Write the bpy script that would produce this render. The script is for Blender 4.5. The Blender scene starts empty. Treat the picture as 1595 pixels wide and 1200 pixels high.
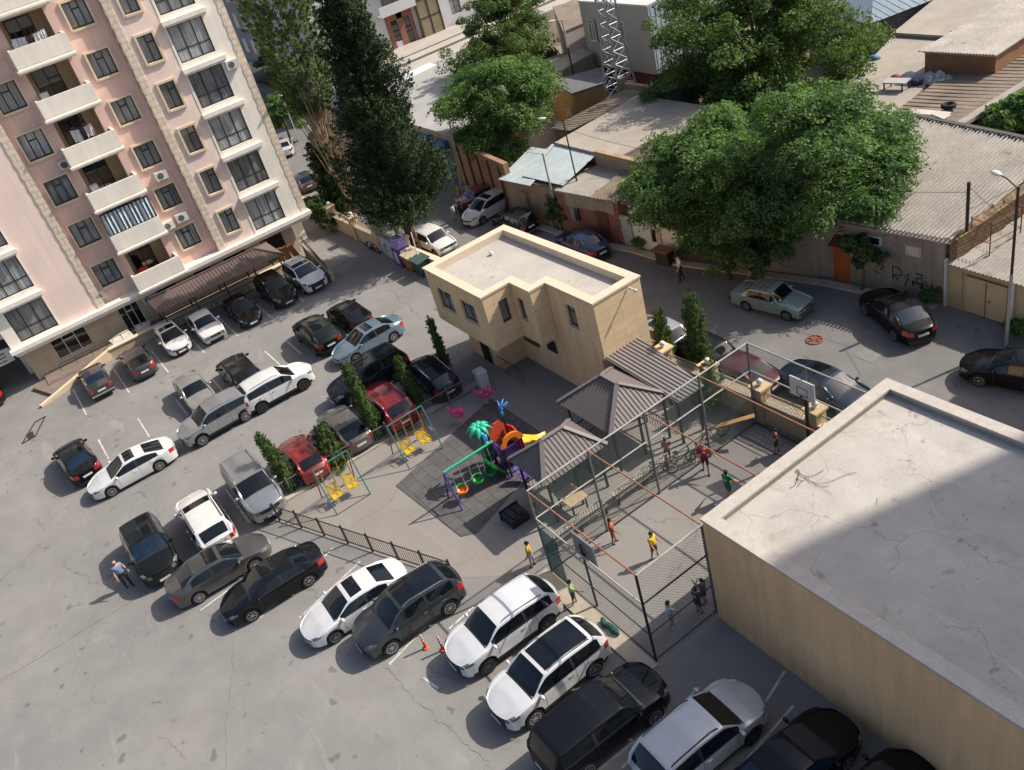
import bpy, bmesh, math, random
import numpy as np
from mathutils import Vector, Matrix, Euler

R = math.radians
PI = math.pi
SC = bpy.context.scene
COL = SC.collection

# ---------------------------------------------------------------- camera
cam_d = bpy.data.cameras.new("camera")
cam = bpy.data.objects.new("camera", cam_d)
COL.objects.link(cam)
cam_d.sensor_width = 36.0
cam_d.lens = 1386.6 / 1595.0 * 36.0
cam_d.clip_start = 0.5
cam_d.clip_end = 1500.0
rt = Vector((0.55713167, 0.79462055, -0.24121047))
up = Vector((-0.35050876, 0.48834206, 0.79916559))
fw = Vector((-0.75282662, 0.36069408, -0.55059229))
cm = Matrix((rt, up, -fw)).transposed().to_4x4()
cm.translation = Vector((0, 0, 26))
cam.matrix_world = cm
SC.camera = cam

# ---------------------------------------------------------------- sky, sun, exposure
SUN_EL = 41.5
SUN_DX, SUN_DY = 0.275, 0.961           # horizontal direction towards the sun
w = bpy.data.worlds.new("World")
SC.world = w
w.use_nodes = True
nt = w.node_tree
nt.nodes.clear()
sky = nt.nodes.new("ShaderNodeTexSky")
sky.sky_type = 'NISHITA'
sky.sun_disc = False
sky.sun_elevation = R(SUN_EL)
sky.sun_rotation = math.atan2(SUN_DX, SUN_DY)
sky.altitude = 50
sky.air_density = 0.8
sky.dust_density = 3.0
sky.ozone_density = 0.4
bg = nt.nodes.new("ShaderNodeBackground")
bg.inputs[1].default_value = 0.135
wo = nt.nodes.new("ShaderNodeOutputWorld")
nt.links.new(sky.outputs[0], bg.inputs[0])
nt.links.new(bg.outputs[0], wo.inputs[0])
sd = bpy.data.lights.new("sun", 'SUN')
sd.energy = 4.6
sd.angle = R(0.55)
sd.color = (1.0, 0.93, 0.83)
sun = bpy.data.objects.new("sun", sd)
COL.objects.link(sun)
ce = math.cos(R(SUN_EL))
sun.rotation_euler = Vector((SUN_DX * ce, SUN_DY * ce, math.sin(R(SUN_EL)))).to_track_quat('Z', 'Y').to_euler()
sun.location = (0, 40, 60)
SC.view_settings.view_transform = 'Standard'
SC.view_settings.look = 'None'
SC.view_settings.gamma = 1.0
SC.view_settings.exposure = 0.30

# ---------------------------------------------------------------- materials
MATS = {}
def new_mat(name):
    m = bpy.data.materials.new(name)
    m.use_nodes = True
    n = m.node_tree
    b = n.nodes["Principled BSDF"]
    return m, n, b

def tex_coord(n):
    return n.nodes.new("ShaderNodeTexCoord").outputs["Object"]

def noise(n, co, scale, detail=4, rough=.6, dist=0.0):
    t = n.nodes.new("ShaderNodeTexNoise")
    t.inputs["Scale"].default_value = scale
    t.inputs["Detail"].default_value = detail
    t.inputs["Roughness"].default_value = rough
    t.inputs["Distortion"].default_value = dist
    n.links.new(co, t.inputs["Vector"])
    return t.outputs["Fac"]

def ramp(n, f, p0, p1, c0=(0, 0, 0, 1), c1=(1, 1, 1, 1)):
    r = n.nodes.new("ShaderNodeValToRGB")
    r.color_ramp.elements[0].position = p0
    r.color_ramp.elements[1].position = p1
    r.color_ramp.elements[0].color = c0
    r.color_ramp.elements[1].color = c1
    n.links.new(f, r.inputs[0])
    return r.outputs[0]

def mix(n, f, a, b, mode='MIX'):
    m = n.nodes.new("ShaderNodeMix")
    m.data_type = 'RGBA'
    m.blend_type = mode
    for k, s in ((0, f), (6, a), (7, b)):
        if hasattr(s, "links"):
            n.links.new(s, m.inputs[k])
        elif k == 0:
            m.inputs[0].default_value = s
        else:
            m.inputs[k].default_value = (s[0], s[1], s[2], 1)
    return m.outputs[2]

def scl(c, k):
    return (c[0] * k, c[1] * k, c[2] * k)

def bump(n, f, b, strength=.3, dist=.02):
    u = n.nodes.new("ShaderNodeBump")
    u.inputs["Strength"].default_value = strength
    u.inputs["Distance"].default_value = dist
    n.links.new(f, u.inputs["Height"])
    n.links.new(u.outputs[0], b.inputs["Normal"])

def mat(name, col=(.5, .5, .5), rough=.75, var=.14, scale=1.2, fine=18, fvar=.08, metal=0, coat=0, bmp=0.0, spec=.4, stain=None, streak=0):
    if name in MATS:
        return MATS[name]
    m, n, b = new_mat(name)
    co = tex_coord(n)
    f1 = ramp(n, noise(n, co, scale, 5, .62), .3, .7)
    c = mix(n, f1, scl(col, 1 - var), scl(col, 1 + var))
    if fvar:
        f2 = ramp(n, noise(n, co, fine, 3), .3, .7)
        c2 = mix(n, f2, (1 - fvar,) * 3, (1 + fvar,) * 3)
        c = mix(n, 1.0, c, c2, 'MULTIPLY')
        if bmp:
            bump(n, f2, b, bmp)
    if stain:
        s = ramp(n, noise(n, co, stain[1], 6, .7, .6), stain[2], stain[2] + .12)
        c = mix(n, s, c, stain[0])
    if streak:                                   # rain streaks: stretched downwards
        mp = n.nodes.new("ShaderNodeMapping"); mp.inputs["Scale"].default_value = (1, 1, .07)
        n.links.new(co, mp.inputs[0])
        s1 = ramp(n, noise(n, mp.outputs[0], 2.6, 5, .7), .34, .62)
        c = mix(n, 1.0, c, mix(n, s1, (1 - streak,) * 3, (1 + streak * .35,) * 3), 'MULTIPLY')
    n.links.new(c, b.inputs["Base Color"])
    b.inputs["Roughness"].default_value = rough
    b.inputs["Metallic"].default_value = metal
    b.inputs["Coat Weight"].default_value = coat
    b.inputs["Coat Roughness"].default_value = .04
    b.inputs["Specular IOR Level"].default_value = spec
    MATS[name] = m
    return m

def paint(name, col, metal=.35, rough=.32):
    if max(col) < .04:
        m = mat(name, scl(col, .5), .6, .05, 3, 60, .03, 0, .55, spec=.08)
        return m
    return mat(name, col, rough, .05, 3, 60, .03, metal, 1.0, spec=.4)

def glass(name, col, rough=.04, spec=.9, coat=.6):
    if name in MATS:
        return MATS[name]
    m, n, b = new_mat(name)
    co = tex_coord(n)
    c = mix(n, ramp(n, noise(n, co, 2.3, 2), .4, .6), scl(col, .8), scl(col, 1.2))
    if max(col) > .08:                                   # curtains: vertical folds and room to room change
        mp = n.nodes.new("ShaderNodeMapping"); mp.inputs["Scale"].default_value = (1, 1, .07)
        n.links.new(co, mp.inputs[0])
        c = mix(n, ramp(n, noise(n, mp.outputs[0], 9, 2, .6), .35, .65), scl(col, .62), scl(col, 1.3))
        c = mix(n, ramp(n, noise(n, co, .45, 1), .42, .55), mix(n, .35, c, (.03, .033, .035)), c)
    n.links.new(c, b.inputs["Base Color"])
    b.inputs["Roughness"].default_value = rough
    b.inputs["Specular IOR Level"].default_value = spec
    b.inputs["Coat Weight"].default_value = coat
    b.inputs["Coat Roughness"].default_value = .02
    MATS[name] = m
    return m

def wall_vec(n, k=1.0):
    """(x+y, z) mapping for upright axis-aligned walls"""
    co = tex_coord(n)
    s = n.nodes.new("ShaderNodeSeparateXYZ")
    n.links.new(co, s.inputs[0])
    a = n.nodes.new("ShaderNodeMath")
    a.operation = 'ADD'
    n.links.new(s.outputs[0], a.inputs[0])
    n.links.new(s.outputs[1], a.inputs[1])
    c = n.nodes.new("ShaderNodeCombineXYZ")
    n.links.new(a.outputs[0], c.inputs[0])
    n.links.new(s.outputs[2], c.inputs[1])
    return co, c.outputs[0]

def brick_mat(name, c1, c2, mortar, bw=.5, bh=.25, ms=.012, rough=.85, var=.12, flat=False, nscale=.8, stain=None, offs=.5):
    if name in MATS:
        return MATS[name]
    m, n, b = new_mat(name)
    co, wv = wall_vec(n)
    if flat:
        wv = co
    t = n.nodes.new("ShaderNodeTexBrick")
    t.inputs["Scale"].default_value = 1.0
    t.inputs["Brick Width"].default_value = bw
    t.inputs["Row Height"].default_value = bh
    t.inputs["Mortar Size"].default_value = ms
    t.inputs["Mortar Smooth"].default_value = .1
    t.offset = offs
    t.inputs["Color1"].default_value = (*c1, 1)
    t.inputs["Color2"].default_value = (*c2, 1)
    t.inputs["Mortar"].default_value = (*mortar, 1)
    n.links.new(wv, t.inputs["Vector"])
    f = ramp(n, noise(n, co, nscale, 6, .65), .3, .7)
    c = mix(n, 1.0, t.outputs["Color"], mix(n, f, (1 - var,) * 3, (1 + var,) * 3), 'MULTIPLY')
    if stain:
        s = ramp(n, noise(n, co, stain[1], 6, .7, .6), stain[2], stain[2] + .12)
        c = mix(n, s, c, stain[0])
    n.links.new(c, b.inputs["Base Color"])
    b.inputs["Roughness"].default_value = rough
    bump(n, t.outputs["Fac"], b, -.25)
    MATS[name] = m
    return m

def cracked_mat(name, col, warm, crack_scale=.35, crack_w=.006, var=.16, rough=.9, scuff=.5, spots=True, crack_amt=.52, stain=None):
    """weathered asphalt or concrete: broad patches, cracks, pale scuffs, oil spots"""
    m, n, b = new_mat(name)
    co = tex_coord(n)
    big = ramp(n, noise(n, co, .09, 5, .6, .4), .3, .7)
    c = mix(n, big, scl(col, 1 - var * .6), warm)
    mid = ramp(n, noise(n, co, .55, 6, .68), .28, .72)
    c = mix(n, 1.0, c, mix(n, mid, (1 - var,) * 3, (1 + var,) * 3), 'MULTIPLY')
    fin = ramp(n, noise(n, co, 14, 4, .7), .25, .75)
    c = mix(n, 1.0, c, mix(n, fin, (.90,) * 3, (1.10,) * 3), 'MULTIPLY')
    # pale scuffs, stretched
    mp = n.nodes.new("ShaderNodeMapping")
    mp.inputs["Rotation"].default_value = (0, 0, .5)
    mp.inputs["Scale"].default_value = (.18, .9, 1)
    n.links.new(co, mp.inputs[0])
    sc = ramp(n, noise(n, mp.outputs[0], 1.1, 5, .7, 1.2), .60, .74)
    sf = n.nodes.new("ShaderNodeMath"); sf.operation = 'MULTIPLY'; sf.inputs[1].default_value = scuff
    n.links.new(sc, sf.inputs[0])
    c = mix(n, sf.outputs[0], c, scl(warm, 1.35))
    # cracks
    wn = n.nodes.new("ShaderNodeTexNoise"); wn.inputs["Scale"].default_value = 1.3; wn.inputs["Detail"].default_value = 5
    n.links.new(co, wn.inputs["Vector"])
    va = n.nodes.new("ShaderNodeVectorMath"); va.operation = 'MULTIPLY_ADD'
    n.links.new(wn.outputs["Color"], va.inputs[0])
    va.inputs[1].default_value = (1.1, 1.1, 0)
    n.links.new(co, va.inputs[2])
    vo = n.nodes.new("ShaderNodeTexVoronoi"); vo.feature = 'DISTANCE_TO_EDGE'
    vo.voronoi_dimensions = '2D'
    vo.inputs["Scale"].default_value = crack_scale
    n.links.new(va.outputs[0], vo.inputs["Vector"])
    cr = ramp(n, vo.outputs["Distance"], crack_w * .4, crack_w, (1, 1, 1, 1), (0, 0, 0, 1))
    cmask = ramp(n, noise(n, co, .21, 3), crack_amt, crack_amt + .06)
    cf = n.nodes.new("ShaderNodeMath"); cf.operation = 'MULTIPLY'
    n.links.new(cr, cf.inputs[0]); n.links.new(cmask, cf.inputs[1])
    cg = n.nodes.new("ShaderNodeMath"); cg.operation = 'MULTIPLY'; cg.inputs[1].default_value = .55
    n.links.new(cf.outputs[0], cg.inputs[0])
    c = mix(n, cg.outputs[0], c, scl(col, .35))
    if spots:
        v2 = n.nodes.new("ShaderNodeTexVoronoi"); v2.voronoi_dimensions = '2D'
        v2.inputs["Scale"].default_value = .75
        n.links.new(va.outputs[0], v2.inputs["Vector"])
        s2 = ramp(n, v2.outputs["Distance"], .05, .12, (1, 1, 1, 1), (0, 0, 0, 1))
        m2 = ramp(n, noise(n, co, .33, 2), .50, .58)
        f2 = n.nodes.new("ShaderNodeMath"); f2.operation = 'MULTIPLY'
        n.links.new(s2, f2.inputs[0]); n.links.new(m2, f2.inputs[1])
        f3 = n.nodes.new("ShaderNodeMath"); f3.operation = 'MULTIPLY'; f3.inputs[1].default_value = .5
        n.links.new(f2.outputs[0], f3.inputs[0])
        c = mix(n, f3.outputs[0], c, scl(col, .3))
        # small dark specks
        v3 = n.nodes.new("ShaderNodeTexVoronoi"); v3.voronoi_dimensions = '2D'
        v3.inputs["Scale"].default_value = 2.2
        n.links.new(va.outputs[0], v3.inputs["Vector"])
        s3 = ramp(n, v3.outputs["Distance"], .05, .1, (1, 1, 1, 1), (0, 0, 0, 1))
        m3 = ramp(n, noise(n, co, .8, 2), .60, .64)
        f4 = n.nodes.new("ShaderNodeMath"); f4.operation = 'MULTIPLY'
        n.links.new(s3, f4.inputs[0]); n.links.new(m3, f4.inputs[1])
        f5 = n.nodes.new("ShaderNodeMath"); f5.operation = 'MULTIPLY'; f5.inputs[1].default_value = .6
        n.links.new(f4.outputs[0], f5.inputs[0])
        c = mix(n, f5.outputs[0], c, scl(col, .25))
    if stain:
        s = ramp(n, noise(n, co, stain[1], 8, .75, .8), stain[2], stain[2] + .14)
        c = mix(n, s, c, stain[0])
    n.links.new(c, b.inputs["Base Color"])
    b.inputs["Roughness"].default_value = rough
    b.inputs["Specular IOR Level"].default_value = .3
    bump(n, fin, b, .25, .01)
    MATS[name] = m
    return m

def leaf_mat(name, c1, c2, trans=.3):
    if name in MATS:
        return MATS[name]
    m, n, b = new_mat(name)
    co = tex_coord(n)
    f = ramp(n, noise(n, co, .9, 4, .7), .3, .7)
    c = mix(n, f, c1, c2)
    f2 = ramp(n, noise(n, co, 9, 2), .3, .7)
    c = mix(n, 1.0, c, mix(n, f2, (.75,) * 3, (1.25,) * 3), 'MULTIPLY')
    n.links.new(c, b.inputs["Base Color"])
    b.inputs["Roughness"].default_value = .55
    b.inputs["Specular IOR Level"].default_value = .18
    t = n.nodes.new("ShaderNodeBsdfTranslucent")
    n.links.new(mix(n, 1.0, c, (1.3, 1.5, .6), 'MULTIPLY'), t.inputs[0])
    ms = n.nodes.new("ShaderNodeMixShader")
    ms.inputs[0].default_value = trans
    o = n.nodes["Material Output"]
    n.links.new(b.outputs[0], ms.inputs[1])
    n.links.new(t.outputs[0], ms.inputs[2])
    n.links.new(ms.outputs[0], o.inputs[0])
    MATS[name] = m
    return m

# ---------------------------------------------------------------- mesh helpers
class MB:
    def __init__(s):
        s.v = []; s.f = []; s.m = []
    def add(s, vs, fs, m=0):
        o = len(s.v)
        s.v += [tuple(p) for p in vs]
        s.f += [tuple(i + o for i in f) for f in fs]
        s.m += [m] * len(fs)
        return s
    def box(s, x0, x1, y0, y1, z0, z1, m=0):
        return s.add([(x0, y0, z0), (x1, y0, z0), (x1, y1, z0), (x0, y1, z0), (x0, y0, z1), (x1, y0, z1), (x1, y1, z1), (x0, y1, z1)],
              [(0, 3, 2, 1), (4, 5, 6, 7), (0, 1, 5, 4), (1, 2, 6, 5), (2, 3, 7, 6), (3, 0, 4, 7)], m)
    def obox(s, c, sx, sy, sz, rz=0, m=0, rx=0, ry=0):
        e = Euler((rx, ry, rz)).to_matrix()
        c = Vector(c)
        vs = []
        for k in ((-1, -1, -1), (1, -1, -1), (1, 1, -1), (-1, 1, -1), (-1, -1, 1), (1, -1, 1), (1, 1, 1), (-1, 1, 1)):
            vs.append(c + e @ Vector((k[0] * sx / 2, k[1] * sy / 2, k[2] * sz / 2)))
        return s.add(vs, [(0, 3, 2, 1), (4, 5, 6, 7), (0, 1, 5, 4), (1, 2, 6, 5), (2, 3, 7, 6), (3, 0, 4, 7)], m)
    def bar(s, a, b, wd, ht, m=0):
        """rectangular bar from a to b"""
        a = Vector(a); b = Vector(b)
        d = (b - a).normalized()
        u = Vector((0, 0, 1))
        if abs(d.z) > .95: u = Vector((1, 0, 0))
        x = d.cross(u).normalized(); y = x.cross(d).normalized()
        vs = []
        for p in (a, b):
            for i, j in ((-1, -1), (1, -1), (1, 1), (-1, 1)):
                vs.append(p + x * i * wd / 2 + y * j * ht / 2)
        return s.add(vs, [(0, 1, 2, 3), (7, 6, 5, 4), (0, 4, 5, 1), (1, 5, 6, 2), (2, 6, 7, 3), (3, 7, 4, 0)], m)
    def prism(s, poly, z0, z1, m=0, mtop=None, bottom=True):
        n = len(poly)
        ar = sum(poly[i][0] * poly[(i + 1) % n][1] - poly[(i + 1) % n][0] * poly[i][1] for i in range(n))
        if ar < 0: poly = poly[::-1]
        za = z1 if isinstance(z1, (list, tuple)) else [z1] * n
        if ar < 0 and isinstance(z1, (list, tuple)): za = za[::-1]
        vs = [(p[0], p[1], z0) for p in poly] + [(p[0], p[1], za[i]) for i, p in enumerate(poly)]
        s.add(vs, [(i, (i + 1) % n, n + (i + 1) % n, n + i) for i in range(n)], m)
        o = len(s.v) - 2 * n
        s.f.append(tuple(o + n + i for i in range(n))); s.m.append(m if mtop is None else mtop)
        if bottom:
            s.f.append(tuple(o + i for i in range(n))[::-1]); s.m.append(m)
        return s
    def face(s, pts, m=0):
        return s.add(pts, [tuple(range(len(pts)))], m)
    def tube(s, pts, r, n=6, m=0, cap=True):
        pts = [Vector(p) for p in pts]
        rr = r if isinstance(r, (list, tuple)) else [r] * len(pts)
        o = len(s.v)
        prev = None
        for i, p in enumerate(pts):
            if i == 0: d = pts[1] - p
            elif i == len(pts) - 1: d = p - pts[i - 1]
            else: d = (pts[i + 1] - pts[i - 1])
            d = d.normalized() if d.length > 1e-9 else Vector((0, 0, 1))
            if prev is None:
                u = Vector((0, 0, 1)) if abs(d.z) < .9 else Vector((1, 0, 0))
                x = d.cross(u).normalized()
            else:
                x = (prev - d * prev.dot(d))
                x = x.normalized() if x.length > 1e-6 else d.orthogonal().normalized()
            prev = x
            y = d.cross(x)
            for k in range(n):
                a = 2 * PI * k / n
                s.v.append(tuple(p + (x * math.cos(a) + y * math.sin(a)) * rr[i]))
        for i in range(len(pts) - 1):
            for k in range(n):
                a = o + i * n + k; b = o + i * n + (k + 1) % n
                s.f.append((a, b, b + n, a + n)); s.m.append(m)
        if cap:
            s.f.append(tuple(o + k for k in range(n))[::-1]); s.m.append(m)
            e = o + (len(pts) - 1) * n
            s.f.append(tuple(e + k for k in range(n))); s.m.append(m)
        return s
    def lathe(s, c, prof, n=16, m=0, axis='z'):
        """prof: list of (radius, height)"""
        o = len(s.v)
        for (r, h) in prof:
            for k in range(n):
                a = 2 * PI * k / n
                x, y = r * math.cos(a), r * math.sin(a)
                q = {'z': (x, y, h), 'y': (x, h, -y), 'x': (h, x, y)}[axis]
                s.v.append((c[0] + q[0], c[1] + q[1], c[2] + q[2]))
        for i in range(len(prof) - 1):
            for k in range(n):
                a = o + i * n + k; b = o + i * n + (k + 1) % n
                s.f.append((a, b, b + n, a + n)); s.m.append(m)
        s.f.append(tuple(o + k for k in range(n))[::-1]); s.m.append(m)
        e = o + (len(prof) - 1) * n
        s.f.append(tuple(e + k for k in range(n))); s.m.append(m)
        return s
    def ball(s, c, rx, ry=None, rz=None, nu=10, nv=6, m=0, rot=None):
        ry = rx if ry is None else ry; rz = rx if rz is None else rz
        e = Euler(rot).to_matrix() if rot else None
        o = len(s.v); c = Vector(c)
        for j in range(nv + 1):
            t = PI * j / nv
            for k in range(nu):
                a = 2 * PI * k / nu
                q = Vector((rx * math.sin(t) * math.cos(a), ry * math.sin(t) * math.sin(a), -rz * math.cos(t)))
                if e: q = e @ q
                s.v.append(tuple(c + q))
        for j in range(nv):
            for k in range(nu):
                a = o + j * nu + k; b = o + j * nu + (k + 1) % nu
                s.f.append((a, b, b + nu, a + nu)); s.m.append(m)
        return s

def obj(name, mb, mats, parent=None, smooth=False, world=True, loc=None):
    """link the builder as ONE mesh object; world=True: vertices are world coordinates"""
    me = bpy.data.meshes.new(name)
    vs = mb.v
    off = None
    if parent is not None and world:
        off = wloc(parent)
    elif loc is not None:
        off = Vector(loc)
    if off is not None:
        vs = [(p[0] - off[0], p[1] - off[1], p[2] - off[2]) for p in vs]
    me.from_pydata(vs, [], mb.f)
    ms = mats if isinstance(mats, (list, tuple)) else [mats]
    for q in ms: me.materials.append(q)
    if len(ms) > 1: me.polygons.foreach_set("material_index", mb.m)
    if smooth:
        me.polygons.foreach_set("use_smooth", [True] * len(mb.f))
    me.update()
    o = bpy.data.objects.new(name, me)
    COL.objects.link(o)
    if parent is not None: o.parent = parent
    elif loc is not None: o.location = loc
    return o

def wloc(o):
    v = Vector(o.location)
    while o.parent is not None:
        o = o.parent
        v = v + Vector(o.location)
    return v

def tag(o, label, cat, group=None):
    o["label"] = label; o["category"] = cat
    if group: o["group"] = group
    return o

def thing(name, label, cat, loc=(0, 0, 0), rotz=0, group=None):
    o = bpy.data.objects.new(name, None)
    COL.objects.link(o)
    o.empty_display_size = .3
    o.location = loc; o.rotation_euler = (0, 0, rotz)
    return tag(o, label, cat, group)

def struct(name, mb, m, kind="structure"):
    o = obj(name, mb, m); o["kind"] = kind
    return o

def copy_tree(o, parent=None):
    c = o.copy(); COL.objects.link(c)
    if parent is not None: c.parent = parent
    for ch in list(o.children): copy_tree(ch, c)
    return c

# ---- roofs with ribs or corrugation on any convex sloped polygon
def ribbed(mb, poly, along, spacing, rw, rh, m=0, mr=None, thick=.04):
    """flat convex polygon (3D points) with raised ribs running in direction 'along'"""
    mr = m if mr is None else mr
    P = [Vector(p) for p in poly]
    nrm = Vector((0, 0, 0))
    for i in range(1, len(P) - 1):
        nrm += (P[i] - P[0]).cross(P[i + 1] - P[0])
    nrm.normalize()
    if nrm.z < 0:
        P = P[::-1]; nrm = -nrm
    a = Vector(along); a = (a - nrm * a.dot(nrm)).normalized()
    u = a.cross(nrm).normalized()
    n = len(P)
    top = P; bot = [p - nrm * thick for p in P]
    mb.add(top + bot, [tuple(range(n)), tuple(range(n, 2 * n))[::-1]] + [(i, n + i, n + (i + 1) % n, (i + 1) % n) for i in range(n)], m)
    us = [(p - P[0]).dot(u) for p in P]; vs = [(p - P[0]).dot(a) for p in P]
    k = math.floor(min(us) / spacing) * spacing + spacing * .5
    while k < max(us):
        hit = []
        for i in range(n):
            u0, u1 = us[i], us[(i + 1) % n]
            if (u0 - k) * (u1 - k) < 0:
                t = (k - u0) / (u1 - u0)
                hit.append(vs[i] + t * (vs[(i + 1) % n] - vs[i]))
        if len(hit) >= 2:
            v0, v1 = min(hit), max(hit)
            if v1 - v0 > .05:
                q = []
                for vv in (v0, v1):
                    base = P[0] + u * k + a * vv
                    q += [base - u * rw / 2 + nrm * .002, base - u * rw * .22 + nrm * rh, base + u * rw * .22 + nrm * rh, base + u * rw / 2 + nrm * .002]
                mb.add(q, [(0, 4, 5, 1), (1, 5, 6, 2), (2, 6, 7, 3), (0, 1, 2, 3), (7, 6, 5, 4)], mr)
        k += spacing
    return mb

def leaves(name, C, D, size, aspect, mats, parent, pick, seed=0, jitter=.7):
    """C centres (N,3), D outward directions (N,3): one small diamond leaf face per centre"""
    rng = np.random.default_rng(seed)
    N = len(C)
    D = D + rng.normal(0, jitter, (N, 3))
    D /= np.linalg.norm(D, axis=1)[:, None] + 1e-9
    T = rng.normal(0, 1, (N, 3))
    T -= D * (T * D).sum(1)[:, None]
    T /= np.linalg.norm(T, axis=1)[:, None] + 1e-9
    B = np.cross(D, T)
    s = size * rng.uniform(.6, 1.35, (N, 1))
    off = np.array(wloc(parent)) if parent is not None else np.zeros(3)
    C = C - off
    V = np.empty((N, 4, 3))
    V[:, 0] = C - T * s; V[:, 1] = C + B * s * aspect
    V[:, 2] = C + T * s; V[:, 3] = C - B * s * aspect
    me = bpy.data.meshes.new(name)
    me.vertices.add(N * 4); me.loops.add(N * 4); me.polygons.add(N)
    me.vertices.foreach_set("co", V.reshape(-1))
    me.loops.foreach_set("vertex_index", np.arange(N * 4, dtype=np.int32))
    me.polygons.foreach_set("loop_start", np.arange(0, N * 4, 4, dtype=np.int32))
    me.polygons.foreach_set("loop_total", np.full(N, 4, dtype=np.int32))
    for q in mats: me.materials.append(q)
    me.polygons.foreach_set("material_index", np.asarray(pick, dtype=np.int32))
    me.update(calc_edges=True)
    o = bpy.data.objects.new(name, me)
    COL.objects.link(o)
    if parent is not None: o.parent = parent
    return o
# ================================================================ SETTING
M_yard = cracked_mat("yard_asphalt", (.208, .203, .195), (.250, .239, .225), .16, .006, .12, scuff=.55)
M_road = cracked_mat("road_asphalt", (.17, .165, .16), (.205, .197, .187), .3, .006, .16, scuff=.35)
M_pave = cracked_mat("play_concrete", (.245, .225, .203), (.275, .253, .227), .22, .005, .07, scuff=.3, spots=False)
M_court = cracked_mat("court_concrete", (.225, .213, .196), (.252, .238, .22), .2, .005, .08, scuff=.4, spots=False)
M_dust = cracked_mat("dusty_earth", (.24, .20, .16), (.28, .23, .18), .3, .01, .25, scuff=.5, crack_amt=.9)
M_rubber = brick_mat("rubber_tiles", (.092, .088, .085), (.108, .103, .099), (.055, .052, .05), .62, .62, .02, .95, .2, True, 1.4, offs=0)
M_rubber_d = brick_mat("dark_rubber_tiles", (.055, .052, .055), (.065, .062, .062), (.03, .03, .03), .62, .62, .02, .95, .2, True, 1.4, offs=0)
M_line = mat("worn_white_paint", (.55, .54, .51), .8, .12, 3, 25, .25, stain=((.27, .255, .235), 4.0, .50))
M_kerb = mat("kerb_stone", (.42, .37, .30), .9, .15, 2, 20, .12)

def sheet(name, poly, z, m):
    mb = MB(); mb.face([(x, y, z) for x, y in poly])
    return struct(name, mb, m)

sheet("ground", [(-420, -260), (300, -260), (300, 420), (-420, 420)], 0, M_yard)
sheet("dirt_lot", [(-130, 36.2), (-72, 32.2), (-62, 31.2), (-53, 29.6), (-46, 30.3), (-38, 31.3), (-28, 33.9), (-19, 34.5), (20, 35.2), (60, 120), (-140, 130)], .004, M_dust)
sheet("road", [(-150, 24), (-74, 20.8), (-58, 20.7), (-41, 22.0), (-25, 22.5), (-16, 23.0), (40, 24.5), (40, 35.2), (-19, 34.4), (-28, 33.8), (-38, 31.2), (-46, 30.2), (-53, 29.5), (-62, 31.1), (-72, 32.1), (-150, 37)], .008, M_road)
sheet("playground_paving", [(-37.25, 2.9), (-26.15, 7.5), (-24.0, 9.6), (-16.9, 9.9), (-16.9, 22.3), (-29.4, 21.9), (-29.4, 19.1), (-36.9, 17.6)], .006, M_pave)
sheet("court", [(-23.3, 10.5), (-17.1, 10.5), (-17.1, 22.2), (-23.3, 22.2)], .010, M_court)
mb = MB(); mb.box(-23.6, -17.0, 9.75, 10.42, 0, .07)
struct("court_kerb", mb, mat("speckled_terrazzo", (.46, .40, .31), .85, .1, 3, 40, .3))
mb = MB(); mb.prism([(-33.5, 8.6), (-28.0, 8.95), (-27.6, 9.6), (-28.6, 12.4), (-30.2, 15.6), (-35.5, 15.6)], 0, .03)
tag(obj("play_mat", mb, M_rubber, loc=(-31, 12, 0)), "grey square rubber tile matting under the play set and swing", "play mat")
# tall covered slot strip of court beyond, paver edging
mb = MB(); mb.box(-23.1, -17.1, 21.25, 22.1, .011, .05)
struct("court_edging", mb, brick_mat("patterned_pavers", (.36, .34, .31), (.30, .285, .26), (.2, .19, .18), .25, .25, .03, .9, .2, True))
# parking lines
mb = MB()
for y in (-2.0, .85, 3.55, 6.15, 8.6, 11.2, 13.7):
    mb.box(-61.2, -56.7, y - .05, y + .05, .005, .012)
for y in (-2.05, .45, 2.9, 5.4, 9.1, 10.6, 13.2):
    mb.box(-52.8, -50.0, y - .05, y + .05, .005, .012)
for a, c in (((-30.8, .3), (-32.1, 4.5)), ((-24.35, 3.3), (-25.45, 7.5)), ((-24.05, 5.9), (-24.25, 7.2)), ((-20.4, 5.4), (-21.0, 9.2)), ((-17.4, 5.6), (-17.9, 9.4)), ((-15.0, 7.0), (-15.4, 10.8)), ((-12.4, 8.6), (-12.8, 12.4)), ((-29.4, 1.6), (-30.3, 5.0)), ((-33.4, -1.6), (-33.9, 2.2)), ((-22.8, 4.0), (-22.0, 4.15)), ((-13.5, 11.9), (-13.85, 13.2))):
    mb.bar((*a, .0085), (*c, .0085), .09, .006)
for y in (2.2, 4.9, 7.6, 10.1, 12.6):
    mb.box(-40.9, -37.2, y - .05, y + .05, .005, .012)
struct("parking_lines", mb, M_line)
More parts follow.
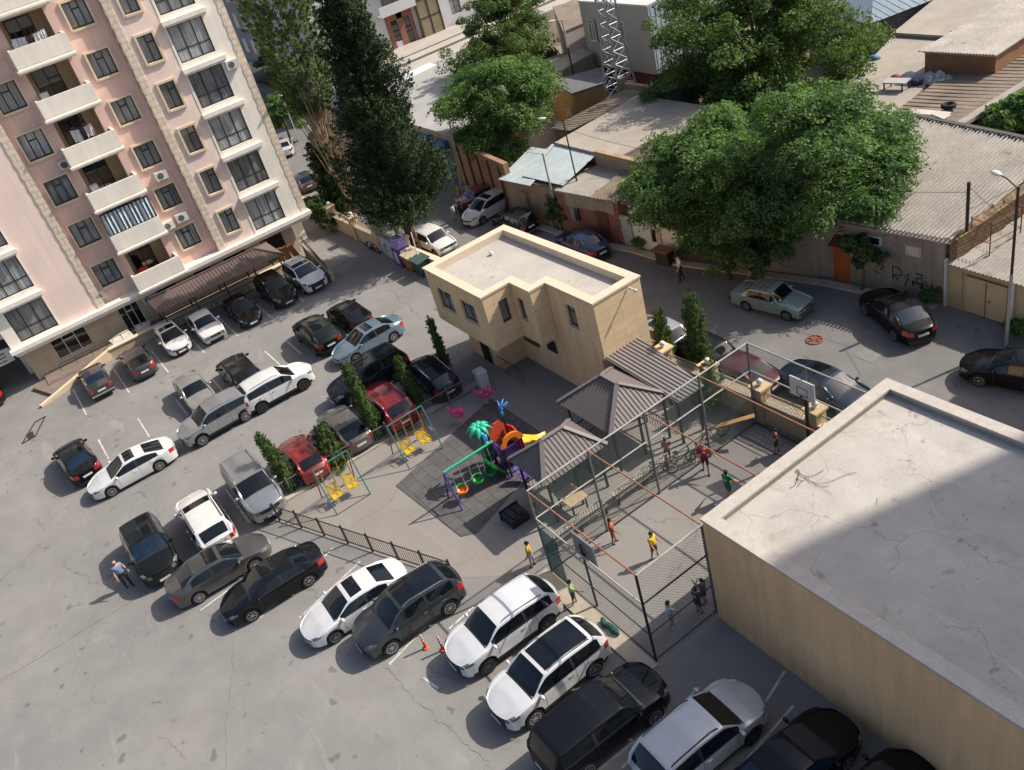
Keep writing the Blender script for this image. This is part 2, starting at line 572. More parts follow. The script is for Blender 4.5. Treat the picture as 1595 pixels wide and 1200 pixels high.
# seams in the asphalt
mb = MB()
rnd = random.Random(21)
def crack(a, c, wdt, n=26, jit=.07):
    a = Vector((*a, 0)); c = Vector((*c, 0)); d = (c - a).normalized(); s_ = Vector((-d.y, d.x, 0))
    off = 0; pts = []
    for k in range(n + 1):
        off = off * .8 + rnd.uniform(-jit, jit); p = a.lerp(c, k / n) + s_ * off
        pts.append((p.x, p.y, .003))
    mb.tube(pts, [wdt * rnd.uniform(.15, .8) for _ in pts], 4)
crack((-36.7, -12), (-36.7, -3.2), .014, 30, .03)
crack((-24.3, 3.1), (-21.2, 3.4), .012); crack((-21.2, 3.4), (-18.2, 3.86), .012); crack((-18.2, 3.86), (-14.5, 3.9), .010)
crack((-44.0, -2.0), (-33.5, -7.5), .008); crack((-30.5, -1.0), (-24.5, -3.5), .008); crack((-23.2, 4.4), (-21.4, 5.0), .01)
struct("asphalt_seam", mb, mat("bitumen", (.09, .086, .08), .9))
# kerb of the far pavement
mb = MB()
far = [(-62, 31.05), (-53, 29.35), (-49, 29.8), (-45.6, 29.75), (-41, 30.7), (-37.4, 30.9), (-33, 32.2), (-28.3, 33.5), (-22.6, 34.3)]
for a, b in zip(far[:-1], far[1:]):
    mb.bar((a[0], a[1] - .25, .06), (b[0], b[1] - .25, .06), .5, .12)
struct("far_kerb", mb, M_kerb)

# ---------------------------------------------------------------- shared building materials
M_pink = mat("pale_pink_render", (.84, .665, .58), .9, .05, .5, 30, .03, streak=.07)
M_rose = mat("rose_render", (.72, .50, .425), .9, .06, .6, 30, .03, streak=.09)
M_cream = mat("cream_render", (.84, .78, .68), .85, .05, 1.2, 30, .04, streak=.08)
M_trim = mat("sand_stone_trim", (.68, .56, .40), .85, .07, 2, 30, .06)
M_quoin = brick_mat("quoin_stone", (.74, .64, .50), (.68, .57, .44), (.52, .43, .33), .6, .42, .03)
M_travert = brick_mat("travertine_cladding", (.50, .39, .265), (.46, .355, .24), (.32, .245, .17), 1.2, .6, .008, .8, .12, nscale=.7)
M_frame = mat("dark_bronze_frame", (.030, .024, .022), .45, .1, 5)
M_glassd = glass("curtained_glass", (.20, .21, .21), .06)
M_glass2 = glass("pale_curtain_glass", (.36, .375, .37), .08)
M_glassk = glass("black_glass", (.012, .014, .015), .04)
M_alum = mat("white_aluminium", (.62, .61, .58), .5, .05)
M_ac = mat("air_conditioner_white", (.62, .60, .55), .6, .06)
M_dark = mat("dark_void", (.015, .014, .013), .9, .1)
M_black = mat("black_metal", (.022, .020, .020), .5, .15, 4)
M_brownmet = mat("brown_iron", (.040, .028, .022), .55, .15, 4)
M_conc = mat("rough_concrete", (.30, .275, .24), .92, .18, .8, 12, .12, bmp=.2, stain=((.16, .14, .12), .7, .62))
M_roofc = cracked_mat("roof_screed", (.43, .40, .355), (.485, .45, .40), .25, .006, .12, scuff=.3, crack_amt=.42)
M_rust = mat("rusty_steel", (.22, .085, .05), .8, .25, 3, 20, .2)
M_wood = mat("weathered_wood", (.30, .20, .11), .85, .25, 3, 16, .2)

def window(parent, x, y0, y1, z0, z1, cols=3, transom=None, depth=.10, glassm=None, framem=None, trim=None, fw_=.07, face=1, curtain=True):
    """window in a wall whose plane is x (facing +x); parts: window_frame > window_pane, optional surround"""
    glassm = glassm or M_glassd; framem = framem or M_frame
    f = MB()
    xo = x - depth + .06
    f.box(x - depth, xo, y0, y0 + fw_, z0, z1); f.box(x - depth, xo, y1 - fw_, y1, z0, z1)
    f.box(x - depth, xo, y0 + fw_, y1 - fw_, z0, z0 + fw_); f.box(x - depth, xo, y0 + fw_, y1 - fw_, z1 - fw_, z1)
    for i in range(1, cols):
        yy = y0 + (y1 - y0) * i / cols
        f.box(x - depth + .005, xo - .003, yy - fw_ * .45, yy + fw_ * .45, z0 + fw_, z1 - fw_)
    if transom == 'low':
        zz = z0 + (z1 - z0) * .34
        f.box(x - depth + .008, xo - .006, y0 + fw_, y1 - fw_, zz - fw_ * .45, zz + fw_ * .45)
    elif transom == 'mid':
        zz = z0 + (z1 - z0) * .70
        yy0 = y0 + (y1 - y0) / cols; yy1 = y0 + (y1 - y0) * 2 / cols
        f.box(x - depth + .008, xo - .006, yy0, yy1, zz - fw_ * .6, zz + fw_ * .6)
    fo = obj("window_frame", f, framem, parent)
    p = MB(); p.box(x - depth - .03, x - depth + .02, y0 + .02, y1 - .02, z0 + .02, z1 - .02)
    obj("window_pane", p, glassm, fo)
    if trim:
        t = MB(); k = trim
        t.box(x - .02, x + .10, y0 - k, y0, z0 - k, z1 + k); t.box(x - .02, x + .10, y1, y1 + k, z0 - k, z1 + k)
        t.box(x - .02, x + .10, y0, y1, z1, z1 + k); t.box(x - .02, x + .13, y0, y1, z0 - k, z0)
        obj("window_surround", t, M_trim, fo)
    return fo

def wall_holes(mb, x0, x1, ya, yb, za, zb, holes, m=0):
    """wall slab x0..x1 over y,z with rectangular holes (y0,y1,z0,z1)"""
    ys = sorted({ya, yb, *[h[0] for h in holes], *[h[1] for h in holes]})
    zs = sorted({za, zb, *[h[2] for h in holes], *[h[3] for h in holes]})
    ys = [y for y in ys if ya <= y <= yb]; zs = [z for z in zs if za <= z <= zb]
    for j in range(len(zs) - 1):
        run = None
        for i in range(len(ys) - 1):
            cy, cz = (ys[i] + ys[i + 1]) / 2, (zs[j] + zs[j + 1]) / 2
            solid = not any(h[0] < cy < h[1] and h[2] < cz < h[3] for h in holes)
            if solid:
                if run is None: run = ys[i]
                e = ys[i + 1]
            if (not solid or i == len(ys) - 2) and run is not None:
                mb.box(x0, x1, run, e, zs[j], zs[j + 1], m); run = None

def ac_unit(parent, c, face=(1, 0)):
    """air conditioner: casing > fan_grille"""
    b = MB(); b.box(c[0], c[0] + .32, c[1] - .42, c[1] + .42, c[2] - .29, c[2] + .29)
    b.bar((c[0], c[1] - .3, c[2] - .32), (c[0] + .3, c[1] - .3, c[2] - .32), .04, .04)
    b.bar((c[0], c[1] + .3, c[2] - .32), (c[0] + .3, c[1] + .3, c[2] - .32), .04, .04)
    o = obj("air_conditioner", b, M_ac, parent)
    g = MB(); g.lathe((c[0] + .32, c[1] - .08, c[2]), [(.22, 0), (.22, .012), (.17, .02), (.16, .006), (.06, .008), (.05, .02)], 14, 0, 'x')
    obj("fan_grille", g, mat("grey_grille", (.12, .12, .12), .6), o)
    return o

# ================================================================ PINK APARTMENT BUILDING (left)
apt = thing("apartment_building", "tall pink and cream apartment block with stacked balconies on the left", "apartment building", (-66, 8, 0))
TOP = 34.0
XF, XR = -64.6, -65.1            # projecting bays and recessed middle
SP = 3.12
# projecting bays: north bay (pink + cream column) and south bay
m_, c_ = MB(), MB()
holes = []
for k in range(-3, 7):
    z = 12.6 + SP * k
    if z > 3: holes.append((14.42, 16.88, z, z + 2.34))
    zs_ = 13.3 + SP * k
    if zs_ > 3.2: holes.append((12.36, 13.42, zs_, zs_ + 1.72))
wall_holes(m_, XF - .4, XF, 11.8, 14.25, 3.05, TOP, holes)
wall_holes(c_, XF - .4, XF + .03, 14.25, 18.15, 3.05, TOP, holes)
holes2 = []
for k in range(-3, 7):
    z = 12.6 + SP * k
    if z > 3: holes2.append((-3.22, -.66, z - .02, z + 2.32))
wall_holes(m_, XF - .4, XF, -.55, 2.1, 3.05, TOP, holes2)
c2_ = MB(); wall_holes(c2_, XF - .4, XF + .03, -4.0, -.55, 3.05, TOP, holes2)
m_.box(-78, XF - .4, -4.0, 18.55, TOP - .3, TOP)
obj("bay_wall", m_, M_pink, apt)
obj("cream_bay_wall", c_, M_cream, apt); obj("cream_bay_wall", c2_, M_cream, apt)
q = MB()
for k in range(int((TOP - 3.05) / .42)):
    z = 3.05 + .42 * k
    e = .05 if k % 2 else .0
    q.box(XF - .45, XF + .05, 11.3 + e * .6, 11.8 + e, z, z + .40)
    q.box(XF - .45, XF + .05, 2.1 - e, 2.6 - e * .6, z, z + .40)
    q.box(XF - .9, XF + .06, 18.15 - e, 18.62, z, z + .40)
q.box(XF - .40, XF + .03, 11.32, 11.79, 3.05, TOP); q.box(XF - .40, XF + .03, 2.12, 2.58, 3.05, TOP); q.box(XF - .8, XF + .035, 18.18, 18.6, 3.05, TOP)
obj("quoin_strip", q, M_quoin, apt)
# recessed rose wall with balcony openings and windows
r_ = MB(); hr = []
for k in range(-3, 7):
    z = 13.45 + SP * k
    if z > 3.1:
        hr += [(9.12, 10.55, z - .02, z + 1.58), (3.02, 4.58, z - .02, z + 1.68)]
    zb = 12.55 + SP * k
    if zb > 2.9: hr.append((5.35, 8.05, zb + .05, zb + 2.62))
wall_holes(r_, XR - .3, XR, 2.6, 11.3, 3.05, TOP, hr)
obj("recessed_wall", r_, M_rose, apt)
for k in range(-3, 7):
    z = 13.45 + SP * k
    if z > 3.1:
        window(apt, XR, 9.12, 10.55, z, z + 1.56, 3, 'mid', .16, M_glassd if k % 3 else M_glass2, trim=.13)
        window(apt, XR, 3.02, 4.58, z, z + 1.66, 3, 'mid', .16, M_glassd if k % 2 else M_glass2, trim=.13)
    z = 12.6 + SP * k
    if z > 3:
        window(apt, XF, 14.42, 16.88, z, z + 2.34, 3, 'low', .12, M_glass2 if k % 2 else M_glassd)
        window(apt, XF, -3.22, -.66, z - .02, z + 2.32, 3, 'low', .12, M_glassd if k % 2 else M_glass2)
        for (a, b) in ((14.2, 17.3), (-3.95, -.45)):
            l = MB(); l.box(XF + .02, XF + .42, a, b, z + 2.50, z + 2.78); l.box(XF + .02, XF + .32, a + .08, b - .08, z + 2.36, z + 2.50)
            obj("window_ledge", l, M_cream, apt)
    zs_ = 13.3 + SP * k
    if zs_ > 3.2:
        window(apt, XF, 12.36, 13.42, zs_, zs_ + 1.72, 2, 'mid', .2, M_glassd, trim=.15)
    zb = 12.55 + SP * k
    if zb > 2.9:
        # balcony: parapet > lip ; loggia room behind
        b = MB(); b.box(XR, -63.95, 4.98, 8.46, zb - .12, zb + .02)
        b.box(-64.07, -63.93, 4.98, 8.46, zb + .02, zb + 1.08); b.box(XR, -64.07, 4.98, 5.12, zb + .02, zb + 1.08); b.box(XR, -64.07, 8.32, 8.46, zb + .02, zb + 1.08)
        bo = obj("balcony", b, M_cream, apt)
        li = MB(); li.box(XR, -63.82, 4.88, 8.56, zb - .24, zb - .12); li.box(XR, -63.88, 4.93, 8.51, zb - .34, zb - .24)
        obj("balcony_lip", li, M_cream, bo)
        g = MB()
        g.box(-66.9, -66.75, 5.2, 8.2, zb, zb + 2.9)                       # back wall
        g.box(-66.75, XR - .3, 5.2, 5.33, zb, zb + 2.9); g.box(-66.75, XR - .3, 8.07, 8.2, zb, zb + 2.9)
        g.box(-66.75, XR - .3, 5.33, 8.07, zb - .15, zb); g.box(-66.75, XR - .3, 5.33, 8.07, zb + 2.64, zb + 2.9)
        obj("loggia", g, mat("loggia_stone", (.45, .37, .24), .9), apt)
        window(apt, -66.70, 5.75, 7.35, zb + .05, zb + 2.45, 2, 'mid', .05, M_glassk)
        if k == -2:
            gz = MB(); gz.box(-64.10, -64.05, 5.05, 8.40, zb + 1.1, zb + 2.62)
            go = obj("balcony_glazing", gz, mat("blue_blinds", (.42, .52, .55), .35, .3, 1, 2, .2), apt)
            bl = MB()
            for j in range(13):
                y = 5.05 + j * .279
                bl.box(-64.06, -63.99, y - .02, y + .02, zb + 1.1, zb + 2.62, 0)
                if j < 12: bl.obox((-64.02, y + .14, zb + 1.86), .015, .17, 1.46, .5 if j % 3 else -.3, 1)
            bl.box(-64.06, -63.99, 5.05, 8.40, zb + 2.58, zb + 2.66, 0); bl.box(-64.06, -63.99, 5.05, 8.40, zb + 1.08, zb + 1.14, 0)
            obj("vertical_blind", bl, [M_frame, mat("pale_blue_slat", (.55, .64, .66), .5, .2, 2)], go)
for (y, z) in ((10.2, 9.55), (10.2, 6.35), (5.0, 12.6), (2.75, 3.75), (9.1, 6.2)):
    ac_unit(apt, (XR, y - .2, z))
ac_unit(apt, (XF + .03, 17.5, 14.6))
ac_unit(apt, (-65.2, 5.35, 2.0))
# cornice and stone ground floor
cn = MB()
cn.box(-65.2, -64.15, -4.15, 18.75, 2.78, 3.05); cn.box(-65.2, -64.35, -4.0, 18.6, 2.56, 2.78); cn.box(-65.2, -64.55, -3.9, 18.5, 2.40, 2.56)
obj("cornice", cn, M_cream, apt)
gf = MB()
gh = [(-1.8, .68, .68, 2.3), (3.1, 4.58, .2, 2.35), (6.1, 7.6, 1.2, 2.35), (11.4, 13.2, .9, 2.3), (14.4, 16.2, .3, 2.3), (9.0, 10.3, .9, 2.35)]
wall_holes(gf, -65.5, -65.2, -3.62, 17.15, -.2, 2.42, gh)
gf.box(-78, -65.5, -3.62, -3.32, -.2, 3.05); gf.box(-78, -65.5, 16.85, 17.15, -.2, 3.05)
obj("ground_floor_wall", gf, M_travert, apt)
for (a, b, c, d) in gh:
    window(apt, -65.2, a, b, c, d, 3, 'mid', .16, M_glassk, M_alum if a < 5 else M_frame, fw_=.06)
# solid core behind, so that no light comes through
core = MB(); core.box(-78, -67.0, -4.0, 18.5, 0.0, TOP - .3)
core.box(-67.0, XF - .41, 11.85, 18.1, 3.06, TOP - .3); core.box(-67.0, XF - .41, -3.95, 2.05, 3.06, TOP - .3)
core.box(-66.95, -65.8, 2.3, 5.18, 3.06, TOP - .3); core.box(-66.95, -65.8, 8.22, 11.6, 3.06, TOP - .3)
core.box(-67.0, -65.75, -3.3, 16.8, 0.0, 2.4)
obj("inner_wall", core, M_cream, apt)
# south wing over the passage
wg = MB(); wg.box(-80, -66.6, -22, -4.02, 3.3, TOP)
obj("wing_wall", wg, M_cream, apt)
pw = MB(); pw.box(-80, -79.5, -22, -4, 0, 3.3)
obj("passage_wall", pw, M_conc, apt)
pp = MB(); pp.tube([(-66.5, -4.3, 3.2), (-66.5, -9, 3.2), (-66.5, -16, 3.2)], .05)
obj("drain_pipe", pp, M_brownmet, apt)
# name board above the passage, lettering too small to read
sg = thing("name_board", "white board with three lines of small dark lettering hung over the car passage", "sign", (-65.6, -4.9, 2.3))
b = MB(); b.obox((-65.55, -5.2, 2.5), .08, 2.0, 1.0, 0)
obj("board", b, mat("board_white", (.62, .60, .55), .6), sg)
tx = MB(); rnd = random.Random(5)
for rI, (ya, yb) in enumerate(((-6.0, -4.6), (-5.7, -4.6), (-5.8, -4.7))):
    y = ya
    while y < yb:
        wd = rnd.uniform(.05, .1)
        tx.box(-65.512, -65.50, y, y + wd, 2.76 - rI * .27 - rnd.uniform(.05, .09), 2.76 - rI * .27 + rnd.uniform(.02, .07))
        y += wd + .035
obj("lettering", tx, mat("sign_ink", (.05, .045, .04), .7), sg)
# things on the balconies
def laundry(y0, y1, z, seed, label, cols):
    rnd = random.Random(seed)
    t = thing("laundry", label, "laundry", (-64.6, y0, z))
    ln = MB(); ln.tube([(-64.5, y0, z), (-64.5, (y0 + y1) / 2, z - .12), (-64.5, y1, z)], .012, 4)
    obj("clothes_line", ln, M_black, t)
    y = y0 + .1; i = 0
    while y < y1 - .2:
        wd = rnd.uniform(.25, .55)
        h = rnd.uniform(.5, .85)
        c = MB(); n = 5
        vs = []
        for a in range(n + 1):
            for bb in range(4):
                sag = -.12 * math.sin(PI * ((y + wd * a / n) - y0) / (y1 - y0))
                vs.append((-64.5 + .04 * math.sin(a * 2.2 + bb), y + wd * a / n, z + sag - h * bb / 3 * (1 - .1 * math.sin(a))))
        c.add(vs, [(a * 4 + bb, a * 4 + bb + 1, a * 4 + bb + 5, a * 4 + bb + 4) for a in range(n) for bb in range(3)])
        obj("hanging_cloth", c, mat("cloth_%d" % (i % len(cols) + seed * 10), cols[i % len(cols)], .9), t)
        y += wd + .03; i += 1
laundry(5.4, 7.7, 20.75 - .35, 1, "white and lilac washing hung across the topmost visible balcony", [(.6, .62, .66), (.55, .52, .58), (.10, .05, .07), (.62, .58, .55)])
laundry(5.9, 7.4, 14.45, 2, "striped dark and white washing on a rack on the third balcony up", [(.5, .5, .52), (.05, .05, .07), (.5, .42, .48), (.07, .08, .14)])
def cabinet(y, z, label, col):
    b = MB(); b.box(-65.05, -64.6, y, y + .5, z, z + 1.3); b.box(-64.595, -64.57, y + .04, y + .46, z + .06, z + 1.24)
    tag(obj("cabinet", b, mat("cab_" + label[:8].replace(" ", "_"), col, .5), loc=(-64.8, y, z)), label, "cabinet")
cabinet(5.45, 18.85 - .05, "white cabinet on the topmost visible balcony beside the washing", (.6, .62, .64))
cabinet(5.45, 15.7, "white boiler cabinet on the empty second balcony from the top", (.58, .6, .62))
cabinet(5.45, 9.46, "white cabinet on the balcony directly above the glazed one", (.55, .56, .57))
b = MB(); b.box(-65.4, -64.9, 5.6, 6.4, 3.22, 4.1); b.ball((-65.1, 6.0, 4.15), .25, .35, .12)
tag(obj("red_armchair", b, mat("red_cloth", (.35, .03, .02), .8), loc=(-65.2, 6, 3.22)), "red covered chair on the lowest open balcony", "chair")

# terrace in front of the ground floor
tr = thing("terrace_wall", "low stone retaining wall with iron railing along the pink block, behind the parked cars", "retaining wall", (-62.6, 6, 0))
b = MB(); b.prism([(-60.75, -4.15), (-62.85, 1.2), (-63.2, 1.2), (-61.1, -4.2)], 0, [.12, .68, .68, .12]); b.box(-63.2, -62.85, 1.2, 14.9, 0, .68)
obj("wall_body", b, M_travert, tr)
b = MB(); b.bar((-60.9, -4.2, .155), (-63.0, 1.2, .715), .22, .05); b.box(-63.25, -62.78, 1.2, 14.95, .682, .75)
obj("wall_coping", b, M_trim, tr)
b = MB(); b.box(-65.19, -63.2, -3.2, 15, 0, .25); b.obox((-63.7, -1.8, .1), 2.6, 4.2, .2, .36)
obj("terrace_floor", b, mat("brown_paving", (.20, .155, .125), .9, .15), tr)
b = MB()
for y in np.arange(-2.0, 4.6, 1.1):
    b.tube([(-63.15, y, .75), (-63.15, y, 1.25)], .02, 5)
b.tube([(-63.15, -2, 1.25), (-63.15, 4.4, 1.25)], .022, 5)
obj("railing", b, M_black, tr)
for i, (yy, rz, wd, lab) in enumerate(((2.4, .25, 1.5, "torn white board lying on the terrace behind the old dark saloon"), (4.0, -.2, 1.1, "small pale board leaning on the terrace behind the grey hatchback"))):
    b = MB(); b.obox((-64.0, yy, .62), .9, wd, .05, rz, 0, 0, .45); b.obox((-63.8, yy - .4, .42), .3, .25, .3, .4); b.obox((-63.75, yy + .1, .4), .35, .3, .22, .9)
    tag(obj("broken_board", b, mat("dirty_white_board", (.52, .47, .40), .8, .2, 4, stain=((.1, .08, .06), 3, .55)), loc=(-64, yy, .25)), lab, "board")

# brown hipped canopy over the terrace
cp = thing("terrace_canopy", "long brown hipped metal canopy on posts beside the pink block's ground floor", "canopy", (-62, 9.5, 0))
M_bprof = mat("brown_profile_sheet", (.125, .088, .078), .5, .08, 1.5, 20, .05, spec=.5)
b = MB()
e0, e1, e2, e3 = (-60.8, 5.1, 2.3), (-60.5, 14.6, 2.3), (-64.1, 14.6, 2.3), (-64.1, 5.1, 2.3)
r0, r1 = (-62.3, 6.6, 2.95), (-62.3, 13.2, 2.95)
ribbed(b, [e0, e1, r1, r0], (-1, 0, .4), .24, .10, .045)
ribbed(b, [e2, e3, r0, r1], (1, 0, .4), .24, .10, .045)
ribbed(b, [e3, e0, r0], (0, 1, .4), .24, .10, .045)
ribbed(b, [e1, e2, r1], (0, -1, .4), .24, .10, .045)
for a, c in ((e0, r0), (e3, r0), (e1, r1), (e2, r1), (r0, r1)):
    b.bar((a[0], a[1], a[2] + .05), (c[0], c[1], c[2] + .05), .16, .05)
obj("canopy_roof", b, M_bprof, cp)
for y in (5.4, 7.7, 10.0, 12.3, 14.3):
    for x in (-61.0, -63.6):
        b = MB(); b.box(x - .05, x + .05, y - .05, y + .05, .2, 2.35)
        obj("canopy_post", b, M_brownmet, cp)
b = MB(); rnd = random.Random(3)
for k in range(5, 14):                      # scroll lattice
    for j in range(2):
        c = (-61.0, k + .5 * j + .2, .98)
        b.tube([(c[0], c[1] + .2 * math.cos(t * PI / 6), c[2] + .3 * math.sin(t * PI / 6)) for t in range(13)], .016, 4)
b.bar((-61, 5.4, 1.35), (-61, 14.3, 1.35), .04, .04); b.bar((-61, 5.4, .68), (-61, 14.3, .68), .04, .04)
b.bar((-61, 5.4, 2.25), (-61, 14.3, 2.25), .06, .10)
obj("scroll_railing", b, M_brownmet, cp)

# stepped wall and railing of the ramp right of the white suv
t = thing("ramp_wall", "tan parapet with a black railing on top beside the white suv, at the ramp's edge", "parapet", (-60, 16.6, 0))
b = MB(); b.prism([(-63.9, 16.95), (-57.3, 16.25), (-57.3, 16.55), (-63.9, 17.25)], 0, [1.1, .75, .75, 1.1])
obj("wall_body", b, mat("tan_render", (.36, .30, .21), .9, .12), t)
b = MB()
for i in range(14):
    k = i / 13; x = -63.8 + 6 * k; y = 17.1 - .7 * k; z = 1.08 - .33 * k
    b.tube([(x, y, z), (x, y, z + .55)], .018, 4)
b.tube([(-63.8, 17.1, 1.63), (-57.8, 16.4, 1.30)], .03, 5); b.tube([(-63.8, 17.1, 1.35), (-57.8, 16.4, 1.02)], .02, 5)
obj("railing", b, M_black, t)
t = thing("plank_stack", "brown wooden boards leaning on the wall behind the white suv", "boards", (-64, 15.4, 0))
for i in range(3):
    b = MB(); b.obox((-64.2 + .15 * i, 15.2 + .5 * i, .8), .06, .45, 1.5, 0, 0, .15 * i, .3)
    obj("plank", b, mat("orange_wood", (.36, .17, .06), .8, .2), t)
# ================================================================ TAN SERVICE BUILDING (middle)
M_tan = mat("tan_stone_facing", (.76, .53, .30), .88, .07, .5, 20, .05, stain=((.64, .43, .23), .5, .66), streak=.14)
M_tanb = brick_mat("tan_limestone_blocks", (.70, .53, .32), (.65, .48, .285), (.48, .35, .20), 1.5, .48, .012, .85, .1)
M_cap = mat("pale_coping", (.64, .53, .39), .85, .07, 1.5, 25, .07)
sb = thing("service_building", "two storey tan stone service building with a flat concrete roof and stepped front", "building", (-35.5, 19.2, 0))
A, B_, C_, D_, E_, F_, G_, H_ = (-40.6, 16.42), (-34.82, 16.42), (-34.82, 18.15), (-33.12, 18.15), (-33.12, 19.12), (-29.45, 19.12), (-29.45, 21.95), (-40.6, 21.8)
PZ = 6.0
u = MB()
rects = [((-40.6, -34.82), 16.42, 'y', [(-39.75, -38.25, 3.85, 5.08), (-37.3, -35.9, 3.95, 5.12)]),
         ((-34.82, -33.12), 18.15, 'y', [(-34.52, -33.96, 3.98, 5.22)]),
         ((-33.12, -29.45), 19.12, 'y', [(-31.76, -31.02, 4.0, 5.22)])]
def wall_y(mb, x0, x1, y, th, z0, z1, holes, m=0):
    tmp = MB()
    wall_holes(tmp, y, y + th, x0, x1, z0, z1, [(h[0], h[1], h[2], h[3]) for h in holes], m)
    mb.add([(p[1], p[0], p[2]) for p in tmp.v], [f[::-1] for f in tmp.f], m)
for (xr, y, _, hs) in rects:
    wall_y(u, xr[0], xr[1], y, .28, 2.8, PZ - .1, hs)
tmp = MB(); wall_holes(tmp, B_[0] - .28, B_[0], 16.70, 18.15, 2.8, PZ - .1, [(17.25, 17.80, 4.02, 5.3)]); u.add(tmp.v, tmp.f)
u.box(D_[0] - .28, D_[0], 18.43, 19.12, 2.8, PZ - .1)
u.box(-40.6, -40.32, 16.70, 21.8, 2.8, PZ - .1)
u.box(-40.32, -29.74, 21.6, 21.88, 0, PZ - .1)
u.prism([(-40.3, 16.7), (-35.1, 16.7), (-35.1, 18.45), (-33.4, 18.45), (-33.4, 19.4), (-29.75, 19.4), (-29.75, 21.6), (-40.3, 21.6)], 2.80, 2.95)
obj("upper_wall", u, M_tan, sb)
b = MB(); b.box(-29.73, -29.44, 19.41, 21.95, 0, PZ - .1); b.box(-29.449, -29.44, 19.12, 19.41, 0, PZ - .1)
obj("block_wall", b, M_tanb, sb)
b = MB(); b.box(-33.116, -33.105, 18.16, 19.11, 2.81, PZ - .11); obj("block_wall", b, M_tanb, sb); b = MB(); b.box(-34.816, -34.805, 16.43, 17.24, 2.81, PZ - .11); b.box(-34.816, -34.805, 17.81, 18.14, 2.81, PZ - .11)
b.box(-34.816, -34.805, 17.24, 17.81, 5.31, PZ - .11); b.box(-34.816, -34.805, 17.24, 17.81, 2.81, 4.01)
obj("block_wall", b, M_tanb, sb)
b = MB()
b.box(-40.3, -37.1, 17.6, 17.85, 0, 2.8); b.box(-37.35, -37.1, 17.85, 19.7, 0, 2.8); b.box(-37.1, -29.73, 19.13, 19.4, 0, 2.8)
b.box(-40.3, -40.05, 17.85, 21.6, 0, 2.8)
obj("ground_floor_wall", b, M_tan, sb)
b = MB()
outer = [A, B_, C_, D_, E_, F_, G_, H_]
inner = [(-40.1, 16.85), (-35.25, 16.85), (-35.25, 18.58), (-33.55, 18.58), (-33.55, 19.55), (-29.9, 19.55), (-29.9, 21.5), (-40.1, 21.4)]
o2 = [(x + dx, y + dy) for (x, y), (dx, dy) in zip(outer, ((-.05, -.05), (.05, -.05), (.05, -.05), (.05, -.05), (.05, -.05), (.05, -.05), (.05, .05), (-.05, .05)))]
n = 8
vs = [(p[0], p[1], PZ) for p in o2] + [(p[0], p[1], PZ) for p in inner] + [(p[0], p[1], PZ - .1) for p in o2] + [(p[0], p[1], PZ - .42) for p in inner]
fs = []
for i in range(n):
    j = (i + 1) % n
    fs += [(i, j, n + j, n + i), (2 * n + i, 2 * n + j, j, i), (n + i, n + j, 3 * n + j, 3 * n + i)]
b.add(vs, fs)
obj("parapet", b, M_cap, sb)
b = MB(); b.face([(p[0], p[1], PZ - .40) for p in inner])
obj("roof", b, M_roofc, sb)
def window_y(parent, y, x0, x1, z0, z1, cols=2, glassm=None, framem=None, depth=.18, fw_=.06, transom=True):
    framem = framem or M_frame; glassm = glassm or M_glassd
    f = MB(); ya, yb = y + depth - .06, y + depth
    f.box(x0, x0 + fw_, ya, yb, z0, z1); f.box(x1 - fw_, x1, ya, yb, z0, z1)
    f.box(x0 + fw_, x1 - fw_, ya, yb, z0, z0 + fw_); f.box(x0 + fw_, x1 - fw_, ya, yb, z1 - fw_, z1)
    for i in range(1, cols):
        xx = x0 + (x1 - x0) * i / cols
        f.box(xx - fw_ * .4, xx + fw_ * .4, ya + .004, yb, z0 + fw_, z1 - fw_)
    if transom: f.box(x0 + fw_, x1 - fw_, ya + .008, yb, z1 - .4, z1 - .35)
    fo = obj("window_frame", f, framem, parent)
    p = MB(); p.box(x0 + .02, x1 - .02, yb - .03, yb + .04, z0 + .02, z1 - .02)
    obj("window_pane", p, glassm, fo)
    s = MB(); s.box(x0 - .06, x1 + .06, y - .06, y + .1, z0 - .06, z0 - .002)
    obj("window_sill", s, M_cap, fo)
for (xr, y, _, hs) in rects:
    for h in hs: window_y(sb, y, *h, cols=2 if h[1] - h[0] > 1 else 1)
window(sb, -34.82, 17.25, 17.80, 4.02, 5.3, 1, 'mid', .18)
b = MB(); b.box(-39.05, -38.2, 17.55, 17.63, 0, 2.15)
obj("door", b, M_dark, sb)
for (xa, xb, za, zb_) in ((-36.7, -35.3, 1.3, 2.2), (-34.4, -33.6, 1.6, 2.3)):
    b = MB(); b.box(xa, xb, 19.06, 19.14, za, zb_); obj("grille_window", b, M_glassk, sb)
b = MB(); b.tube([(-29.4, 21.2, 5.75), (-29.0, 21.25, 5.7)], .05, 8); b.ball((-28.98, 21.25, 5.7), .09)
obj("security_camera", b, M_ac, sb)
b = MB()
for k in range(8): b.tube([(-37.0 + .32 * k, 17.4, .05), (-37.0 + .32 * k, 17.4, 1.1)], .015, 4)
b.tube([(-37.0, 17.4, 1.1), (-34.76, 17.4, 1.1)], .025, 5)
tag(obj("stair_railing", b, M_brownmet, loc=(-36, 17.4, 0)), "brown iron railing at the foot of the tan building's entrance recess", "railing")
b = MB(); b.ball((-38.9, 19.7, PZ - .3), .12); b.tube([(-38.9, 19.7, PZ - .4), (-38.9, 19.7, PZ - .3)], .05)
tag(obj("roof_vent", b, M_ac, loc=(-38.9, 19.7, PZ - .4)), "small white ball vent on the tan building's concrete roof", "vent")

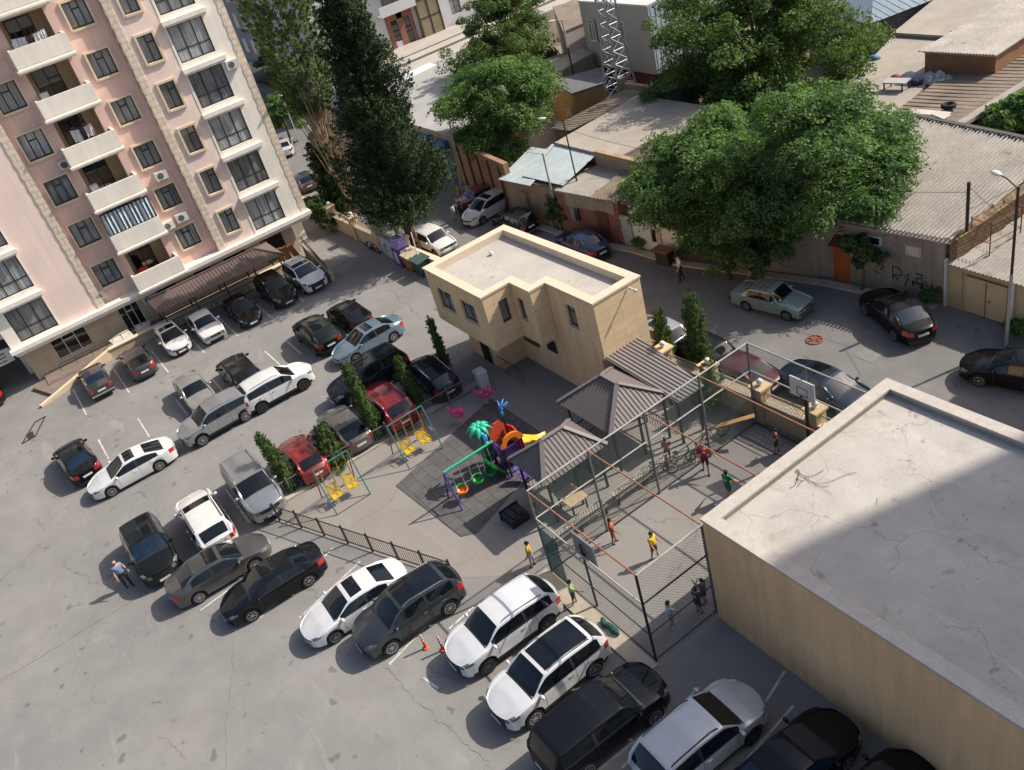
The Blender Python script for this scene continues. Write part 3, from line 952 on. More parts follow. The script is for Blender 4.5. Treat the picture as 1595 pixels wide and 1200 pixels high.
# ================================================================ FLAT ROOFED BUILDING (lower right)
rb = thing("flat_roof_building", "large single storey building with cracked pale concrete roof and tan walls, lower right", "building", (-8, 18, 0))
RZ = 4.95
X0, X1, Y0, Y1 = -16.95, 14.0, 13.32, 22.75
b = MB(); b.box(X0, X1, Y0, Y0 + .3, 0, RZ - .09); b.box(X0, X0 + .3, Y0 + .3, Y1 - .3, 0, RZ - .09); b.box(X0, X1, Y1 - .3, Y1, 0, RZ - .09); b.box(X1 - .3, X1, Y0 + .3, Y1 - .3, 0, RZ - .09)
obj("wall", b, mat("ochre_render", (.77, .485, .255), .9, .10, .35, 14, .05, stain=((.58, .37, .16), .45, .63), streak=.12), rb)
cw = .44
b = MB(); b.box(X0 - .05, X1, Y0 - .05, Y0 + cw, RZ - .09, RZ); b.box(X0 - .05, X0 + cw, Y0 + cw, Y1 - cw, RZ - .09, RZ); b.box(X0 - .05, X1, Y1 - cw, Y1 + .05, RZ - .09, RZ)
M_terr = mat("terrazzo_coping", (.47, .425, .37), .85, .10, 3, 38, .32)
obj("coping", b, M_terr, rb)
b = MB(); b.box(X0 + .3, X1, Y0 + .3, Y0 + cw - .03, 4.5, RZ - .09); b.box(X0 + .3, X0 + cw - .03, Y0 + cw, Y1 - cw, 4.5, RZ - .09); b.box(X0 + .3, X1, Y1 - cw + .03, Y1 - .3, 4.5, RZ - .09)
obj("parapet_inside", b, M_conc, rb)
b = MB(); b.box(X0 + .3, X1 - .3, Y0 + .3, Y1 - .3, 4.3, 4.66)
M_roofr = cracked_mat("weathered_roof_screed", (.45, .415, .37), (.50, .465, .415), .32, .006, .15, scuff=.45, crack_amt=.40, stain=((.30, .265, .22), .30, .55))
obj("roof", b, M_roofr, rb)
c = MB(); rnd = random.Random(8)
base = Vector((-16.1, 16.4, 4.68))
for j in range(4):
    pts = []
    for k in range(22):
        t = k / 21
        a = t * 4.6 + j * .5
        rr = (.15 + .13 * j) * (1 + .3 * math.sin(3 * a))
        pts.append((base.x + .7 * t * (j % 2 + .3) + rr * math.cos(a) * .8, base.y + 1.4 * t * (.5 + .3 * j) + rr * math.sin(a), base.z + .01 * j))
    c.tube(pts, .008, 4)
tag(obj("loose_cable", c, M_black, loc=tuple(base)), "thin black cable lying in loops on the lower right flat roof", "cable")

# ================================================================ YARD WALL along the road
M_wallst = mat("yard_wall_render", (.60, .44, .26), .9, .1, .6, 16, .06)
yw = thing("yard_wall", "tan boundary wall with square lamp pillars and lattice panels between yard and road", "wall", (-30, 22.3, 0))
def wall_run(pts, z=1.15, th=.34):
    b = MB(); cpg = MB(); lat = MB()
    for a, c in zip(pts[:-1], pts[1:]):
        b.bar((a[0], a[1], z / 2), (c[0], c[1], z / 2), th, z)
        cpg.bar((a[0], a[1], z + .04), (c[0], c[1], z + .04), th + .16, .08)
    return b, cpg
runs = [[(-16.8, 22.98), (-25.8, 22.55), (-29.3, 22.3)], [(-41.0, 22.1), (-50, 21.6), (-58.2, 21.1), (-66, 20.9), (-74, 20.9)]]
bw_, bc_ = MB(), MB()
for rr in runs:
    a, c = wall_run(rr, 1.15)
    bw_.add(a.v, a.f); bc_.add(c.v, c.f)
obj("wall_body", bw_, M_wallst, yw)
obj("wall_coping", bc_, M_cap, yw)
pill = [(-20.45, 22.82), (-23.3, 22.68), (-26.3, 22.52), (-29.1, 22.3), (-41.4, 22.1), (-54.6, 21.35), (-58.4, 21.1), (-62.4, 21.0), (-66.5, 20.95)]
for (x, y) in pill:
    b = MB(); b.box(x - .3, x + .3, y - .3, y + .3, 0, 1.82); b.box(x - .38, x + .38, y - .38, y + .38, 1.82, 1.92)
    po = obj("pillar", b, M_wallst, yw)
    b = MB(); b.lathe((x, y, 1.92), [(.09, 0), (.06, .06), (.05, .1)], 8); b.ball((x, y, 2.12), .15, None, None, 10, 7)
    obj("globe_lamp", b, mat("opal_globe", (.72, .72, .72), .4, .04), po, True)
for a, c in ((pill[0], (-16.9, 22.98)), (pill[0], pill[1]), (pill[1], pill[2]), (pill[2], pill[3]), (pill[5], pill[6]), (pill[6], pill[7]), (pill[7], pill[8])):
    l = MB(); va, vc = Vector((*a, 0)), Vector((*c, 0)); d = vc - va; L = d.length; d.normalize()
    n = int(L / .16)
    for k in range(n):
        p = va + d * (.35 + (L - .7) * k / n); q = va + d * min(L - .3, .35 + (L - .7) * k / n + .32)
        l.tube([(p.x, p.y, 1.24), (q.x, q.y, 1.62)], .016, 4); l.tube([(q.x, q.y, 1.24), (p.x, p.y, 1.62)], .016, 4)
    p = va + d * .3; q = va + d * (L - .3)
    l.tube([(p.x, p.y, 1.64), (q.x, q.y, 1.64)], .03, 5)
    obj("lattice_panel", l, mat("pale_lattice", (.50, .43, .33), .8), yw)

# ================================================================ OLD HOUSES across the road
M_orange = mat("stained_ochre_plaster", (.32, .19, .115), .92, .2, .45, 10, .1, bmp=.2, stain=((.17, .10, .07), .5, .6))
M_sandb = brick_mat("sandstone_blocks", (.36, .265, .165), (.31, .22, .135), (.22, .165, .11), .42, .2, .014, .9, .15)
M_redbr = brick_mat("red_brown_brick", (.26, .095, .055), (.22, .08, .05), (.16, .10, .075), .26, .09, .01, .9, .18)
M_tin = mat("pale_blue_tin", (.44, .50, .50), .5, .12, .8, 10, .06, metal=.1, stain=((.26, .24, .21), .8, .66))
M_slate = mat("asbestos_sheet", (.40, .365, .32), .92, .2, .5, 7, .16, stain=((.19, .16, .135), .7, .6))
M_slated = mat("mossy_brown_sheet", (.21, .165, .125), .93, .25, .6, 7, .2, stain=((.33, .29, .24), 1.2, .62))
M_felt = mat("sandy_roof_felt", (.34, .30, .25), .93, .16, .4, 9, .12, stain=((.24, .20, .165), .5, .62))
M_grey = mat("grey_membrane", (.33, .325, .31), .85, .1, .35, 9, .05, stain=((.30, .29, .28), .4, .63))
M_pwall = mat("dingy_plaster", (.30, .255, .20), .93, .16, .5, 9, .1, stain=((.18, .145, .11), .5, .6), streak=.22)
M_white = mat("whitewash", (.62, .60, .54), .9, .1, .8, 12, .06, stain=((.42, .38, .31), .7, .65))

def house(name, label, poly, zr, wallm, roofm, loc=None, over=.0, cat="house", zt=None, base=0.0):
    """block house: wall and slightly overhanging roof slab as parts"""
    cx = sum(p[0] for p in poly) / len(poly); cy = sum(p[1] for p in poly) / len(poly)
    t = thing(name, label, cat, (cx, cy, 0))
    zs = zt or [zr] * len(poly)
    b = MB(); b.prism(poly, base, [z - .14 for z in zs])
    obj("wall", b, wallm, t)
    big = [(p[0] + (p[0] - cx) * over, p[1] + (p[1] - cy) * over) for p in poly]
    b = MB(); n = len(big)
    ar = sum(big[i][0] * big[(i + 1) % n][1] - big[(i + 1) % n][0] * big[i][1] for i in range(n))
    if ar < 0: big = big[::-1]; zs = list(zs)[::-1]
    b.add([(p[0], p[1], zs[i] - .14) for i, p in enumerate(big)] + [(p[0], p[1], zs[i]) for i, p in enumerate(big)],
          [tuple(range(n))[::-1], tuple(range(n, 2 * n))] + [(i, (i + 1) % n, n + (i + 1) % n, n + i) for i in range(n)])
    obj("roof", b, roofm, t)
    return t

def sheet_roof(t, poly3, along, m, sp=.2, rw=.12, rh=.05):
    b = MB(); ribbed(b, poly3, along, sp, rw, rh)
    return obj("sheet_roof", b, m, t)

# H1: sandstone garage with pale tin roofs
h = house("stone_garage", "sandstone block garage under two pale blue tin roof sheets across the road", [(-53.0, 29.55), (-47.6, 30.4), (-47.9, 34.0), (-54.5, 33.6)], 3.0, M_sandb, M_slated, over=.0)
sheet_roof(h, [(-53.5, 29.3, 3.0), (-49.9, 29.55, 3.1), (-51.6, 33.8, 3.5), (-55.2, 33.6, 3.4)], (0, 1, .1), M_tin, .9, .06, .03)
sheet_roof(h, [(-51.6, 30.2, 3.22), (-47.3, 30.5, 3.22), (-48.3, 34.3, 3.62), (-53.4, 34.3, 3.62)], (0, 1, .1), M_tin, .9, .06, .03)
b = MB(); b.box(-51.2, -50.9, 29.5, 29.62, 0, 2.4); b.box(-49.0, -48.8, 29.9, 30.05, 0, 2.4)
obj("wall_pier", b, M_sandb, h)
# brick house
h = house("brick_house", "narrow red brick house with a plank door and shuttered window, facing the road", [(-47.6, 30.0), (-42.1, 30.75), (-42.6, 34.2), (-47.9, 34.0)], 3.05, M_redbr, M_conc, over=.02)
sheet_roof(h, [(-44.2, 30.2, 3.12), (-41.9, 30.6, 3.12), (-42.4, 34.2, 3.3), (-45.0, 34.2, 3.3)], (0, 1, .05), M_slated, .3, .2, .06)
b = MB(); b.obox((-44.6, 30.38, 2.5), 4.4, .06, .8, .136)
obj("pale_band", b, M_pwall, h)
b = MB(); b.obox((-43.6, 30.5, 1.1), .95, .1, 2.1, .136)
obj("door", b, mat("dark_red_planks", (.12, .045, .035), .8, .25, 4), h)
b = MB(); b.obox((-46.1, 30.16, 1.6), .8, .1, 1.0, .136)
fo = obj("window_frame", b, mat("grey_shutter", (.22, .21, .20), .8), h)
b = MB(); b.obox((-45.85, 30.17, 1.6), .4, .14, .9, .136)
obj("window_pane", b, M_glassk, fo)
# grey metal gate and white house
h = thing("metal_gate", "pale grey sheet metal gate between the red brick house and the white house", "gate", (-41.8, 30.8, 0))
b = MB(); b.obox((-41.75, 30.82, 1.05), .95, .06, 2.1, .1); obj("gate_leaf", b, mat("grey_green_gate", (.36, .38, .36), .7, .12), h)
b = MB()
for z in (.3, 1.05, 1.9): b.obox((-41.75, 30.77, z), .9, .05, .06, .1)
obj("gate_brace", b, mat("grey_green_gate"), h)
h = house("white_house", "small whitewashed house half hidden by ivy, next to the grey gate", [(-41.3, 30.95), (-37.5, 31.2), (-37.9, 34.4), (-41.6, 34.3)], 3.1, M_white, M_slated, over=.03)
b = MB(); b.obox((-39.2, 31.05, 1.25), .8, .12, 1.0, .066); fo = obj("window_frame", b, mat("cream_window", (.5, .42, .28), .7), h)
b = MB(); b.obox((-39.35, 31.03, 1.25), .35, .14, .85, .066); obj("window_pane", b, M_glassk, fo)
sheet_roof(h, [(-41.6, 30.6, 3.12), (-37.2, 30.9, 3.12), (-37.6, 34.4, 3.7), (-41.8, 34.3, 3.7)], (0, 1, .16), M_slated, .28, .18, .06)
# felt roof house behind
h = house("felt_roof_house", "low house with a wide sandy felt roof behind the pale blue tin roofs", [(-52.9, 34.35), (-46.0, 34.35), (-46.0, 38.0), (-44.0, 39.2), (-44.6, 43.2), (-53.9, 43.2)], 3.8, M_pwall, M_felt, over=.015)
b = MB(); b.box(-47.9, -43.2, 33.9, 34.3, 0, 4.1); obj("brick_parapet", b, M_sandb, h)
h = house("plank_roof_annex", "narrow lean-to with a brown weathered sheet roof at the felt roofed house", [(-56.2, 36.6), (-54.0, 36.6), (-54.0, 44.4), (-56.6, 44.2)], 3.5, M_pwall, M_slated, over=.02)
sheet_roof(h, [(-56.4, 36.4, 3.52), (-53.92, 36.4, 3.7), (-53.92, 44.5, 3.7), (-56.8, 44.4, 3.52)], (1, 0, .05), M_slated, .3, .2, .05)
# tall plaster wall and blue shop
h = thing("plaster_wall", "tall stained brown plaster wall with pilasters behind the red and white parked cars", "wall", (-57, 31, 0))
b = MB(); b.prism([(-62.8, 31.2), (-53.4, 29.9), (-53.35, 30.3), (-62.7, 31.6)], 0, [3.6, 3.9, 3.9, 3.6]); obj("wall_body", b, M_orange, h)
for k in range(5):
    t_ = .1 + .2 * k; b = MB(); b.obox((-62.8 + 9.4 * t_, 31.15 - 1.3 * t_, 1.8), .18, .12, 3.5, -.138); obj("pilaster", b, mat("dark_pilaster", (.09, .06, .045), .9), h)
h = house("workshop", "long low workshop with grey membrane roof and a blue shop front at its end", [(-84.8, 33.7), (-69.8, 31.6), (-63.2, 31.5), (-62.0, 38.2), (-86.0, 46.5)], 3.99, M_pwall, M_grey, over=.012, cat="workshop")
b = MB(); b.prism([(-69.9, 31.25), (-64.0, 30.95), (-64.0, 31.5), (-69.9, 31.6)], 2.5, 3.4); obj("blue_fascia", b, mat("blue_fascia_paint", (.03, .12, .30), .5, .1), h)
b = MB(); b.box(-69.5, -65.0, 31.35, 31.5, 0, 2.5); obj("dark_opening", b, M_dark, h)
b = MB(); b.box(-65.0, -64.0, 30.95, 31.5, 0, 2.5)
for k in range(8): b.box(-64.95, -64.05, 30.91, 30.95, .15 + .28 * k, .33 + .28 * k)
obj("slatted_panel", b, mat("pale_slats", (.42, .47, .47), .7, .2, 2), h)
b = MB(); b.prism([(-84.7, 34.0), (-82.4, 33.8), (-83.8, 42.4), (-85.6, 42.6)], 3.995, 4.07); obj("white_roof_strip", b, mat("white_strip", (.62, .66, .69), .7, .06), h)
h = house("terrace_shop_block", "long single storey shop block with beige and grey flat roof below the white flats", [(-96.4, 36.5), (-84.9, 33.6), (-86.2, 62.5), (-92.5, 63.0), (-97.6, 50.0)], 4.0, M_pwall, mat("beige_roof", (.40, .365, .32), .9, .1, .3, 8, .05, stain=((.36, .33, .30), .3, .6)), over=.0, cat="shop block")
b = MB()
for x in (-88.6, -89.1, -91.6): b.bar((x, 34.9, 4.05), (x - .3, 62, 4.05), .12, .06)
obj("roof_seam", b, mat("dark_seam", (.10, .095, .09), .9), h)
# white flats in the background
fl = thing("white_flats", "pale grey apartment block with brick infill and a glazed stair strip, top edge", "apartment building", (-101, 48, 0))
XW = -97.0
wb_ = MB(); hw = [(41.9, 43.0, 5.0, 7.0), (40.6, 42.0, 8.6, 10.6), (52.9, 54.3, 5.0, 7.0), (45.0, 45.9, 4.6, 6.9), (46.6, 47.5, 4.0, 6.9), (58.5, 59.8, 5.0, 7.0), (42.0, 43.4, 12, 14), (52.9, 54.3, 8.6, 10.6), (44.6, 47.8, 8.6, 11), (44.6, 47.8, 12, 14.4), (38.2, 39.6, 5.0, 7.0), (38.2, 39.6, 8.6, 10.6), (55.8, 57.0, 8.6, 10.6), (58.5, 59.8, 8.6, 10.6), (52.9, 54.3, 12, 14), (62.5, 63.8, 8.6, 10.6)]
wall_holes(wb_, XW - .4, XW, 36.0, 70, 0, 24, hw)
wb_.box(-112, XW - 3, 36, 70, 0, 24); wb_.box(XW - 3, XW - .4, 36, 36.4, 0, 24); wb_.box(XW - 3, XW - .4, 69.6, 70, 0, 24)
obj("wall", wb_, mat("pale_grey_render", (.50, .50, .50), .9, .08, .3, 12, .04), fl)
for (a, b0, c, d) in hw:
    window(fl, XW, a, b0, c, d, 2, None, .2, M_glassk if a in (45.0, 46.6) else M_glassd, mat("brown_window", (.10, .06, .05), .6))
b = MB(); b.box(XW + .005, XW + .06, 44.4, 45.0, 4.0, 7.6); b.box(XW + .005, XW + .06, 45.9, 46.6, 4.0, 7.6); b.box(XW + .005, XW + .06, 47.5, 47.9, 4.0, 7.6); b.box(XW + .005, XW + .06, 45.0, 47.5, 6.9, 7.6)
obj("brick_infill", b, M_redbr, fl)
for z in (7.7, 11.1, 14.5):
    b = MB(); b.box(XW + .01, XW + 1.1, 43.6, 48.2, z, z + .15); b.box(XW + 1.0, XW + 1.1, 43.6, 48.2, z + .15, z + 1.1)
    obj("balcony", b, mat("pale_grey_render"), fl)
b = MB(); b.box(XW + .005, XW + .5, 48.4, 51.2, 4, 24)
so = obj("stair_strip", b, mat("yellowed_glass", (.22, .19, .12), .3, .25, .6), fl)
b = MB()
for y in (48.4, 49.8, 51.2): b.box(XW + .5, XW + .56, y - .07, y + .07, 4, 24)
for z in range(6, 24, 2): b.box(XW + .5, XW + .55, 48.5, 51.1, z - .06, z + .06)
obj("stair_mullion", b, M_frame, so)
b = MB(); b.box(-93.2, -92.2, 57.6, 59.0, 4, 4.8); b.box(-93.1, -92.3, 57.8, 58.8, 4.8, 4.95)
tag(obj("red_crate", b, mat("red_plastic", (.42, .03, .02), .5), loc=(-92.7, 58.3, 4)), "red box standing on the shop block roof by the white flats", "box")
# older grey block beyond the road on the far left
ob = thing("grey_block", "shaded grey apartment block with glazed ground floor at the far end of the road", "apartment building", (-118, 44, 0))
b = MB(); b.box(-130, -106, 36.6, 50, 3.6, 26); obj("wall", b, mat("grey_pink_render", (.34, .29, .27), .9, .1), ob)
b = MB(); b.box(-129.5, -106.3, 37.0, 50, 0, 3.3); obj("shop_glass", b, M_glassk, ob)
b = MB(); b.box(-130.2, -105.9, 36.2, 50.2, 3.3, 3.6); obj("canopy_slab", b, M_conc, ob)
for k in range(7):
    for j in range(3):
        b = MB(); x = -128 + 3.1 * k; z = 4.6 + 3.2 * j
        b.box(x, x + 1.5, 36.52, 36.62, z, z + 1.8); fo = obj("window_frame", b, M_alum, ob)
        b = MB(); b.box(x + .1, x + 1.4, 36.48, 36.515, z + .1, z + 1.7); obj("window_pane", b, M_glassd, fo)
for j in range(2):
    b = MB(); b.box(-107.5, -105.2, 36.0, 36.6, 4.1 + 3.2 * j, 5.1 + 3.2 * j); obj("balcony", b, M_pwall, ob)
# tower, box building, small houses
h = house("clad_box_building", "grey box building with a pale blue ribbed end wall behind the lattice mast", [(-68.4, 50.0), (-58.9, 49.6), (-58.9, 58.0), (-68.4, 58.0)], 8.3, mat("grey_siding", (.36, .345, .31), .7, .06, .4, 10, .04), mat("pale_roof_sheet", (.56, .55, .52), .7, .08), over=.01, base=2.6, cat="building")
sheet_roof(h, [(-58.85, 49.62, 3.0), (-58.8, 58, 3.0), (-58.8, 58, 8.1), (-58.85, 49.62, 8.1)], (0, 0, 1), mat("pale_blue_cladding", (.46, .52, .58), .55, .07, .5), .5, .05, .03)
b = MB(); b.box(-67.8, -59.4, 50.4, 57.5, 0, 2.6); obj("undercroft_wall", b, mat("maroon_wall", (.16, .05, .05), .9, .2), h)
for (x0, x1, z0, z1) in ((-63.3, -62.4, 4.9, 6.8), (-61.0, -60.3, 6.1, 6.9), (-67.3, -66.4, 4.9, 6.8)): window_y(h, 49.8, x0, x1, z0, z1, 2, M_glassd, M_alum, -.02, .09)
ms = thing("lattice_mast", "grey steel lattice mast standing among the low houses", "mast", (-58.4, 45.2, 0))
b = MB()
def mx(z): return 1.15 - .075 * z if z < 8 else .55 - .012 * (z - 8)
cxm, cym = -58.4, 45.2
for sx, sy in ((-1, -1), (1, -1), (1, 1), (-1, 1)):
    pts = [(cxm + sx * mx(z), cym + sy * mx(z), z) for z in (0, 4, 8, 16, 24)]
    b.tube(pts, .085, 5)
obj("mast_leg", b, mat("galvanised_steel", (.34, .36, .37), .5, .12, 2, metal=.4), ms)
b = MB(); z = .4
while z < 23:
    dz = 1.0
    a, c = mx(z), mx(z + dz)
    cs = [(-1, -1), (1, -1), (1, 1), (-1, 1)]
    for i in range(4):
        p, q_ = cs[i], cs[(i + 1) % 4]
        b.tube([(cxm + p[0] * a, cym + p[1] * a, z), (cxm + q_[0] * c, cym + q_[1] * c, z + dz)], .036, 4)
        b.tube([(cxm + q_[0] * a, cym + q_[1] * a, z), (cxm + p[0] * c, cym + p[1] * c, z + dz)], .036, 4)
        b.tube([(cxm + p[0] * a, cym + p[1] * a, z), (cxm + q_[0] * a, cym + q_[1] * a, z)], .03, 4)
    z += dz
obj("mast_bracing", b, mat("galvanised_steel"), ms)
house("pink_house", "two storey pinkish plaster house at the top left of the box building", [(-79, 54.5), (-69.6, 48.6), (-69.4, 53.5), (-76.5, 58.5)], 6.0, mat("faded_pink", (.50, .41, .38), .9, .1, .4), M_slated, over=.01)
h = house("ochre_house", "small ochre house with a dark grey felt roof below the lattice mast", [(-66.0, 43.6), (-61.0, 42.2), (-59.9, 45.0), (-63.7, 47.6)], 3.6, mat("ochre_plaster", (.42, .24, .09), .9, .12, .5), mat("dark_felt", (.14, .14, .15), .9, .15, .5), over=.02)
window_y(h, 42.0, -62.0, -61.4, 1.4, 2.3, 2, M_glassd, M_alum, .0, .06)
house("sheet_roof_house", "low house with a brown stained roof left of the ochre house", [(-72.5, 44.0), (-66.5, 45.5), (-67.2, 49.6), (-70, 50.2)], 3.9, M_pwall, M_felt, over=.02)
house("tin_roof_shed", "tiny shed with pale ribbed roof right of the lattice mast", [(-56.4, 45.8), (-53.6, 45.4), (-53.4, 48.8), (-56.0, 49.0)], 3.2, M_pwall, M_slate, over=.04, cat="shed")
b = MB(); b.box(-57.4, -53.9, 44.6, 45.0, 0, 3.9); b.box(-57.7, -57.2, 44.4, 45.1, 0, 4.3)
tag(obj("garden_wall", b, M_sandb, loc=(-55.5, 44.8, 0)), "short sandstone garden wall with a corner post by the mast's foot", "wall")
# ---- right hand houses
gw = thing("graffiti_house", "long grey rendered house with corrugated asbestos roof and dark graffiti on its wall", "house", (-26, 38, 0))
b = MB(); b.prism([(-34.0, 32.1), (-28.4, 33.95), (-22.55, 34.65), (-22.3, 42.0), (-32.5, 43.6)], 0, [3.45, 3.5, 3.4, 4.2, 4.4]); obj("wall", b, M_pwall, gw)
bb = MB()
ribbed(bb, [(-32.8, 32.4, 3.46), (-28.5, 33.7, 3.5), (-22.2, 34.4, 3.48), (-21.9, 38.6, 4.3), (-32.2, 39.6, 4.3)], (0, 1, .2), .21, .15, .085)
obj("sheet_roof", bb, M_slate, gw)
bb = MB()
ribbed(bb, [(-32.2, 39.4, 4.27), (-21.9, 38.4, 4.27), (-21.6, 42.6, 5.0), (-31.8, 43.9, 5.0)], (0, 1, .18), .21, .15, .085)
obj("sheet_roof", bb, M_slate, gw)
bb = MB(); bb.bar((-31.8, 43.75, 5.06), (-21.6, 42.5, 5.06), .3, .08)
for k in range(34): bb.obox((-31.7 + k * .295, 43.55 - k * .036, 5.03), .12, .16, .1, 0)
obj("ridge_cap", bb, mat("dark_ridge", (.09, .085, .08), .9), gw)
b = MB(); b.prism([(-22.35, 34.65), (-22.0, 34.7), (-20.6, 42.2), (-21.3, 42.5)], 0, [3.6, 3.6, 5.0, 5.0]); obj("stone_gable", b, brick_mat("rubble_stone", (.34, .23, .11), (.26, .17, .085), (.16, .11, .07), .33, .2, .03, .95, .3, nscale=2), gw)
b = MB(); b.obox((-24.1, 34.46, 2.55), .8, .1, .55, .119); fo = obj("window_frame", b, mat("pale_board", (.50, .43, .34), .8), gw)
b = MB(); b.obox((-24.1, 34.41, 2.55), .66, .06, .42, .119); obj("window_board", b, mat("pale_board2", (.55, .50, .42), .8), fo)
b = MB(); b.obox((-26.2, 34.2, 2.75), .9, .1, .5, .119); fo = obj("window_frame", b, M_alum, gw)
b = MB(); b.obox((-26.2, 34.15, 2.75), .74, .06, .36, .119); obj("window_pane", b, M_glassk, fo)
b = MB(); b.obox((-28.0, 34.02, 1.05), .95, .14, 2.1, .119); obj("door", b, mat("orange_door", (.38, .10, .025), .6, .12), gw)
b = MB(); b.obox((-27.7, 33.7, 2.55), 1.1, .9, .05, .119, 0, .35); obj("door_awning", b, mat("dull_red_tin", (.17, .03, .03), .7), gw)
# graffiti strokes on the wall
g = MB()
def gpt(u_, v_):       # u along wall (m from its east end), v height
    x = -22.6 - u_; return (x, 34.62 - u_ * .1195 - .0, v_)
def stroke(pts, r=.022):
    g.tube([Vector(gpt(a_, b_)) + Vector((.001, -.012, 0)) for a_, b_ in pts], r, 4)
stroke([(2.55, .75), (2.55, 1.5), (2.2, 1.42), (2.05, 1.2), (2.1, 1.05), (2.5, 1.02)]); stroke([(2.5, 1.02), (2.25, .72)])
stroke([(1.95, 1.0), (1.7, 1.28), (1.78, .9), (1.9, .55)])
stroke([(1.35, 1.35), (1.05, 1.32), (1.05, 1.12), (1.32, 1.1), (1.35, .95), (1.2, .82)], .03)
stroke([(1.55, .82), (1.3, .80), (1.05, .72), (.95, .52)], .032); stroke([(1.5, .9), (1.5, .62)], .035); stroke([(1.12, .9), (1.0, .8), (1.1, .55)], .028)
stroke([(1.0, 1.02), (.75, .95)]); stroke([(.95, .86), (.75, .80), (.72, .6)]); stroke([(.5, .95), (.6, .7), (.4, .5), (.2, .6), (.35, .8), (.15, .9)], .026)
stroke([(.3, .5), (.15, .42), (.4, .38)], .03); stroke([(3.4, 1.3), (3.2, 1.5), (3.05, 1.35), (3.2, 1.15)]); stroke([(3.5, 1.0), (3.3, .9)])
obj("graffiti", g, mat("spray_paint", (.018, .016, .014), .9), gw)
# yellow garage
h = thing("yellow_garage", "pale yellow metal garage front with double doors and a corrugated roof, right edge", "garage", (-20, 36, 0))
b = MB(); b.prism([(-22.3, 34.55), (-17.0, 34.35), (-16.6, 38.6), (-21.2, 38.8)], 0, 2.42); obj("wall", b, mat("pale_yellow_metal", (.50, .40, .23), .75, .08, .6, stain=((.34, .20, .08), .8, .68)), h)
b = MB(); b.box(-22.42, -22.3, 34.4, 34.56, 0, 2.6); b.box(-19.05, -18.95, 34.28, 34.4, 0, 2.5); obj("white_post", b, M_alum, h)
b = MB(); b.obox((-20.3, 34.42, 1.05), 2.0, .06, 1.95, -.037); b.obox((-21.55, 34.47, 1.05), .06, .05, 2.1, -.037); obj("garage_door", b, mat("pale_yellow_door", (.52, .42, .25), .7, .06), h)
b = MB(); b.obox((-20.3, 34.375, 1.0), .03, .03, 1.9, 0); b.ball((-20.1, 34.36, 1.0), .06); b.obox((-20.3, 34.37, 2.06), 2.05, .05, .04, -.037); obj("door_seam", b, M_rust, h)
bb = MB(); ribbed(bb, [(-22.3, 34.3, 2.45), (-16.8, 34.1, 2.45), (-16.4, 38.6, 3.2), (-21.3, 38.9, 3.2)], (0, 1, .16), .2, .13, .055); obj("sheet_roof", bb, M_slate, h)
# brown long roof, brick shed, roof terrace
h = house("brown_roof_house", "long low house with a stained brown sheet roof on the upper right", [(-33.4, 44.1), (-28.2, 44.8), (-28.4, 60.5), (-34.9, 60.5)], 3.9, M_pwall, M_slated, over=.01)
bb = MB(); ribbed(bb, [(-33.3, 43.9, 3.95), (-28.6, 44.6, 4.3), (-28.6, 61, 4.3), (-35.1, 61, 3.95)], (1, 0, .05), .55, .1, .05); obj("sheet_roof", bb, M_slated, h)
b = MB(); b.bar((-28.4, 44.7, 4.35), (-28.4, 61, 4.35), .5, .22); obj("ridge_beam", b, M_conc, h)
b = MB(); b.lathe((-30.4, 46.6, 4.32), [(.34, 0), (.42, .05), (.42, .2), (.34, .25), (.24, .24), (.22, .06)], 18)
tag(obj("old_tyre", b, mat("tyre_rubber", (.02, .02, .02), .9), smooth=True, loc=(-30.4, 46.6, 4.3)), "old black tyre lying flat on the brown sheet roof", "tyre")
h = house("brick_shed", "brick shed with a grey corrugated roof on the upper right", [(-35.8, 52.2), (-31.2, 52.4), (-31.8, 62.5), (-36.2, 62.5)], 5.3, brick_mat("orange_brick", (.30, .135, .06), (.25, .11, .05), (.18, .12, .08), .26, .09, .012), M_slate, over=.02, cat="shed")
bb = MB(); ribbed(bb, [(-36.1, 51.9, 5.32), (-31.0, 52.1, 5.36), (-31.6, 62.8, 5.36), (-36.4, 62.8, 5.32)], (0, 1, 0), .2, .13, .05); obj("sheet_roof", bb, M_slate, h)
house("roof_terrace_house", "house with a bare sandy roof terrace strewn with junk, upper right", [(-38.6, 46.6), (-33.5, 46.0), (-35.0, 52.1), (-36.3, 58.2), (-42.6, 58.2), (-40.5, 52)], 3.7, M_pwall, M_felt, over=.01)
h = house("dark_sheet_shed", "shed with a dark grey sheet roof between the big tree and the brown roof", [(-39.6, 44.4), (-33.7, 44.2), (-34.0, 46.0), (-39.0, 46.6)], 3.3, M_pwall, mat("dark_grey_sheet", (.16, .17, .19), .7, .1), over=.0, cat="shed")
bb = MB(); ribbed(bb, [(-39.6, 44.2, 3.32), (-33.7, 44.0, 3.32), (-34.0, 46.0, 3.5), (-39.0, 46.6, 3.5)], (0, 1, .1), .3, .08, .04); obj("sheet_roof", bb, mat("dark_grey_sheet"), h)
house("sandy_roof_house", "house with a plain sandy flat roof in front of the back street", [(-42.6, 58.3), (-37.2, 58.3), (-36.8, 66.8), (-44.5, 66.8)], 4.0, M_pwall, M_felt, over=.0)
h = house("blue_roof_house", "house with a blue grey tin hip roof among the trees at the top", [(-53.5, 62.0), (-46.0, 60.2), (-44.6, 65.5), (-52.0, 68.0)], 4.0, M_pwall, M_slated, over=.0)
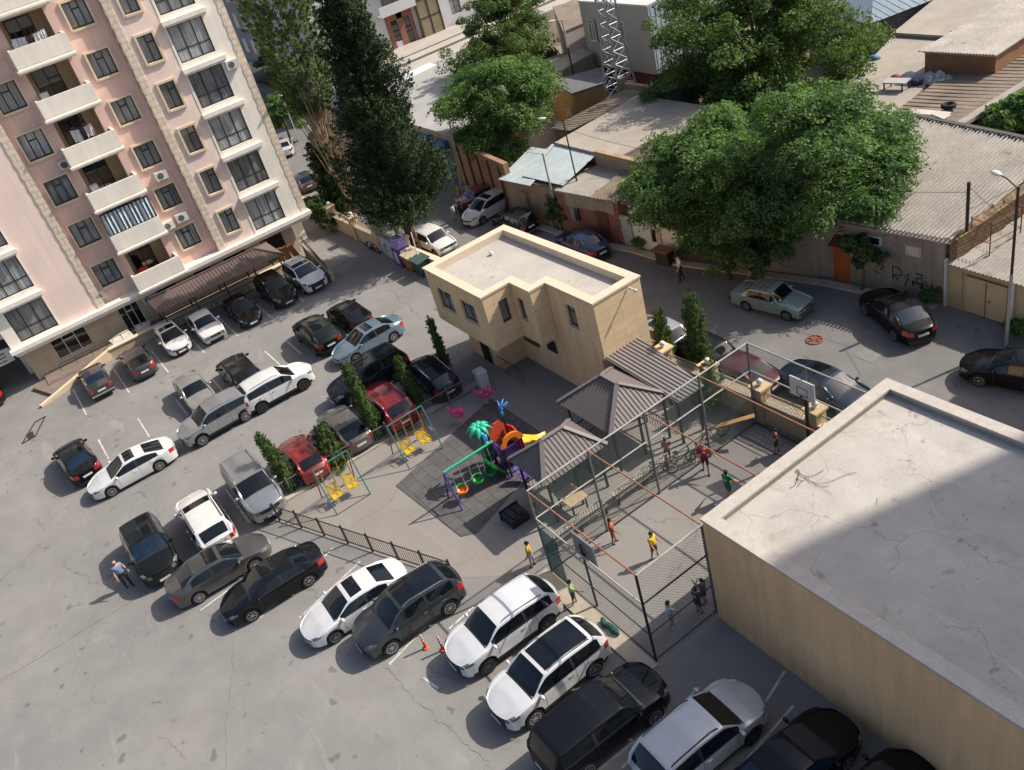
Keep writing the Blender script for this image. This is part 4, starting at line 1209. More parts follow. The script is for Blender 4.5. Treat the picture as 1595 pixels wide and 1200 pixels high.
bb = MB(); ribbed(bb, [(-54, 61.7, 4.0), (-45.6, 59.8, 4.0), (-48.6, 64.2, 5.2)], (.2, 1, .3), .7, .05, .03); ribbed(bb, [(-45.6, 59.8, 4.0), (-44.2, 65.7, 4.0), (-48.6, 64.2, 5.2)], (-1, .2, .3), .7, .05, .03); ribbed(bb, [(-44.2, 65.7, 4), (-52.0, 68.4, 4), (-48.6, 64.2, 5.2)], (0, -1, .3), .7, .05, .03); ribbed(bb, [(-52, 68.4, 4), (-54, 61.7, 4), (-48.6, 64.2, 5.2)], (1, 0, .3), .7, .05, .03)
obj("hip_roof", bb, mat("blue_grey_tin", (.20, .25, .30), .5, .12, .6, metal=.2), h)
b = MB(); b.box(-66, -20, 74.6, 75, 0, 3.2); b.box(-54, -53.4, 74.3, 74.6, 0, 3.5); b.box(-46, -45.4, 74.3, 74.6, 0, 3.5)
tag(obj("back_wall", b, M_pwall, loc=(-45, 74.8, 0)), "grey brown wall along the back street at the top edge", "wall")
h = house("side_roof_house", "house with a ribbed sheet roof at the right edge beside the brown roof", [(-27.6, 52), (-20, 52), (-18, 68), (-27.8, 68)], 3.2, M_pwall, M_slate, over=.01)
house("lower_roof_house", "house with light corrugated roof at the right edge behind the bush", [(-26.5, 43.5), (-16, 43), (-14, 50), (-26.8, 50.5)], 2.7, M_pwall, M_slate, over=.0)
# white scraps along the ridge of the asbestos roof
for i, (x, y, z, a, wd, lab) in enumerate(((-30.0, 44.2, 4.75, .2, 2.2, "long white board lying where the asbestos and brown roofs meet"), (-29.0, 43.8, 4.9, -.3, 1.0, "short white board beside the longer one at the roof joint"))):
    b = MB(); b.obox((x, y, z + .25), wd, .5, .06, a, 0, .1, .05)
    tag(obj("white_board", b, mat("bleached_board", (.56, .52, .46), .85, .1), loc=(x, y, z)), lab, "board")
# junk on the roof terrace
tb = thing("old_table", "low dark table with a white top on the junk strewn roof terrace", "table", (-36.0, 49.6, 3.7))
b = MB(); b.obox((-36.0, 49.6, 4.25), 1.5, .9, .08, .2); obj("table_top", b, mat("grey_board", (.36, .36, .35), .7), tb)
for sx in (-.65, .65):
    for sy in (-.35, .35):
        b = MB(); b.tube([(-36.0 + sx, 49.6 + sy, 3.7), (-36.0 + sx, 49.6 + sy, 4.22)], .05, 5); obj("leg", b, M_black, tb)
for i, (x, y, z, sx, col, lab) in enumerate(((-36.2, 51.2, 3.72, .55, (.45, .45, .48), "white sack on the roof terrace behind the low table"), (-37.0, 51.0, 3.72, .4, (.35, .10, .12), "dull red bundle on the roof terrace left of the white sack"), (-35.3, 50.6, 3.72, .4, (.04, .04, .05), "black bag on the roof terrace right of the low table"), (-38.0, 48.4, 3.72, .3, (.05, .16, .34), "blue bag lying alone on the roof terrace"), (-41.0, 54.0, 3.60, .42, (.08, .16, .30), "blue tarpaulin heap by the trees on the roof terrace"))):
    b = MB(); b.ball((x, y, z + sx * .4), sx, sx * .8, sx * .55, 9, 6); b.ball((x + sx * .5, y + sx * .3, z + sx * .3), sx * .6, sx * .5, sx * .4, 8, 5)
    tag(obj("bundle", b, mat("bundle_%d" % i, col, .8, .25, 3), smooth=True, loc=(x, y, z)), lab, "bundle")
b = MB(); rnd = random.Random(12); nx_, ny_ = 22, 9
for i in range(nx_):
    for j in range(ny_):
        e_ = math.sin(PI * i / (nx_ - 1)) * math.sin(PI * j / (ny_ - 1))
        b.v.append((-36.0 + 3.2 * i / (nx_ - 1) + rnd.uniform(-.12, .12), 50.7 + 1.3 * j / (ny_ - 1) + rnd.uniform(-.12, .12), 3.72 + e_ * rnd.uniform(.1, .75)))
for i in range(nx_ - 1):
    for j in range(ny_ - 1):
        q_ = i * ny_ + j; b.f.append((q_, q_ + ny_, q_ + ny_ + 1, q_ + 1)); b.m.append(0)
tag(obj("plastic_sheet_heap", b, mat("milky_plastic", (.42, .43, .42), .5, .3, 3), loc=(-34, 51.4, 3.7)), "crumpled milky plastic sheets heaped below the brick shed", "plastic sheets")
# ---- tall block outside the frame on the right, whose shadow falls on the flat roof
tw = thing("tall_block", "tall tan apartment block far outside the right edge, shading the flat roof", "apartment building", (12, 64, 0))
b = MB(); b.box(1.7, 28, 58, 70, 0, 56); obj("wall", b, M_tan, tw)
for k in range(16):
    for j in range(5):
        b = MB(); x = 3.0 + 5 * j; z = 3 + 3.2 * k
        b.box(x, x + 1.6, 57.94, 58.02, z, z + 1.6); obj("window", b, M_glassd, tw)
# ================================================================ TREES AND PLANTS
L_dec = [leaf_mat("ailanthus_leaf", (.070, .135, .046), (.105, .185, .060), .38), leaf_mat("ailanthus_leaf_light", (.135, .22, .07), (.185, .27, .09), .38)]
L_deep = [leaf_mat("deep_green_leaf", (.055, .098, .034), (.085, .14, .042), .36), leaf_mat("deep_green_leaf_light", (.11, .175, .05), (.15, .215, .06), .36)]
L_con = [leaf_mat("dark_conifer_needle", (.014, .030, .012), (.026, .048, .017), .12), leaf_mat("conifer_needle_tip", (.05, .082, .025), (.075, .11, .03), .15)]
L_cyp = [leaf_mat("cypress_scale", (.045, .080, .024), (.07, .115, .03), .15), leaf_mat("cypress_scale_light", (.10, .15, .04), (.135, .185, .05), .2)]
L_pop = [leaf_mat("poplar_leaf", (.085, .125, .05), (.12, .17, .07)), leaf_mat("poplar_leaf_light", (.19, .24, .12), (.24, .28, .15))]
M_bark = mat("grey_bark", (.16, .125, .09), .95, .25, 2, 12, .2)
M_twig = mat("dry_twig", (.30, .225, .145), .95, .2, 3)

def deciduous(name, label, base, height, crown_r, crown_z, lean=(0, 0), clumps=70, per=190, lm=None, seed=1, size=.17, flat=.55, group=None, squash=1.0, stems=1, rz=None):
    """tapered trunk with limbs to every clump; crown of feathery leaf clumps with gaps"""
    lm = lm or L_dec
    rng = np.random.default_rng(seed)
    t = thing(name, label, "tree", base, 0, group)
    bx, by, bz = base
    cz = crown_z; top = height
    C, D, K = [], [], []
    b = MB()
    cx, cy = bx + lean[0], by + lean[1]
    hub = Vector((bx + lean[0] * .6, by + lean[1] * .6, cz - (top - cz) * .35))
    for s_ in range(stems):
        ang = s_ * 2.4 + seed
        b0 = Vector((bx + .25 * s_ * math.cos(ang), by + .25 * s_ * math.sin(ang), 0))
        mid = b0.lerp(hub, .5) + Vector((.15 * math.cos(ang), .15 * math.sin(ang), 0))
        b.tube([b0, mid, hub + Vector((.3 * s_ * math.cos(ang), .3 * s_ * math.sin(ang), 0))], [.03 + .026 * height, .025 + .02 * height, .02 + .014 * height], 7)
    frond = lm is L_dec and crown_r > 2
    nb = max(6, int(8 + crown_r * (5.0 if frond else 7.5)))
    per_b = max(3, clumps // nb)
    for i in range(nb):
        a = i * 2.39996 + rng.uniform(-.4, .4)
        el = rng.uniform(-.7, 1.0) if crown_r > 2 else rng.uniform(-.3, 1)                       # bough height in the crown
        hr = crown_r * (rng.uniform(.25, 1.0) if el < .6 else rng.uniform(.0, .7)) * math.sqrt(max(.12, 1 - max(0, el) ** 2 * .8))
        bc = np.array([cx + math.cos(a) * hr, cy + math.sin(a) * hr * squash, cz + (top - cz) * (el - .12)])
        br = crown_r * rng.uniform(.24, .42) + .12
        bc[2] = max(bc[2], .5 + br * .5)
        bv = Vector(bc)
        m1 = hub.lerp(bv, .5) + Vector((rng.uniform(-.2, .2), rng.uniform(-.2, .2), .10 * crown_r * rng.uniform(-.3, 1)))
        b.tube([hub, m1, bv], [.06 + .010 * crown_r, .045, .022], 5, 0, False)
        lightb = .55 if rng.random() < .5 else .22
        if frond:
            nf = int(per_b * per / 15 * 1.75)
            m = 15
            st = rng.normal(0, 1, (nf, 3)); st /= np.linalg.norm(st, axis=1)[:, None]
            st *= rng.uniform(.1, .85, (nf, 1)); st[:, 2] *= .62
            st0 = bc + st * br
            ha = np.arctan2(st[:, 1], st[:, 0]) + rng.normal(0, .7, nf)
            L = rng.uniform(.45, 1.0, nf) * (.35 + .12 * crown_r)
            up_ = rng.uniform(.05, .55, nf)
            k = np.linspace(.05, 1, m)[None, :]
            dx = np.cos(ha)[:, None] * L[:, None] * k; dy = np.sin(ha)[:, None] * L[:, None] * k
            dz = L[:, None] * (up_[:, None] * k - .75 * k ** 2.2)
            sd_ = np.where(np.arange(m) % 2 == 0, 1, -1)[None, :] * (.11 * np.sin(k * 2.6) + .03)
            px_ = st0[:, 0:1] + dx - np.sin(ha)[:, None] * sd_; py_ = st0[:, 1:2] + dy + np.cos(ha)[:, None] * sd_; pz_ = st0[:, 2:3] + dz
            P_ = np.stack([px_, py_, pz_], -1).reshape(-1, 3) + rng.normal(0, .025, (nf * m, 3))
            C.append(P_)
            dd = np.stack([np.repeat(np.cos(ha), m) * .35, np.repeat(np.sin(ha), m) * .35, np.ones(nf * m)], -1)
            D.append(dd)
            K.append((np.repeat(rng.random(nf), m) < lightb).astype(int))
            for q_ in range(5):
                j = rng.integers(nf); b.tube([bv, tuple(st0[j])], [.02, .008], 4, 0, False)
        else:
            for c_ in range(per_b):
                v = rng.normal(0, 1, 3); v /= np.linalg.norm(v); v[2] = v[2] * .7 + .1
                p = bc + v * br * rng.uniform(.3, 1.0)
                cr = rng.uniform(.5, 1.0) * (.17 * crown_r + .16)
                n = int(per * rng.uniform(.6, 1.25))
                q = rng.normal(0, 1, (n, 3)); q /= np.linalg.norm(q, axis=1)[:, None]
                q *= rng.uniform(.25, 1, (n, 1)) ** .5
                q[:, 2] *= flat
                q[:, 2] -= .3 * np.hypot(q[:, 0], q[:, 1]) ** 2
                C.append(p + q * cr)
                D.append(q * .6 + np.array([v[0] * .3, v[1] * .3, .8]))
                K.append((rng.random(n) < lightb * (1.2 if c_ % 2 else .6)).astype(int))
                if c_ % 3 == 0: b.tube([bv, tuple(p)], [.022, .008], 4, 0, False)
    CC = np.concatenate(C)
    keep = CC[:, 2] > .05
    C, D, K = [CC[keep]], [np.concatenate(D)[keep]], [np.concatenate(K)[keep]]
    leaves("crown", np.concatenate(C), np.concatenate(D), size, .42, lm, t, np.concatenate(K), seed, .55)
    obj("trunk", b, M_bark, t, True)
    return t

def conifer(name, label, base, height, prof, n, size, lm, seed, lean=(0, 0), group=None, ragged=.25, cat="tree", asp=.35, updir=.9, trunk=.2, bottom=.1, jit=.5, core=.66):
    """column or cone of upright sprays; prof(k) -> radius at relative height k"""
    rng = np.random.default_rng(seed)
    t = thing(name, label, cat, base, 0, group)
    n = int(n * 1.35)
    nsp = max(40, n // 75)
    C, D, K = [], [], []
    b = MB()
    bx, by = base[0], base[1]
    b.tube([(bx, by, 0), (bx + lean[0] * .4, by + lean[1] * .4, height * .45), (bx + lean[0] * .93, by + lean[1] * .93, height * .93)], [trunk, trunk * .6, .02], 6)
    for i in range(nsp):
        k = bottom + (1 - bottom) * rng.random() ** 1.15
        a = rng.random() * 2 * PI
        r = prof(k) * (1 - ragged * rng.random() + ragged * .5 * math.sin(a * 3 + k * 17))
        rr = r * rng.uniform(.55, 1) ** .5
        c = np.array([bx + lean[0] * k + math.cos(a) * rr, by + lean[1] * k + math.sin(a) * rr, k * height])
        m = n // nsp
        sp = .20 * prof(.35) + .10
        tt = rng.random(m) ** .7                          # plume: narrow tip, wider base, pointing out and up
        q = rng.normal(0, 1, (m, 3)) * (sp * .42 * (1.05 - tt))[:, None]
        ax = np.array([math.cos(a) * .75, math.sin(a) * .75, rng.uniform(.3, .9)]); ax /= np.linalg.norm(ax)
        q += ax[None, :] * ((tt - .35) * sp * 1.7)[:, None]
        C.append(c + q); D.append(np.tile(np.array([math.cos(a), math.sin(a), .35]), (m, 1)))
        K.append((rng.random(m) < (.6 if rng.random() < .35 else .12)).astype(int))
        if i % 4 == 0 and prof(.3) > .8:
            b.tube([(bx + lean[0] * k, by + lean[1] * k, k * height - .4 * r), tuple(c)], [.04, .012], 4, 0, False)
    C = np.concatenate(C); C[:, 2] = np.maximum(C[:, 2], .06)
    # dense inner foliage that stops the light, ragged like the outside
    cb = MB(); na, nz = 20, max(8, int(height * 1.6)); rr_ = random.Random(seed)
    for j in range(nz + 1):
        k = max(bottom, .02) + (.97 - max(bottom, .02)) * j / nz
        for i in range(na):
            a = 2 * PI * i / na
            r = prof(k) * core * (.82 + .36 * rr_.random()) * (.6 if j in (0, nz) else 1)
            cb.v.append((bx + lean[0] * k + r * math.cos(a), by + lean[1] * k + r * math.sin(a), k * height + rr_.uniform(-.15, .15) * min(1, prof(.4))))
    for j in range(nz):
        for i in range(na):
            q0 = j * na + i; q1 = j * na + (i + 1) % na
            cb.f.append((q0, q1, q1 + na, q0 + na)); cb.m.append(0)
    if core > 0: obj("inner_foliage", cb, lm[0], t, False)
    leaves("crown", C, np.concatenate(D), size, asp, lm, t, np.concatenate(K), seed, jit)
    obj("trunk", b, M_bark, t, True)
    return t

GT = "broad leaved trees among the old houses"
# dark big conifer by the road
conifer("dark_conifer", "tall dark conifer towering over the yard wall and bins, left of the tan building", (-56.7, 22.7, 0), 19.4,
        lambda k: float(np.interp(k, [0, .1, .22, .45, .7, .9, 1], [2.8, 3.3, 3.7, 2.9, 1.8, .95, .1])), 120000, .085, L_con, 3, (1.5, .3), None, .55, trunk=.32, bottom=.15, asp=.42, jit=.8, core=.5)
# poplar with bare branches
pt = conifer("poplar", "tall pale green poplar with bare dry lower branches, left of the dark conifer", (-66.4, 22.6, 0), 23.0,
        lambda k: float(np.interp(k, [0, .3, .45, .6, .8, 1], [.4, .6, 2.1, 2.9, 2.8, 1.0])), 85000, .08, L_pop, 4, (-.3, .4), None, .35, bottom=.40, trunk=.17, asp=.55, jit=.9, core=.0)
b = MB(); rnd = random.Random(4)
for i in range(95):
    a = rnd.random() * 2 * PI; z0 = rnd.uniform(.8, 7.5); L = rnd.uniform(3.0, 7.0); sp = rnd.uniform(.8, 2.6)
    p0 = Vector((-66.4 + .05 * math.cos(a), 22.6, z0))
    b.tube([p0, p0 + Vector((math.cos(a) * sp * .55, math.sin(a) * sp * .55, L * .5)), p0 + Vector((math.cos(a) * sp * .9 + rnd.uniform(-.2, .2), math.sin(a) * sp * .9, L))], [.06, .045, .015], 4, 0, False)
obj("dry_branch", b, M_twig, pt)
deciduous("broad_tree", "broad feathery tree hanging over the tall brown plaster wall, right of the dark conifer", (-60.6, 34.0, 0), 9.2, 5.0, 5.8, (.4, .8), 250, 230, L_dec, 11, .115, .5, GT)
deciduous("broad_tree", "round deep green tree in front of the white flats' roof, at the top centre", (-74.6, 45.4, 0), 11.0, 5.4, 6.6, (0, 0), 300, 230, L_deep, 12, .13, .6, GT)
deciduous("broad_tree", "very large deep green tree at the top right of the grey box building", (-47.8, 50.0, 0), 12.4, 7.4, 5.8, (-.2, .6), 560, 250, L_deep, 13, .14, .6, GT, 1.1)
deciduous("broad_tree", "largest spreading tree with feathery foliage over the graffiti house's roof", (-31.6, 34.4, 0), 9.6, 5.0, 6.0, (.2, 1.0), 300, 270, L_dec, 14, .11, .5, GT, 1.0, 3)
deciduous("broad_tree", "feathery tree with visible bare limbs left of the largest spreading tree", (-36.6, 33.4, 0), 8.3, 4.3, 5.2, (-.6, .6), 220, 250, L_dec, 15, .11, .5, GT, 1.0, 2)
deciduous("broad_tree", "low dark leafy tree shading the road behind the turquoise car", (-33.0, 32.7, 0), 6.4, 3.6, 3.4, (0, .6), 170, 240, L_deep, 16, .11, .6, GT, 1.0, 3)
deciduous("ivy_tree", "dense bright green climber draped over the white house's corner", (-37.4, 31.4, 0), 4.2, 1.6, 3.0, (.1, .2), 50, 280, L_dec, 17, .08, .8, None)
deciduous("ivy_tree", "dense dark green bush on a trunk at the sandstone garage by the lamp post", (-48.3, 30.0, 0), 2.6, .85, 1.3, (.2, 0), 22, 150, L_deep, 18, .09, .8, None)
deciduous("small_tree", "small round leafed tree on a thin stem before the graffiti wall", (-26.5, 33.6, 0), 3.3, 1.05, 2.3, (0, 0), 24, 170, L_deep, 19, .10, .7, None)
deciduous("bright_bush", "bright yellow green bush behind the corrugated roofs at the right edge", (-26.4, 48.2, 0), 5.4, 2.7, 3.6, (0, 0), 90, 170, L_dec, 20, .16, .7, None)
deciduous("road_tree", "bright green tree beside the white car behind the pink block", (-95.0, 28.6, 0), 5.0, 2.2, 3.2, (0, 0), 34, 130, L_dec, 21, .17, .7, None)
deciduous("far_tree", "dark tree between the pink block and the grey block, at the top edge", (-112, 36.0, 0), 7.5, 2.4, 5.0, (0, 0), 30, 110, L_deep, 22, .2, .7, None)
deciduous("far_tree", "dark leafy tree by the blue grey hip roof at the top edge", (-56, 63, 0), 8.5, 3.6, 5.4, (0, 0), 50, 120, L_deep, 24, .2, .7, None)
deciduous("edge_tree", "round tree just beyond the right edge that shades the road", (-13.0, 38.2, 0), 9.5, 3.4, 6.0, (0, 0), 60, 200, L_deep, 23, .2, .7, None)
# hedge plants on the left yard wall
for i, (x, y, h, r, lab) in enumerate(((-70.6, 20.4, 1.9, .9, "rounded bush at the far end of the yard wall by the pink block's corner"), (-68.2, 20.3, 2.2, 1.0, "bush overhanging the yard wall opposite the pink block"), (-66.0, 20.3, 1.5, .6, "smaller bush on the yard wall just left of the dark conifer"))):
    deciduous("wall_bush", lab, (x, y, 0), h, r, h * .6, (0, 0), 18, 130, L_deep, 30 + i, .09, .8, "bushes on the yard wall")
conifer("dark_conifer", "low dark conifer bush at the bare poplar's foot, left of the tall dark conifer", (-69.4, 22.8, 0), 6.5, lambda k: 1.9 * (1 - k) ** .6 + .1, 26000, .085, L_con, 51, (0, 0), None, .5, "conifer bush", trunk=.12, bottom=.04, asp=.42, jit=.8, core=.5)
# slim cypresses of the yard
def slim(label, base, h, r, lean, seed, n=7000, light=None, g="slim cypresses in the yard"):
    conifer("cypress", label, base, h, lambda k: r * (min(1, k / .12) ** .5) * (1 - k) ** .42 + .03, int(n * 1.7), .036, L_cyp, seed, lean, g, .3, trunk=.06, bottom=.03, asp=.45, core=.74)
slim("thinnest slim cypress, left of the tan building's entrance", (-40.0, 15.6, 0), 3.5, .30, (.0, -.1), 41, 5000)
slim("tall slim cypress between the grey hatchback and the red suv", (-37.7, 9.9, 0), 4.7, .48, (-.2, -.2), 42, 9000)
slim("shorter slim cypress between the red suv and the dark car with roof rails", (-38.2, 12.6, 0), 3.3, .42, (-.1, -.1), 43, 7000)
slim("leaning slim cypress beside the silver suv", (-37.6, 4.9, 0), 3.2, .45, (-1.0, -.3), 44, 8000)
conifer("conifer_bush", "broad light green conifer bush in front of the small red hatchback", (-37.7, 7.2, 0), 2.3, lambda k: .95 * (1 - k) ** .7 + .05, 8000, .055, L_cyp, 45, (-.1, .1), None, .35, "bush", trunk=.06, bottom=.05)
slim("short cypress beside the canopy, behind the tan building's corner", (-29.9, 23.0, 0), 3.3, .52, (0, 0), 46, 9000, g="cypresses at the road wall")
slim("tallest and widest cypress at the road wall", (-27.6, 23.15, 0), 4.9, .68, (.05, 0), 47, 14000, g="cypresses at the road wall")
conifer("feathery_shrub", "feathery light green shrub right of the widest cypress, by the wall pillar", (-26.0, 22.0, 0), 2.5, lambda k: .9 * math.sin(PI * min(1, k + .15)) + .1, 2600, .06, L_cyp, 48, (.5, 0), None, .5, "shrub", trunk=.04, bottom=.1, core=.4)
for i, (x, y, s, lab) in enumerate(((-37.0, 31.0, .5, "low weeds at the foot of the white house"), (-40.6, 30.7, .35, "weeds at the white house's left corner"), (-23.1, 34.1, .45, "dry weeds between the graffiti wall and yellow garage"), (-56.8, 30.0, .7, "shrubby weeds against the tall plaster wall"), (-59.2, 42.5, 1.1, "overgrown weeds under the lattice mast"), (-18.4, 33.7, .5, "weeds by the yellow garage at the right edge"))):
    deciduous("weeds", lab, (x, y, 0), s * 1.5, s, s * .7, (0, 0), 10, 60, L_dec, 60 + i, .07, .9, "weeds along the house fronts")
# ================================================================ CARS
M_tyre = mat("tyre_rubber", (.020, .020, .020), .9, .15)
M_rim = mat("alloy_rim", (.50, .50, .51), .3, .08, 4, metal=.85)
M_rimd = mat("dark_alloy_rim", (.10, .10, .10), .35, .1, 4, metal=.7)
M_under = mat("dark_underbody", (.012, .012, .012), .9, .1)
M_trimk = mat("black_plastic_trim", (.022, .022, .022), .6, .1)
M_chrome = mat("bright_chrome", (.62, .62, .62), .18, .03, 4, metal=1.0)
M_head = mat("headlight_lens", (.14, .15, .16), .10, .12, 8, coat=1.0)
M_tail = mat("red_tail_lens", (.38, .015, .015), .2, .15, 8, coat=1.0)
M_plate = mat("white_number_plate", (.62, .62, .60), .5, .05)
M_cglass = glass("tinted_car_glass", (.006, .008, .010), .03, .5, .15)
M_cglassb = glass("blue_tinted_car_glass", (.008, .018, .034), .03, .6, .3)

def pl(pts):
    xs = [p[0] for p in pts]; zs = [p[1] for p in pts]
    X = np.arange(xs[0] - .3, xs[-1] + .3, .02)
    Z = np.interp(X, xs, zs)
    k = np.exp(-.5 * (np.arange(-10, 11) * .02 / .05) ** 2); k /= k.sum()
    Z = np.convolve(np.pad(Z, 10, mode='edge'), k, 'valid')
    return lambda x: float(np.interp(x, X, Z))

def smooth(a, b, x):
    t = min(1, max(0, (x - a) / (b - a))); return t * t * (3 - 2 * t)

TYPES = {
    # L, W, H, wheelbase, front overhang, wheel R, sill, nose z, cowl(dist from front, z), header, roof rear, glass bottom(d, z), tail z, belt, tumble, side glass end d, flags
    "sedan": dict(L=4.62, W=1.80, H=1.45, wb=2.68, fo=.92, R=.325, sill=.24, nose=.70, cowl=(1.22, .99), head=(1.98, 1.40), rr=(3.32, 1.39), gb=(4.02, 1.08), tail=.98, belt=.93, tum=.70, sg=3.62, taper=1.0),
    "coupe": dict(L=4.80, W=1.86, H=1.42, wb=2.71, fo=.95, R=.335, sill=.23, nose=.68, cowl=(1.28, .97), head=(2.12, 1.38), rr=(3.30, 1.34), gb=(4.28, 1.04), tail=.97, belt=.92, tum=.68, sg=3.85, taper=1.05),
    "boxy": dict(L=4.14, W=1.63, H=1.43, wb=2.42, fo=.72, R=.30, sill=.27, nose=.80, cowl=(1.18, .97), head=(1.62, 1.40), rr=(2.92, 1.40), gb=(3.36, 1.02), tail=.96, belt=.93, tum=.74, sg=3.05, taper=.35),
    "oldsedan": dict(L=4.45, W=1.70, H=1.39, wb=2.66, fo=.80, R=.31, sill=.24, nose=.76, cowl=(1.34, .95), head=(1.92, 1.36), rr=(3.18, 1.36), gb=(3.66, 1.03), tail=.97, belt=.91, tum=.74, sg=3.28, taper=.5),
    "hatch": dict(L=4.05, W=1.72, H=1.46, wb=2.57, fo=.84, R=.31, sill=.24, nose=.70, cowl=(.98, .98), head=(1.72, 1.41), rr=(3.42, 1.38), gb=(3.86, 1.02), tail=.92, belt=.95, tum=.70, sg=3.50, taper=1.0),
    "fasthatch": dict(L=4.35, W=1.80, H=1.45, wb=2.65, fo=.90, R=.32, sill=.24, nose=.70, cowl=(1.10, .99), head=(1.90, 1.41), rr=(3.25, 1.36), gb=(4.15, 1.05), tail=.98, belt=.95, tum=.69, sg=3.65, taper=1.0),
    "suv": dict(L=4.55, W=1.90, H=1.72, wb=2.68, fo=.90, R=.365, sill=.33, nose=.94, cowl=(1.12, 1.18), head=(1.80, 1.65), rr=(3.95, 1.62), gb=(4.42, 1.20), tail=1.08, belt=1.11, tum=.72, sg=4.06, taper=.8),
    "bigsuv": dict(L=4.82, W=1.90, H=1.82, wb=2.80, fo=.90, R=.385, sill=.36, nose=1.00, cowl=(1.22, 1.22), head=(1.86, 1.76), rr=(4.42, 1.75), gb=(4.72, 1.22), tail=1.10, belt=1.16, tum=.76, sg=4.40, taper=.7),
    "niva": dict(L=3.72, W=1.68, H=1.64, wb=2.20, fo=.70, R=.345, sill=.36, nose=.92, cowl=(1.06, 1.08), head=(1.48, 1.58), rr=(3.32, 1.58), gb=(3.66, 1.08), tail=.98, belt=1.03, tum=.78, sg=3.30, taper=.3),
    "mpv": dict(L=4.50, W=1.74, H=1.55, wb=2.60, fo=.88, R=.315, sill=.25, nose=.74, cowl=(1.00, 1.02), head=(1.72, 1.49), rr=(3.95, 1.46), gb=(4.38, 1.08), tail=.98, belt=.98, tum=.71, sg=4.05, taper=.9),
}
CAR_CACHE = {}

